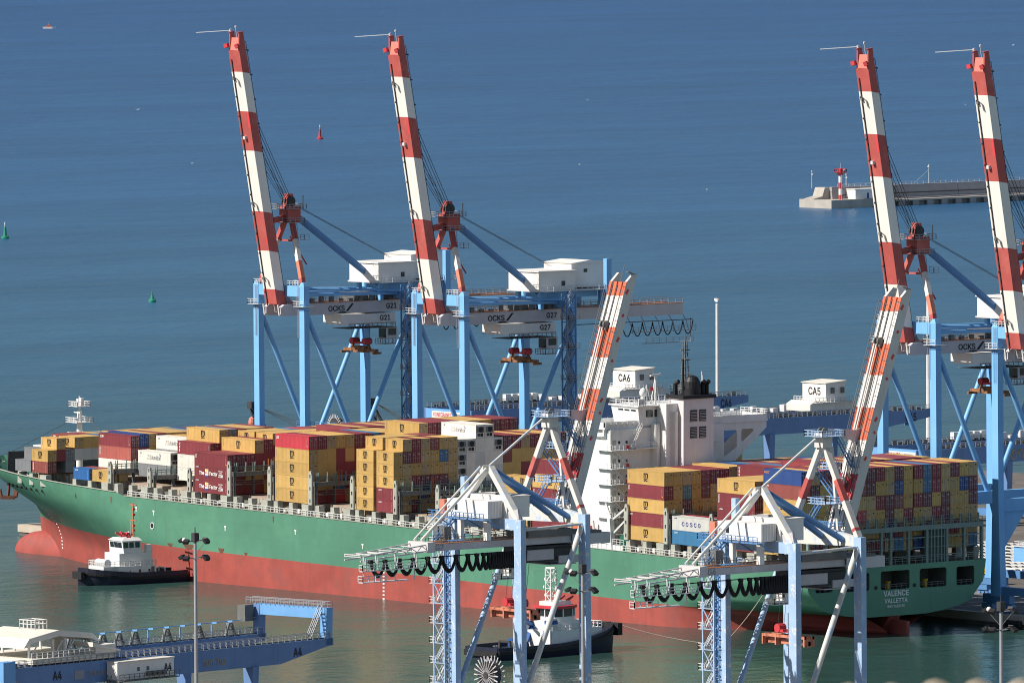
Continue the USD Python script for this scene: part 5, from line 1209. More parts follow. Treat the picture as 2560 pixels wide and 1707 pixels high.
    for z in np.arange(40, 80, 2.2): rl.bar(bp(z, 1.75, .25), bp(z, 1.2, .25), .1, .1, nn)
    rl.build('boom_rail', 'lashing_grey', t)
    cs = MB().rail([bp(40, 2.55, 0), bp(80, 2.55, 0)], .9, 2.2, .04, nn).rail([bp(40, -2.55, 0), bp(80, -2.55, 0)], .9, 2.2, .04, nn); cs.build('boom_handrail', 'lashing_grey', t)
    mk = MB()
    for z, d, h in ((74.8, .9, .5), (70.2, 1.1, .9), (66.5, 1, .4), (59, .8, .8), (57, 1.2, .3), (52, .6, .7), (78.9, .5, .9)): mk.bar(bp(z, -2.52, d), bp(z + h, -2.52, d + .3), .04, .5, nn)
    mk.build('primer_patch', 'boom_patch', t)
    sx = MB()
    for x in (1.0, .0, ): sx.tube(tuple(bp(72.9, x - .15, -.4)), tuple(bp(72.9, x + .15, -.4)), .75, n=12).bar(bp(72, x, -.1), bp(73.6, x, -.5), .6, .8, nn)
    sx.build('boom_sheave', 'lashing_grey', t)
    MB().bar(bp(72.3, .9, -.8), bp(46, .9, -.5), .3).bar(bp(72.3, .3, -.8), bp(46, .3, -.5), .2).build('folded_stay_bar', 'worn_white', t)
    MB().plate([(0, 0), (1.7, .3), (1.7, -2.6), (-7.2, -.1), (-7.2, .6)], .3, (.4, -7.6, 57.2), (0, -1, 0), (0, 0, 1)).build('stay_link_plate', 'girder_grey', t)
    MB().bb(-2.9, 2.9, -5.4, -.5, 37.0, 38.4).build('boom_foot', 'worn_white', t)
    MB().tube(bp(81, 0, .5), bp(84.2, 0, .5), .07).bar(bp(82.8, -2.2, 1.5), bp(82.8, -2.2, -.3), .8, .12).build('boom_tip_fitting', 'lashing_grey', t)
    # long backward girder, truss tail and festoon
    for x in (-2.4, 2.4):
        gd = MB().bb(x - .45, x + .45, -4.5, 30.2, 32.9, 34.2).build('main_girder', 'girder_grey', t)
        MB().bb(x - .5, x + .5, -4.5, 30.2, 34.2, 34.3).build('rail_strip', 'rust_orange', gd)
        MB().rail([(x - .5, -3, 34.3), (x - .5, 30, 34.3)], 1.1, 1.8, .045).build('girder_railing', 'lashing_grey', gd)
    for y in (2, 14, 27): MB().bb(-2, 2, y - .4, y + .4, 33.0, 33.9).build('girder_cross_tie', 'girder_grey', t)
    MB().bb(-3.0, 3.0, 29.6, 31.4, 32.7, 34.6).build('girder_end_block', 'girder_white', t)
    MB().text(number, 1.0, (-2.87, 29.6, 33.05), (0, -1, 0), (0, 0, 1), True, .03, 1.9).build('girder_number', 'logo_grey', t)
    ts = MB()
    for x in (-2.4, 2.4):
        ts.bar((x, 31, 34.2), (x, 46.6, 32.6), .22).bar((x, 31, 33.0), (x, 46.6, 31.9), .26)
        for k in range(6): y = 31 + k * 2.6; ts.bar((x, y, 33.0), (x, y + 1.3, 34.0 - k * .26), .14).bar((x, y + 1.3, 34.0 - k * .26), (x, y + 2.6, 32.8), .14)
    for k in range(7): y = 31 + k * 2.6; ts.bar((-2.4, y, 33), (2.4, y, 33), .16).bar((-2.4, y, 34.1 - k * .24), (2.4, y, 34.1 - k * .24), .14)
    ts.build('tail_truss', 'girder_white', t)
    cw = MB()
    cw.bb(-4.4, -3.4, 33, 47.6, 30.1, 30.25).rail([(-4.4, 33, 30.25), (-4.4, 47.6, 30.25), (-3.4, 47.6, 30.25)], 1.1, 1.3, .06)
    cw.bb(-4.2, -2.8, 36.5, 47.4, 28.0, 28.15).rail([(-4.2, 42, 28.15), (-4.2, 47.4, 28.15), (-2.8, 47.4, 28.15)], 1.1, 1.3, .06)
    for y in (35, 39.5, 44, 46.8): cw.bar((-4.4, y, 30.2), (-3.6, y, 33.0), .12).bar((-3.6, y, 28.1), (-3.6, y, 33), .14).bar((-4.4, y, 30.2), (-4.4, y, 32.6), .12)
    cw.build('tail_walkway', 'pale_steel', t)
    fe = MB().bar((-3.4, -2, 32.2), (-3.4, 46, 31.7), .18)
    y = 45.0; k = 0
    while y > 9.2:
        w = 3.3 if y > 26 else max(.55, 3.0 - (26 - y) * .25)
        hanging_cable(fe, y, y - w, 31.9, 2.9, -3.4, .30, 10); hanging_cable(fe, y, y - w, 31.9, 2.5, -3.75, .18, 8)
        fe.bb(-3.8, -3.1, y - .35, y + .35, 31.5, 32.1); y -= w; k += 1
    fe.build('festoon_cable', 'rubber', t)
    # electrical houses on the landside beam
    hx = MB().bb(-5.0, 7.4, 15.4, 18.8, 38.5, 41.7); 
    h = hx.build('electrical_house', 'house_white', t)
    for fc in (1,): MB().raw(*corrug(12.2, 15.4, 18.83, 38.6, 41.6, -4.9, 1, .36, .06)).build('house_cladding', 'house_white', h)
    sd = MB()
    for y in np.arange(15.6, 18.7, .36): sd.bb(-5.06, -5.0, y, y + .18, 38.6, 41.6)
    sd.build('house_cladding', 'house_white', h)
    MB().bb(4.2, 5.0, 18.85, 18.9, 39.7, 40.8).build('house_window', 'glass_dark', h)
    MB().text(number, 1.1, (7.2, 18.86, 39.3), (-1, 0, 0), (0, 0, 1), True, .03, 1.9).build('house_number', 'logo_grey', h)
    MB().bb(-6, 5, 9.8, 15.2, 38.5, 42.4).bb(-6.2, 5.2, 9.6, 15.3, 42.4, 42.55).build('machinery_house', 'house_white', t)
    MB().tube((-1, 13, 42.5), (-1, 13, 42.9), .8, n=14).build('roof_vent', 'lashing_grey', t)
    MB().bb(8.2, 9.8, 17.4, 18.8, 38.8, 41.4).build('orange_locker', 'orange_faded', t)
    MB().bb(6.2, 7.4, 14.6, 15.6, 38.4, 45.6).build('blue_cable_duct', 'old_blue', t)
    w = MB().bb(-6, 11, 18.8, 20.6, 38.2, 38.35).rail([(-6, 20.6, 38.35), (11, 20.6, 38.35), (11, 15.5, 38.35)], 1.1, 1.2, .06)
    for x in (-5, 1, 6, 10): w.bar((x, 19.2, 38.2), (x, 16, 36.4), .2)
    w.bb(-1.5, 1.5, 20.6, 24, 34.4, 34.5).stairs((3.6, 19.8, 38.2), (3.6, 24.6, 34.4), .9, (1, 0, 0)).rail([(-1, 20.0, 34.4), (8, 20, 34.4)], 1.1, 1.4, .05)
    w.build('house_walkway', 'crane_blue_dark', t)
    MB().bb(1.2, 2.2, 19.6, 20.4, 34.3, 38.3).bb(-3.6, -2.6, 17, 18, 34.3, 38.4).build('support_post', 'house_white', t)
    MB().bb(2.6, 4.2, 21.5, 23.2, 34.3, 36.8).bb(4.6, 5.6, 21.5, 23.2, 34.3, 36.8).build('switch_cabinet', 'lashing_grey', t)
    # trolley parked near the waterside legs, cab, spreader
    MB().bb(-3, 3, -2.5, 9.0, 29.6, 32.6).build('trolley_frame', 'dark_steel', t)
    MB().bb(-3.3, 3.3, 2.0, 8.4, 30.0, 32.0).build('trolley_panel', 'girder_grey', t)
    MB().bb(-3.4, -3.0, -4.6, 0.8, 29.2, 30.6).bb(-3.2, 3.2, -3.4, 2.6, 28.9, 29.1).build('trolley_apron', 'girder_grey', t)
    MB().bb(-3.4, 3.4, -2.4, 8, 34.3, 35.6).bb(-3.2, 3.2, -9.5, -2.4, 33.2, 34.9).build('girder_machinery', 'lashing_grey', t)
    MB().bb(-3.3, 3.3, -11.5, -2.5, 32.4, 34.4).build('boom_hinge_girder', 'girder_white', t)
    c = MB().bb(-3.2, -.6, 9.2, 12.6, 27.2, 29.7).bb(-3.2, -.6, 12.6, 14.2, 27.2, 27.5).build('operator_cab', 'house_white', t)
    MB().bb(-3.26, -3.2, 9.5, 10.9, 28.2, 29.4).bb(-3.26, -3.2, 12.0, 12.5, 27.9, 28.7).build('cab_window', 'glass_dark', c)
    MB().rail([(-3.3, 9, 26.9), (-3.3, 14.4, 26.9), (-.5, 14.4, 26.9)], 1.1, 1.1, .06).bb(-3.4, -.4, 9, 14.5, 26.8, 26.9).build('cab_platform', 'white_metal', c)
    rp = MB(); zs = 19.0; sy = 8.6
    for x in (-2.1, 2.1):
        for y in (-.7, .7): rp.tube((x, sy + y - 1, 29.6), (x, sy + y, zs + 3.2), .05, n=4)
    rp.build('hoist_rope', 'dark_steel', t)
    hb = MB().bb(-3, 3, sy - .7, sy + .7, zs + 2.4, zs + 2.9)
    for x in (-2.2, 2.2): hb.tube((x, sy - .8, zs + 3.1), (x, sy + .8, zs + 3.1), .8, n=12)
    hb.build('head_block', 'signal_red', t)
    sp = MB().bb(-6, 6, sy + .7, sy + 1.15, zs + 1.5, zs + 2.0).bb(-6, 6, sy - 1.15, sy - .7, zs + 1.5, zs + 2.0).bb(-6, 6, sy - .3, sy + .3, zs + .3, zs + 1.1)
    for x in (-6, -2, 2, 5.7): sp.bb(x, x + .35, sy - 1.2, sy + 1.2, zs + .1, zs + 2.0)
    sp.build('spreader', 'spreader_orange', t)
    # stair tower and ladders on the landside leg
    tw = lattice(MB(), LX + 1.4, LX + 4.6, G - .9, G + 1.3, 3, 36.5, 9, .13)
    tw.build('stair_tower', 'old_blue', t)
    stt = MB()
    for k in range(9):
        z = 3 + k * 3.72; stt.stairs((LX + 4.4, G + .6, z), (LX + 1.6, G + .6, z + 3.6), .8, (0, 1, 0), 7)
        stt.bb(LX + 4.2, LX + 6.0, G - .6, G + 1.3, z - .1, z).rail([(LX + 4.2, G + 1.3, z), (LX + 6.0, G + 1.3, z), (LX + 6, G - .6, z)], 1.1, .9, .06)
    stt.build('stair_flight', 'pale_steel', t)
    ld = MB()
    for k in range(18): z = 4 + k * 1.8; ld.bar((LX + .4, G + .7, z), (LX + 1.3, G + .7, z + 1.2), .12).bar((LX + 1.3, G + 1.1, z), (LX + .3, G + 1.1, z), .12)
    ld.bar((LX + 1.2, G + .9, 4), (LX + 1.2, G + .9, 36), .16).bar((LX + .5, G + .9, 4), (LX + .5, G + .9, 36), .14).build('cable_ladder', 'crane_blue_dark', t)
    # cable reel between the landside legs
    cx, cz = -2.6, 9.2
    rl = MB().tube((cx, G + .9, cz), (cx, G + 2.3, cz), 2.6, n=24).tube((cx, G + .7, cz), (cx, G + 2.6, cz), .7, n=12)
    rl.build('cable_reel', 'dark_steel', t)
    sp = MB()
    for a in np.linspace(0, 2 * math.pi, 22, endpoint=False):
        d = vec(math.cos(a), 0, math.sin(a)); c0 = vec(cx, G + 2.45, cz); sp.bar(c0 + d * 2.6, c0 + d * 3.6, .22, .12, (0, 1, 0)); sp.bar(c0 + d * .6, c0 + d * 2.6, .09)
        sp.bar(c0 + d * 2.6 - vec(0, 1.7, 0), c0 + d * 3.6 - vec(0, 1.7, 0), .2, .12, (0, 1, 0))
    sp.build('reel_spokes', 'girder_grey', t)
    MB().bb(cx - 4.5, cx + 4, G + .6, G + 3.2, 4.4, 4.6).rail([(cx - 4.5, G + 3.2, 4.6), (cx + 4, G + 3.2, 4.6)], 1.1, 1.2, .06).bb(cx - 4.3, cx - 2.6, G + 1, G + 2.4, 4.6, 7.6).bb(cx + 2.4, cx + 3.6, G + 1, G + 2.4, 4.6, 7.0).build('reel_platform', 'crane_blue_dark', t)
    MB().bb(-LX, LX, G - .55, G + .55, 4.4, 6.0).bb(-LX, LX, -.55, .55, 4.4, 6.0).build('sill_beam', 'old_blue', t)
near_crane(-268.6, 'G7', 'near pale blue quay crane marked G7, boom raised left of the ship deckhouse')
near_crane(-348.4, 'G6', 'near pale blue quay crane marked G6, boom raised before the stern containers')

# ------------------------------------------------------------------ wide-span yard cranes (rail mounted)
def hebrew(mb, h, o, ex, ez):
    """The words for Haifa port, drawn as plain strokes; letters run from right to left."""
    L = {'n': [((0, 0), (.5, 0)), ((.5, 0), (.5, 1)), ((.5, 1), (.15, 1))], 'm': [((0, 0), (.3, 0)), ((.3, 0), (.3, 0)), ((.15, 0), (.05, .75)), ((.05, .75), (.45, 1)), ((.45, 1), (.7, .7)), ((.7, .7), (.7, 0)), ((.7, 0), (.4, 0))],
         'l': [((.1, 1.35), (.1, 1)), ((.1, 1), (.6, 1)), ((.6, 1), (.55, .6)), ((.55, .6), (.25, 0))], 'h': [((.05, 0), (.05, 1)), ((.0, 1), (.6, 1)), ((.6, 1), (.6, 0))], 'y': [((.15, 1), (.15, .5)), ((.0, 1), (.2, 1))],
         'p': [((0, 0), (.6, 0)), ((.6, 0), (.6, 1)), ((.6, 1), (.05, 1)), ((.05, 1), (.05, .5)), ((.05, .5), (.3, .5))], 'e': [((.1, 0), (.1, .65)), ((.0, 1), (.6, 1)), ((.6, 1), (.6, 0))]}
    o, ex, ez = vec(*o), vec(*ex), vec(*ez); x = 0
    for c in ['e', 'p', 'y', 'h', ' ', 'l', 'm', 'n']:
        if c == ' ': x += .55; continue
        w = {'y': .35, 'n': .65, 'm': .85}.get(c, .8)
        for (a, b), (c2, d) in L[c]:
            if (a, b) == (c2, d): continue
            mb.bar(o + ex * (x + a) * h + ez * b * h, o + ex * (x + c2) * h + ez * d * h, .16 * h, .05, np.cross(ex, ez))
        x += w
    return mb
def yard_crane(name, label, m, L, ztop, gx, legs, number, house_y=None, near=False, words=None, end_tie=True, colour='rmg_blue'):
    t = thing(name, label, 'crane', m, 'blue wide-span yard cranes')
    D = 3.9; z0 = ztop - D
    for x in (gx, -gx):
        g = Polygon([(0, 1.6), (6, 0), (L - 14, 0), (L - 2, 2.4), (L, 2.6), (L, D), (0, D)]) if near else Polygon([(0, 0), (L - 16, 0), (L - 4, 1.6), (L, 2.2), (L, D), (0, D)])
        gd = MB().plate(g, 1.5, (x, 0, z0), (0, 1, 0), (0, 0, 1)).build('girder', colour, t)
        sm = MB()
        for y in np.arange(10, L - 4, 11.5): sm.bb(x - .77, x + .77, y, y + .12, z0 + .3, ztop + .02)
        sm.build('girder_joint', 'crane_blue_dark', gd)
        w = MB()
        for sg in (1, -1): w.rail([(x + sg * .9, 1, ztop + .05), (x + sg * .9, L - 1, ztop + .05)], 1.1, 1.5, .05)
        w.build('girder_railing', 'galvanised', gd)
        MB().bb(x - .35, x + .35, 0, L, ztop, ztop + .18).build('crane_rail', 'dark_steel', gd)
        if not near:
            fb = MB()
            for y in np.arange(3, L - 4, 1.9):
                if RND.random() < .75: fb.bb(x - 1.0, x - .6, y, y + 1.2, ztop + .1, ztop + RND.uniform(.5, 1.2))
            fb.build('walkway_fitting', 'lashing_grey', gd)
    for y in legs:
        for x in (gx, -gx):
            MB().bar((x, y, z0 + .1), (x * 1.0, y, 4.6), 2.6, 1.6, (0, 1, 0), 1.5, 1.4).build('leg', colour, t)
        bx = MB().bb(-gx - 2, gx + 2, y - .7, y + .7, 4.0, 5.6)
        for x in (gx, -gx):
            for k in (-1.5, -.5, .5, 1.5): bx.tube((x + k, y - .3, 3.0), (x + k, y + .3, 3.0), .48, n=10)
            bx.bb(x - 2, x + 2, y - .5, y + .5, 3.1, 4.0)
        bx.build('sill_beam', 'crane_blue_dark', t)
    if end_tie:
        e = MB().bb(-gx + .75, gx - .75, -.6, 1.0, ztop - 2.7, ztop - .1).build('end_tie', 'rmg_blue_light', t)
        if not near:
            MB().bb(-5.5, 7.6, -.66, -.6, ztop - 2.3, ztop - .6).build('sign_panel', 'logo_white', e)
            MB().text('KONECRANES', .95, (-5.0, -.68, ztop - 1.85), (1, 0, 0), (0, 0, 1), True, .02, 7.2).build('sign_lettering', 'logo_red', e)
            MB().bb(3.6, 6.6, -.7, -.66, ztop - 1.9, ztop - 1.0).build('maker_plate', 'logo_grey', e)
    if near:
        # raised end portal at the far end
        for x in (gx, -gx): MB().bar((x, L - 1.2, ztop - 1.2), (x, L - .9, ztop + 5.6), 1.5, 1.7, (0, 1, 0)).build('end_portal_post', 'rmg_blue_light' if x > 0 else colour, t)
        MB().bb(-gx - .7, gx + .7, L - 1.7, L - .3, ztop + 3.6, ztop + 5.6).build('end_portal_beam', 'rmg_blue_light', t)
        MB().rail([(-gx - 2.5, L - 1.9, ztop + 5.6), (gx + .7, L - 1.9, ztop + 5.6), (gx + .7, L - .2, ztop + 5.6), (-gx - 2.5, L - .2, ztop + 5.6)], 1.1, 1.2, .05).bb(-gx - 2.6, -gx, L - 2.6, L, ztop + 3.0, ztop + 3.1).rail([(-gx - 2.6, L - 2.6, ztop + 3.1), (-gx - 2.6, L, ztop + 3.1)], 1.1, .6, .05).stairs((gx - .4, L - 2.2, ztop + 5.2), (gx - .2, L - 5.4, ztop + .2), .9, (1, 0, 0)).build('end_portal_walkway', 'galvanised', t)
        MB().bb(-gx - 2.4, -gx - .4, L - 4.4, L - 2.2, ztop + 2.4, ztop + 5.4).build('end_winch', 'lashing_grey', t)
        # cable supports along the far girder
        for k, y in enumerate(np.arange(L - 9, 28, -4.15)):
            s_ = MB().bar((-gx - .5, y, ztop), (-gx - .5, y, ztop + 2.7), .2).bar((-gx - .6, y, ztop + 2.65), (-gx + .9, y, ztop + 2.8), .2, .3); s_.build('cable_hanger', 'rmg_blue_light', t)
            if k % 2 == 0 or k > 6: MB().bar((-gx + .2, y - 1.3, ztop), (-gx + .2, y - .3, ztop + 2.4), .45, .4).bar((-gx + .2, y + 1.3, ztop), (-gx + .2, y + .3, ztop + 2.4), .45, .4).bar((-gx + .2, y - .8, ztop + 1.2), (-gx + .2, y + .8, ztop + 1.2), .2).build('cable_bracket', 'lashing_grey', t)
        MB().bar((-gx - .5, 26, ztop + 2.7), (-gx - .5, L - 5, ztop + 2.75), .14).build('cable_rail', 'rmg_blue_light', t)
        # trolley with its white canopy
        yb = 4.5
        MB().bb(-gx - .8, gx + .8, yb, yb + 21, ztop + .35, ztop + 1.3).build('trolley_frame', 'cream', t)
        MB().plate([(0, 2.5), (1.5, 4.2), (9, 5.3), (17.5, 4.2), (19.5, 2.6), (18.6, 2.7), (17, 3.3), (9, 4.2), (2, 3.3)], gx * 1.65, (0, yb, ztop + .6), (0, 1, 0), (0, 0, 1)).build('trolley_canopy', 'cream', t)
        p = MB()
        for y in (yb + 2, yb + 8, yb + 11, yb + 17.6):
            for x in (-gx * .75, gx * .75): p.bar((x, y, ztop + .8), (x, y, ztop + 4.3), .35)
            p.bar((gx * .75, y, ztop + .9), (gx * .75, y + 2.5, ztop + 4), .18)
        p.rail([(gx + .6, yb, ztop + 1.3), (gx + .6, yb + 20, ztop + 1.3)], 1.1, 1.3, .05); p.build('trolley_post', 'white_metal', t)
        MB().tube((gx * .3, yb + 13, ztop + 1.2), (gx * .3, yb + 13, ztop + 4.4), 1.2, n=16).build('slewing_column', 'cream', t)
        MB().bb(gx - 2, gx + .8, yb + 16, yb + 21, ztop + .8, ztop + 2.8).hexa([(gx - 4, yb + 15, ztop + 2.6), (gx + 1, yb + 15, ztop + 2.6), (gx + 1, yb + 22, ztop + 1.4), (gx - 4, yb + 22, ztop + 1.4)], [(gx - 4, yb + 15, ztop + 3.4), (gx + 1, yb + 15, ztop + 3.4), (gx + 1, yb + 22, ztop + 1.7), (gx - 4, yb + 22, ztop + 1.7)]).build('trolley_hood', 'cream', t)
        MB().rail([(-2, yb + 8, ztop + 5.8), (2, yb + 8, ztop + 5.8), (2, yb + 11, ztop + 5.8), (-2, yb + 11, ztop + 5.8), (-2, yb + 8, ztop + 5.8)], 1.6, 1.0, .07).build('canopy_frame', 'white_metal', t)
        hb = MB().bb(gx + 1.0, gx + 3.6, yb + 18.5, yb + 33, ztop - 3.6, ztop - .4).build('electrical_house', 'house_white', t)
        MB().bb(gx + .9, gx + 3.8, yb + 18.4, yb + 33.1, ztop - .4, ztop - .22).build('house_roof', 'cream', hb)
        for y in (23.6, 26.0): MB().bb(gx + 3.6, gx + 3.66, yb + y, yb + y + .6, ztop - 2.2, ztop - 1.5).build('house_window', 'glass_dark', hb)
        for k in range(4): MB().bb(gx + 3.6, gx + 4.2, yb + 25.8 + k * 1.3, yb + 26.7 + k * 1.3, ztop - 3.2, ztop - 2.4).build('cooling_unit', 'lashing_grey', hb)
        MB().text(number, 1.3, (gx + 3.65, yb + 30.4, ztop - 2.6), (0, 1, 0), (0, 0, 1), True, .03, 1.9).build('house_number', 'logo_black', hb)
        MB().bb(gx + .9, gx + 4.6, yb + 18, yb + 33.4, ztop - 3.85, ztop - 3.65).rail([(gx + 4.6, yb + 18, ztop - 3.65), (gx + 4.6, yb + 33.4, ztop - 3.65)], 1.1, 1.3, .05).stairs((gx + 2.2, yb + 18, ztop - 3.6), (gx + 2.2, yb + 14.6, ztop - 8.2), .9, (1, 0, 0)).build('house_walkway', 'lashing_grey', t)
        for y in (9.5, 71.5): MB().text(number, 1.5, (gx + .79, y, ztop - 2.7), (0, 1, 0), (0, 0, 1), True, .03, 2.2).build('girder_number', 'logo_black', t)
        MB().text('KONECRANES', .85, (gx + .79, 18.2, ztop - 2.6), (0, 1, 0), (0, 0, 1), True, .03, 5.6).bb(gx + .77, gx + .81, 15.0, 17.4, ztop - 3.0, ztop - 1.4).build('maker_lettering', 'logo_grey', t)
        w = MB(); hebrew(w, 1.0, (gx + .8, 48, ztop - 2.9), (0, 1, 0), (0, 0, 1)); w.build('girder_lettering', 'faded_yellow', t)
        # lit low tie at the near end
        MB().bb(gx - .9, gx + 1.2, -3.2, -.2, ztop - 2.6, ztop + 1.3).build('near_end_box', 'rmg_blue_light', t)
    else:
        if words:
            w = MB(); hebrew(w, 1.9, (gx + .8, words, ztop - 3.2), (0, 1, 0), (0, 0, 1)); w.build('girder_lettering', 'faded_yellow', t)
        if number:
            MB().text(number, 1.9, (gx + .79, L - 9, ztop - 2.6), (0, 1, 0), (0, 0, 1), True, .03, 3.4).build('girder_number', 'logo_black', t)
        if house_y is not None:
            y = house_y
            MB().plate([(-5, 0), (9.5, 0), (9.5, 2.0), (6, 2.4), (-3.5, 2.4), (-5, 1.6)], 9, (0, y, ztop + .7), (0, 1, 0), (0, 0, 1)).build('trolley_base', 'cream', t)
            h = MB().bb(-4.4, 4.4, y, y + 6.0, ztop + 3.1, ztop + 7.2).build('trolley_house', 'house_white', t)
            MB().hexa([(-4.7, y - .3, ztop + 7.2), (4.7, y - .3, ztop + 7.2), (4.7, y + 6.3, ztop + 7.2), (-4.7, y + 6.3, ztop + 7.2)], [(-4.7, y - .3, ztop + 7.35), (4.7, y - .3, ztop + 7.35), (4.7, y + 6.3, ztop + 7.8), (-4.7, y + 6.3, ztop + 7.8)]).build('house_roof', 'cream', h)
            MB().text(number, 1.75, (-2.3, y - .04, ztop + 4.4), (1, 0, 0), (0, 0, 1), True, .03, 4.6).build('house_number', 'logo_black', h)
            for yy in (1.5, 4.6): MB().bb(4.4, 4.9, y + yy, y + yy + .9, ztop + 4.8, ztop + 6.2).build('cooling_unit', 'lashing_grey', h)
            MB().rail([(5.4, y - 4, ztop + 2.8), (5.4, y + 9, ztop + 2.8)], 1.1, 1.2, .06).rail([(-4, y - 3, ztop + 3), (4, y - 3, ztop + 3)], 1.1, 1.2, .06).bb(4.5, 5.6, y - 4, y + 9, ztop + 2.65, ztop + 2.78).build('house_gallery', 'pale_steel', t)
        for k in range(5): MB().bb(-gx - .6 + .2, -gx + .9, 24 + k * 2.1, 25.6 + k * 2.1, ztop + .6, ztop + 2.2).build('cooling_unit', 'white_metal', t)
        mm = MB()
        for k in range(7): mm.bb(-gx + 1, -gx + 2 + RND.random(), 34 + k * 3.1, 35.5 + k * 3.1, ztop + .2, ztop + RND.uniform(.8, 1.9))
        mm.build('girder_cabinet', 'pale_steel', t)
    return t
def frame_from(p, q, z=0.0):
    """Matrix whose y axis runs from p to q (horizontal)."""
    d = np.array([q[0] - p[0], q[1] - p[1]], float); L = np.linalg.norm(d); d /= L
    m = np.eye(4); m[:2, 1] = d; m[:2, 0] = (d[1], -d[0]); m[0, 3], m[1, 3], m[2, 3] = p[0], p[1], z
    return m, L
ZA = 17.8
n0, n1 = at(29, 1670, z=ZA), at(826, 1593, z=ZA)
mA, LA = frame_from(n0, n1)
off = mA[:3, 0] * 8.6
mA[:3, 3] -= off
yard_crane('yard_crane', 'blue yard crane marked A4 at lower left, white trolley canopy and electrical house', mA, LA, ZA, 8.6, [LA - 21, 26], 'A4', near=True)
yard_crane('yard_crane', 'far blue yard crane with white CA6 house, behind the second tall crane', frame_from((211, -201), (211, -288))[0], 87, 21.2, 8.6, [22, 62], 'CA6', house_y=55.0, words=17.5)
yard_crane('yard_crane', 'far blue yard crane with white CA5 house, its end marked 5 behind the ship funnel', frame_from((139, -200), (139, -287))[0], 87, 21.0, 8.6, [36, 70], 'CA5', house_y=57.2)
yard_crane('yard_crane', 'far blue yard crane with yellow Hebrew letters at the right edge of the picture', frame_from((30.5, -191.5), (30.5, -290))[0], 98, 20.6, 8.6, [26, 72], '', words=25.5)

# ------------------------------------------------------------------ floodlight masts
def light_mast(label, px, py, y, r=.42, twin=True, far=False):
    p = at(px, py, y=y)
    t = thing('floodlight_mast', label, 'light mast', tr(p[0], p[1], 0), 'floodlight masts')
    MB().tube((0, 0, QZ), (0, 0, p[2] - 1), r, r * .62, 12).build('mast', 'galvanised' if not far else 'pale_steel', t, smooth=40)
    if far:
        MB().bar((-2.6, 1.9, p[2] - .5), (2.6, -1.9, p[2] - .5), .3).build('lamp_arm', 'pale_steel', t)
        for k in np.linspace(-1, 1, 5): MB().bb(-2.6 * k - .45, -2.6 * k + .45, 1.9 * k - .4, 1.9 * k + .4, p[2] - .4, p[2] + .15).build('floodlight', 'pale_steel', t)
        return
    arm = MB()
    levels = ((p[2] - 1.4, 2.4), (p[2] - 4.4, 2.4))
    for z, a in levels:
        for th in (0.4, 1.9, 3.3, 4.9): arm.bar((0, 0, z), (a * math.cos(th), a * math.sin(th), z + .35), .14)
    for th in (0.4, 3.3): arm.bar((0, 0, p[2] - 3.8), (2.2 * math.cos(th), 2.2 * math.sin(th), p[2] - 1.6), .07)
    arm.build('lamp_arm', 'lashing_grey', t)
    for z, a in levels:
        for j, th in enumerate((0.4, 1.9, 3.3, 4.9)):
            c = vec(a * math.cos(th), a * math.sin(th), z + .5); d = vec(math.cos(th), math.sin(th), -.7)
            MB().bar(c, c + d * .75, 1.0, .45, (0, 0, 1), 1.1, .55).build('floodlight', 'black', t)
    MB().bb(-.5, .5, -.5, .5, p[2] - 1.4, p[2] + .2).tube((0, 0, p[2]), (0, 0, p[2] + 1.2), .09).build('mast_head', 'dark_steel', t)
    MB().tm(trimesh.creation.icosphere(2, .42), tr(1.1, 1.6, p[2] - 1.0)).build('camera_dome', 'white_metal', t)
K = 2560 / 2352
light_mast('grey floodlight mast standing before the bow at lower left', 448 * K, 1226 * K, 250)
light_mast('grey floodlight mast in front of the right leg of crane G7', 1338 * K, 1298 * K, 250)
light_mast('grey floodlight mast at the lower right corner', 2299 * K, 1384 * K, 250)
light_mast('tall pale floodlight mast standing behind the ship funnel', 1647 * K, 688 * K, -300, .62, far=True)
light_mast('pale floodlight mast rising between the third and fourth tall cranes', 2133 * K, 660 * K, -350, .95, far=True)
light_mast('short far floodlight mast seen through the second crane legs', 1062 * K, 878 * K, -250, .3, far=True)

# ------------------------------------------------------------------ tugs
def tug_hull(t, L, W, fb, bow, name='hull', mat='navy'):
    n = 18; v, f = [], []
    for i in range(n + 1):
        u = i / n; y = -L / 2 + L * u
        b = W / 2 * min(1, (1 - max(0, (u - .62) / .38) ** 2.2) ** .75 if u < 1 else 0.0) * (min(1, .8 + u * 1.6))
        z = fb + (bow - fb) * max(0, (u - .45) / .55) ** 1.5
        for k, (bw, zz) in enumerate(((.8, -1.2), (.93, 0.2), (1.0, z * .55), (1.02, z))): v.append((b * bw, y + (0 if k < 1 else .03 * k * (u > .9)), zz))
        for k, (bw, zz) in enumerate(((1.02, z), (1.0, z * .55), (.93, 0.2), (.8, -1.2))): v.append((-b * bw, y + (0 if k > 2 else .03 * (3 - k) * (u > .9)), zz))
    for i in range(n):
        for k in range(7): a = i * 8 + k; f += [(a, a + 1, a + 9), (a, a + 9, a + 8)]
    for k in range(1, 7): f.append((0, k + 1, k))
    obj(name, (np.array(v), np.array(f)), mat, t, smooth=40)
    d = []
    prof = []
    for i in range(n + 1):
        u = i / n; y = -L / 2 + L * u; b = W / 2 * min(1, (1 - max(0, (u - .62) / .38) ** 2.2) ** .75 if u < 1 else 0) * min(1, .8 + u * 1.6); prof.append((b, y))
    return prof
def heading(x, y, ang):
    return tr(x, y, 0) @ rotz(ang)
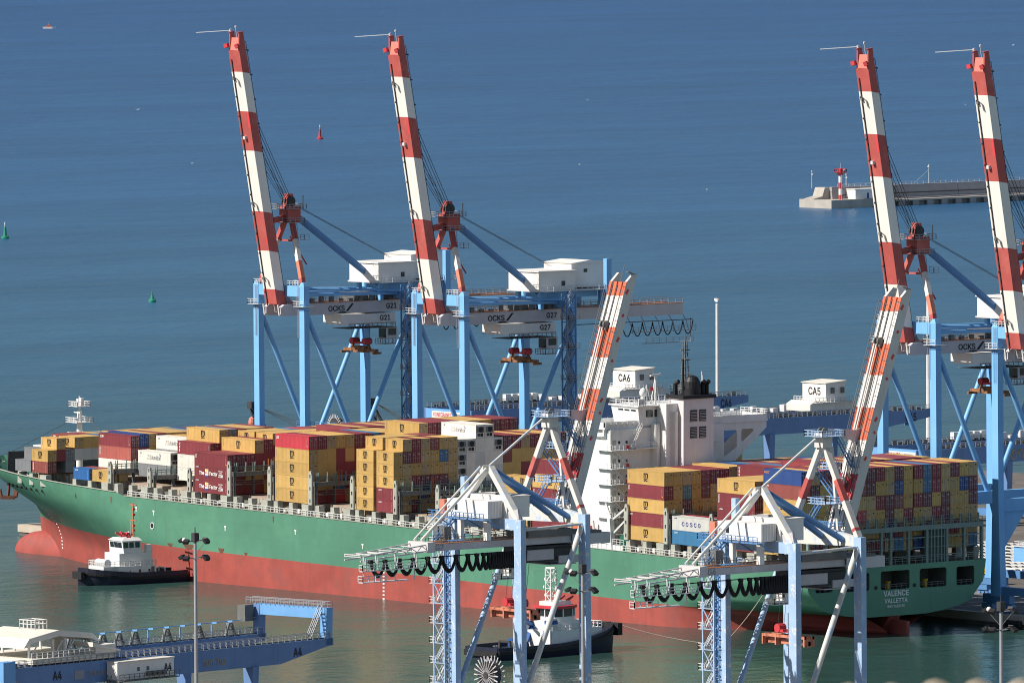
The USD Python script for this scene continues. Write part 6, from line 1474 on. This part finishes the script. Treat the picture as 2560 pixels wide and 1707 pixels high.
def tug_one():
    # bow points to the viewer's left (+y), stern against the ship's side
    t = thing('tugboat', 'white and navy tug with orange mast lying against the ship bow at left', 'tugboat', heading(47.3, 13.6, -.12))
    prof = tug_hull(t, 25.5, 9.6, 1.7, 3.1)
    bw = MB()
    for (b0, y0), (b1, y1) in zip(prof[:-1], prof[1:]):
        for sg in (1, -1):
            z0, z1 = (1.7 + 1.4 * max(0, (y + 12.75 - 11.5) / 14) ** 1.5 for y in (y0, y1))
            bw.hexa([(sg * b0 * 1.0, y0, z0 - .15), (sg * b0 * 1.03, y0, z0 - .15), (sg * b1 * 1.03, y1, z1 - .15), (sg * b1 * 1.0, y1, z1 - .15)], [(sg * b0 * .97, y0, z0 + .85), (sg * b0 * 1.0, y0, z0 + .85), (sg * b1 * 1.0, y1, z1 + .85), (sg * b1 * .97, y1, z1 + .85)])
    bw.build('bulwark', 'navy', t)
    fd = MB()
    for (b0, y0), (b1, y1) in zip(prof[:-1], prof[1:]):
        for sg in (1, -1):
            z0, z1 = (1.7 + 1.4 * max(0, (y + 12.75 - 11.5) / 14) ** 1.5 for y in (y0, y1)); fd.bar((sg * b0 * 1.04, y0, z0 - .35), (sg * b1 * 1.04, y1, z1 - .35), .4, .5)
    fd.bar((-2.0, 12.6, 2.2), (2.0, 12.6, 2.2), .9, 1.6).build('fender', 'rubber', t)
    MB().plate(Polygon([(b * .96, y) for b, y in prof] + [(-b * .96, y) for b, y in prof[::-1]]).buffer(0), .2, (0, 0, 1.6), (1, 0, 0), (0, 1, 0)).build('deck', 'deck_green', t)
    MB().plate(Polygon([(-4.2, -4.5), (4.2, -4.5), (4.3, 5), (3.4, 8.2), (-3.4, 8.2), (-4.3, 5)]), 2.4, (0, 0, 2.8), (1, 0, 0), (0, 1, 0)).build('lower_house', 'ship_white', t)
    MB().bb(-3.3, 3.3, -4.0, 4.2, 4.0, 6.7).build('middle_house', 'ship_white', t)
    w = MB().hexa([(-3.2, -1.4, 6.7), (3.2, -1.4, 6.7), (3.2, 3.0, 6.7), (-3.2, 3.0, 6.7)], [(-3.0, -1.4, 9.4), (3.0, -1.4, 9.4), (3.0, 3.3, 9.4), (-3.0, 3.3, 9.4)]).hexa([(-3.2, -1.6, 9.4), (3.2, -1.6, 9.4), (3.2, 3.5, 9.4), (-3.2, 3.5, 9.4)], [(-2.4, -1.2, 10.0), (2.4, -1.2, 10.0), (2.4, 2.6, 10.0), (-2.4, 2.6, 10.0)])
    wh = w.build('wheelhouse', 'ship_white', t)
    for x in (-2.6, -.85, .95): MB().hexa([(x, 3.14, 7.9), (x + 1.6, 3.14, 7.9), (x + 1.6, 3.2, 7.9), (x, 3.2, 7.9)], [(x, 3.25, 9.1), (x + 1.6, 3.25, 9.1), (x + 1.6, 3.32, 9.1), (x, 3.32, 9.1)]).build('window', 'glass_dark', wh)
    for sg in (1, -1):
        for y in (-1.0, .5, 1.9): MB().hexa([(sg * 3.12, y, 7.9), (sg * 3.18, y, 7.9), (sg * 3.18, y + 1.1, 7.9), (sg * 3.12, y + 1.1, 7.9)], [(sg * 3.02, y, 9.1), (sg * 3.08, y, 9.1), (sg * 3.08, y + 1.1, 9.1), (sg * 3.02, y + 1.1, 9.1)]).build('window', 'glass_dark', wh)
        for y in (-3, -.6, 2.0): MB().bb(sg * 4.22 - .05, sg * 4.22 + .05, y, y + .5, 2.6, 3.2).build('porthole', 'glass_dark', t)
        MB().bb(sg * 4.2 - .06, sg * 4.2 + .06, -4, -3.2, 1.8, 3.7).build('door', 'lashing_grey', t)
    MB().rail([(-3.6, 8, 4.0), (3.6, 8, 4.0), (4.2, 4.6, 4.0)], 1.1, .9, .06).rail([(-3.6, 8, 4.0), (-4.2, 4.6, 4.0), (-4.2, -4.4, 4.0), (4.2, -4.4, 4.0), (4.2, 4.6, 4.0)], 1.1, 1.3, .06).rail([(-3.2, -4, 6.7), (-3.2, -1.5, 6.7)], 1, .9, .05).rail([(3.2, -4, 6.7), (3.2, -1.5, 6.7)], 1, .9, .05).build('house_railing', 'white_metal', t)
    MB().tube((-2.2, 6.5, 4.6), (2.2, 6.5, 4.6), .9, n=12).build('tow_winch', 'pale_steel', t)
    for x in (-1.5, 1.2): MB().tube((x, .8, 10.2), (x + .1, 2.6, 11.0), .34, .24).tube((x, .8, 10.0), (x, .8, 10.5), .5).bar((x, 0, 10.6), (x + .05, 1.4, 11.0), .6, .4).build('fire_monitor', 'signal_red', t)
    ms = MB().tube((0, -1.2, 10.0), (0, -1.2, 17.3), .2, .13).bar((-1.4, -1.2, 17.0), (1.4, -1.2, 17.0), .3, .16).bar((-1.3, -1.2, 13.6), (1.3, -1.2, 13.6), .3, .16)
    for z in (11.2, 12.2, 14.6, 15.8): ms.bb(-.22, .22, -1.55, -1.0, z, z + .45)
    ms.build('mast', 'orange_red', t)
    MB().tube((-1.9, .5, 10), (-1.9, .5, 13.6), .04).tube((.9, -.5, 10), (.9, -.5, 11.2), .18).rail([(1.4, -1, 10), (2.3, -1, 10), (2.3, .6, 10)], .9, .6, .05).build('aerial', 'white_metal', t)
    MB().bb(2.2, 3.4, -3.8, -2.6, 6.7, 8.4).bb(-3.4, -2.2, -3.8, -2.6, 6.7, 8.4).build('funnel', 'ship_white', t)
    for k in range(6): th = k; MB().lathe([(.35, 1.75), (.55, 1.85), (.55, 2.2), (.35, 2.3)], (-2 + (k % 3) * 2, -7.5 - (k // 3) * 2, 0), 10).build('deck_gear', 'rubber', t)
    MB().bar((-1.4, -8.2, 1.7), (-1.4, -8.2, 3.0), .3).bar((1.4, -8.2, 1.7), (1.4, -8.2, 3.0), .3).bar((-1.4, -8.2, 3.0), (1.4, -8.2, 3.0), .3).build('tow_bitt', 'pale_steel', t)
    MB().text('TUG', .1, (0, 0, 0), (1, 0, 0), (0, 0, 1)) if False else None
tug_one()
def tug_two():
    # bow points away to the right (-y), low open after deck towards the viewer
    t = thing('tugboat', 'dark blue tug with white mast and red wheelhouse band behind crane G7', 'tugboat', heading(-157.5, 58.5, math.pi + .12))
    prof = tug_hull(t, 37, 11.5, 1.6, 4.4)
    bw = MB()
    def zt(y): return 1.6 + 2.8 * max(0, ((y + 18.5) / 37 - .45) / .55) ** 1.5
    for (b0, y0), (b1, y1) in zip(prof[:-1], prof[1:]):
        for sg in (1, -1): bw.hexa([(sg * b0 * .97, y0, zt(y0) - .2), (sg * b0 * 1.03, y0, zt(y0) - .2), (sg * b1 * 1.03, y1, zt(y1) - .2), (sg * b1 * .97, y1, zt(y1) - .2)], [(sg * b0 * .98, y0, zt(y0) + .9), (sg * b0 * 1.02, y0, zt(y0) + .9), (sg * b1 * 1.02, y1, zt(y1) + .9), (sg * b1 * .98, y1, zt(y1) + .9)])
    bw.bar((-4.4, -18.4, 1.9), (4.4, -18.4, 1.9), .4, 1.2).build('bulwark', 'navy', t)
    fd = MB()
    for (b0, y0), (b1, y1) in zip(prof[:-1], prof[1:]):
        for sg in (1, -1): fd.bar((sg * b0 * 1.05, y0, zt(y0) - .1), (sg * b1 * 1.05, y1, zt(y1) - .1), .45, .7)
    fd.bar((-2.8, 18.0, 3.9), (2.8, 18.0, 3.9), 1.3, 2.4).bar((-4.6, -18.6, 1.2), (4.6, -18.6, 1.2), .8, .9).build('fender', 'rubber', t)
    MB().plate(Polygon([(b * .96, y) for b, y in prof] + [(-b * .96, y) for b, y in prof[::-1]]).buffer(0), .2, (0, 0, 1.45), (1, 0, 0), (0, 1, 0)).build('deck', 'deck_green', t)
    MB().plate(Polygon([(-4.4, -3), (4.4, -3), (4.6, 7), (3.6, 12), (-3.6, 12), (-4.6, 7)]), 3.4, (0, 0, 3.2), (1, 0, 0), (0, 1, 0)).build('lower_house', 'ship_white', t)
    MB().bb(-3.4, 3.4, -1.5, 6.5, 4.9, 6.6).build('middle_house', 'ship_white', t)
    w = MB().plate(Polygon([(-2.6, -.6), (2.6, -.6), (3.4, 1.2), (3.4, 3.8), (2.4, 5.4), (-2.4, 5.4), (-3.4, 3.8), (-3.4, 1.2)]), .9, (0, 0, 7.0), (1, 0, 0), (0, 1, 0)).build('wheelhouse', 'ship_white', t)
    MB().plate(Polygon([(-2.6, -.6), (2.6, -.6), (3.4, 1.2), (3.4, 3.8), (2.4, 5.4), (-2.4, 5.4), (-3.4, 3.8), (-3.4, 1.2)]).buffer(-.08), 1.7, (0, 0, 8.25), (1, 0, 0), (0, 1, 0)).build('wheelhouse_glazing', 'glass_dark', w)
    po = MB()
    for x, y in ((-2.6, -.6), (2.6, -.6), (3.4, 1.2), (3.4, 3.8), (2.4, 5.4), (-2.4, 5.4), (-3.4, 3.8), (-3.4, 1.2), (0, -.6), (0, 5.4)): po.bar((x, y, 7.3), (x, y, 9.1), .2)
    po.build('window_post', 'ship_white', w)
    MB().plate(Polygon([(-3.0, -1), (3.0, -1), (3.8, 1), (3.8, 4), (2.7, 5.8), (-2.7, 5.8), (-3.8, 4), (-3.8, 1)]), .55, (0, 0, 9.35), (1, 0, 0), (0, 1, 0)).build('wheelhouse_roof', 'signal_red', w)
    MB().plate(Polygon([(-2.2, 0), (2.2, 0), (2.2, 4.6), (-2.2, 4.6)]), .9, (0, 0, 10.0), (1, 0, 0), (0, 1, 0)).build('roof_box', 'ship_white', w)
    ms = lattice(MB(), -.75, .75, .4, 1.9, 10.4, 17.0, 5, .09)
    for z, r in ((11.4, 1.5), (13.0, 1.9), (14.6, 1.6), (16.2, 1.3)): ms.bar((-r, 1.1, z), (r, 1.1, z), .18, .14).bb(-r, -r + .3, .8, 1.4, z, z + .5).bb(r - .3, r, .8, 1.4, z, z + .5)
    ms.bar((-1.3, 1.1, 17.1), (1.3, 1.1, 17.2), .3, .3).build('mast', 'ship_white', t)
    MB().bb(-4.2, -2.8, -3.4, -1.4, 1.6, 7.4).bb(2.8, 4.2, -3.4, -1.4, 1.6, 7.4).build('funnel', 'ship_white', t)
    MB().bb(2.7, 4.3, -3.5, -1.3, 6.2, 7.0).bb(-4.3, -2.7, -3.5, -1.3, 6.2, 7.0).build('funnel_band', 'tug_blue', t)
    MB().bar((-1.5, -5.0, 1.6), (-2.6, -1.5, 5.6), .8, .6).bar((-2.6, -1.5, 5.6), (-1.0, -6.5, 7.4), .5, .5).bb(-4.6, -3.2, -6.6, -5.4, 1.6, 3.2).build('deck_crane', 'tug_blue', t)
    MB().bar((-4.62, 7.5, 3.0), (-4.62, 7.5, 5.9), .5, .15).bar((-4.6, 7.5, 5.8), (-4.2, 10.2, 5.6), .4, .3).plate([(0, 0), (1.6, 0), (1.6, .5), (.5, .9), (0, .9)], .1, (-4.66, 3.6, 3.2), (0, 1, 0), (0, 0, 1)).bb(-3.0, 3.0, 5.9, 6.1, 5.0, 5.6).build('red_trim', 'signal_red', t)
    MB().text('JOHN', .75, (-5.95, -9.5, 1.35), (0, 1, 0), (0, 0, 1), True, .04, 1.9) if False else None
    MB().tube((-2, -8, 2.2), (2, -8, 2.2), .9, n=12).bar((-1.5, -12, 1.6), (-1.5, -12, 3.2), .4).bar((1.5, -12, 1.6), (1.5, -12, 3.2), .4).bar((-1.5, -12, 3.2), (1.5, -12, 3.2), .4).build('tow_winch', 'dark_steel', t)
    for k in range(5): MB().bb(2.2 + (k % 2) * .8, 3.1 + (k % 2) * .7, -15 + k * 1.7, -14 + k * 1.7, 1.6, 1.9).build('rope_coil', 'orange_faded', t)
    MB().bb(-4.4, -3.6, -4.6, -3.8, 1.6, 2.6).build('deck_box', 'tug_blue', t)
    MB().rail([(-4.4, -3, 4.9), (-4.6, 7, 4.9), (-3.6, 12, 4.9), (3.6, 12, 4.9), (4.6, 7, 4.9), (4.4, -3, 4.9)], 1.1, 1.3, .06).rail([(-3.4, -1.5, 6.6), (-3.4, 6.5, 6.6)], 1.1, 1.2, .06).build('house_railing', 'white_metal', t)
    for x in (-1.2, 1.2): MB().tube((x, 4.6, 10.5), (x, 6.2, 11.2), .3, .2).tube((x, 4.6, 10), (x, 4.6, 10.7), .4).build('fire_monitor', 'signal_red', t)
    for y in (2, 4.5, 9): MB().lathe([(.62, -.18), (.75, 0), (.62, .18)], (0, 0, 0), 10) if False else MB().tube((-5.9, y, 2.6), (-6.4, y, 2.6), .6, n=12).build('tyre_fender', 'rubber', t)
    MB().text('2011', .7, (-5.3, -10.2, 1.2), (0, 1, 0), (0, 0, 1), True, .06, 1.7).build('name_lettering', 'logo_white', t)
tug_two()

# ------------------------------------------------------------------ things on and about the far quay
def ropes(name, pts, r, label, sag=0.0):
    p = [vec(*q) for q in pts]; out = []
    for a, b in zip(p[:-1], p[1:]):
        for u in np.linspace(0, 1, 9)[:-1]: out.append(a + (b - a) * u - vec(0, 0, sag * 4 * u * (1 - u)))
    out.append(p[-1])
    tag(MB().path(out, r, 5).build(name, 'quay_cap'), label, 'rope')
bow2 = vec(-157.5, 58.5, 0) + (rotz(math.pi + .12) @ np.array([0, 18.3, 5.2, 1]))[:3]
fl = (SM @ np.array([-157, .2, 13.2, 1]))[:3]
mid = at(1660 * K, 1480 * K, z=.4)
ropes('towing_line', [bow2, mid, fl], .09, 'slack towing line from the dark blue tug to the ship stern', .8)
b0 = (SM @ np.array([144.5, WCEN + 1.5, 18.2, 1]))[:3]
ropes('mooring_line', [b0, (b0[0] + 26, b0[1] + 12, 12.2)], .09, 'mooring line running out to the left from the bow')

def crawler(label, tip, hook, base):
    tp, hk, bs = at(tip[0] * K, tip[1] * K, y=-100), at(hook[0] * K, hook[1] * K, y=-100), at(base[0] * K, base[1] * K, y=-104)
    root = vec(bs[0] - (tp[0] - bs[0]) * .8, -106, 6.0)
    t = thing('lattice_boom_crane', label, 'crane', tr(0, 0, 0), 'dark lattice boom cranes beyond the ship')
    d = tp - root; L = np.linalg.norm(d); d /= L; s = np.cross(d, [0, 0, 1]); s /= np.linalg.norm(s); u = np.cross(s, d)
    mb = MB(); n = 13
    def c(i, a, b): k = 1.1 * (.35 + .65 * min(1, (n - i) / 5, (i + 2) / 4)); return root + d * L * i / n + s * a * k + u * b * k
    for i in range(n):
        for a, b in ((1, 1), (1, -1), (-1, 1), (-1, -1)): mb.bar(c(i, a, b), c(i + 1, a, b), .28)
        mb.bar(c(i, 1, 1), c(i + 1, -1, 1), .16).bar(c(i, 1, -1), c(i + 1, 1, 1), .16).bar(c(i, -1, 1), c(i + 1, -1, -1), .16).bar(c(i, 1, -1), c(i + 1, -1, -1), .16)
    mb.bb(tp[0] - .9, tp[0] + .9, tp[1] - .6, tp[1] + .6, tp[2] - .6, tp[2] + 1.0); mb.build('lattice_boom', 'dark_steel', t)
    st = MB()
    for k in range(4): st.tube(tp + u * .6, root + vec(-12 - k * 2, -2 + k, 14 + k), .06, n=4)
    st.tube(tp, hk, .07, n=4); st.build('boom_stay', 'dark_steel', t)
    MB().lathe([(.25, -1.6), (.85, -.9), (1.0, .2), (.8, 1.2), (.3, 1.6)], hk, 12).build('hook_block', 'orange_faded', t)
    MB().bb(root[0] - 7, root[0] + 2, -109, -103, 4.6, 8.4).build('engine_house', 'yellow_machine', t)
    MB().bb(root[0] - 6, root[0] + 3, -110, -108.6, QZ, 4.4).bb(root[0] - 6, root[0] + 3, -103.6, -102.2, QZ, 4.4).build('crawler_track', 'dark_steel', t)
crawler('dark lattice boom crane beyond the first crane leg, orange hook block at left', (577, 932), (580, 972), (640, 975))
crawler('dark lattice boom crane showing between the first and second tall cranes', (851, 924), (848, 962), (915, 975))
def far_reel():
    c = at(772 * K, 977 * K, y=-64)
    t = thing('cable_reel', 'big dark spoked cable reel just above the red topped container stack', 'cable reel', tr(c[0], c[1], 0))
    z = c[2]
    MB().tube((0, .4, z), (0, -.9, z), 1.75, n=22).build('drum', 'dark_steel', t)
    sp = MB()
    for a in np.linspace(0, 2 * math.pi, 24, endpoint=False): d = vec(math.cos(a), 0, math.sin(a)); sp.bar(vec(0, .5, z) + d * 1.7, vec(0, .5, z) + d * 2.6, .2, .12, (0, 1, 0))
    sp.build('spokes', 'girder_grey', t)
    MB().bb(-7, -2.2, -2.5, .5, z - 3, z + 1.0).build('reel_cabinet', 'grey_cabinet', t)
    MB().bb(-7, 4, -2, 0, QZ, z - 2.4).build('reel_stand', 'crane_blue_dark', t)
    MB().rail([(-16, .5, z - .6), (14, .5, z - .6)], 1.1, 1.3, .05).bb(-16, 14, -1.5, .5, z - 1.9, z - .7).build('reel_platform', 'crane_blue_dark', t)
paint('grey_cabinet', (0.10, 0.12, 0.15), 0.6, 0.15, 0.6)
far_reel()

def car(label, m, col):
    t = thing('parked_car', label, 'car', m, 'parked cars on the far quay')
    MB().plate([(-2.15, .35), (-2.1, .75), (-1.3, .95), (-.7, 1.42), (.75, 1.45), (1.3, .98), (2.1, .82), (2.2, .38)], 1.75, (0, 0, 0), (1, 0, 0), (0, 0, 1)).build('body', col, t)
    MB().plate([(-1.2, .97), (-.66, 1.37), (.7, 1.39), (1.15, 1.0)], 1.79, (0, 0, 0), (1, 0, 0), (0, 0, 1)).build('windows', 'glass_dark', t)
    for x in (-1.35, 1.35):
        for y in (-.78, .78): MB().tube((x, y - .12, .33), (x, y + .12, .33), .33, n=10).build('wheel', 'rubber', t)
    return t
c0 = None; k = 0
for px, py, nx, ny in ((2262, 1258, 3, 8), (2322, 1262, 5, 8)):
    for j in range(ny):
        for i in range(nx):
            p = at((px + i * 15 + (j % 2) * 2) * K, (py + j * 7.2) * K, z=QZ)
            m = tr(p[0], p[1], QZ) @ rotz(RND.choice([.02, -.03, .0]))
            col = 'house_white'
            lab = f"white car parked behind the {'ship stern' if nx == 3 else 'rightmost crane leg'}, {NTH[j] if j else 'first'} line back, {['left', 'second', 'middle', 'fourth', 'right'][i] if nx == 5 else ['left', 'middle', 'right'][i]} one"
            if c0 is None: c0 = car(lab, m, col)
            else: dup(c0, m, lab)
def straddle(px, py, label):
    p = at(px * K, py * K, z=QZ)
    t = thing('yellow_loader', label, 'vehicle', tr(p[0], p[1], QZ) @ rotz(.3))
    MB().bb(-3, 3, -1.3, 1.3, .8, 1.9).bb(-2.6, -.6, -1.1, 1.1, 1.9, 3.4).build('body', 'yellow_machine', t)
    MB().bar((2.6, 0, 1.6), (-1.2, 0, 4.6), .8, .7).bar((2.6, -1, 1.5), (4.4, -1, .6), .5).bar((2.6, 1, 1.5), (4.4, 1, .6), .5).build('arm', 'yellow_machine', t)
    MB().bb(-2.5, -.7, -1.14, 1.14, 2.3, 3.2).build('cab_window', 'glass_dark', t)
    for x in (-2, 2):
        for y in (-1.35, 1.35): MB().tube((x, y - .3, .75), (x, y + .3, .75), .75, n=12).build('wheel', 'rubber', t)
straddle(2267, 1342, 'yellow loader standing on the quay beside the ship stern')
straddle(2258, 1350, 'second yellow loader nearest the ship stern on the quay')
def dock_shed():
    p = at(2345 * K, 1300 * K, z=QZ)
    t = thing('quay_platform', 'blue steel platform with railings by the rightmost crane foot', 'platform', tr(p[0] - 8, p[1] - 4, 0))
    MB().bb(-14, 8, -6, 6, QZ, 7.0).build('base', 'rmg_blue_light', t)
    MB().rail([(-14, 6, 7), (8, 6, 7), (8, -6, 7), (-14, -6, 7), (-14, 6, 7)], 1.1, 1.6, .06).bb(-14.3, 8.3, -6.3, 6.3, 7.0, 7.2).build('railing', 'pale_steel', t)
dock_shed()
fnd = MB()
for x in np.arange(-400, 175, 14.0):
    t_ = MB().tube((x - 2.2, -48.9, .9), (x + 2.2, -48.9, .9), .75, n=12)
    tag(t_.build('quay_fender', 'rubber'), 'black cylindrical fender hung along the far quay face', 'fender', 'fenders along the quay') if x < -168 else None
for k, (px, py, c) in enumerate(((2440, 1300, 'burgundy'), )):
    pass
print('triangles', sum(len(UsdGeom.Mesh(p).GetFaceVertexCountsAttr().Get()) for p in stage.Traverse() if p.IsA(UsdGeom.Mesh)))
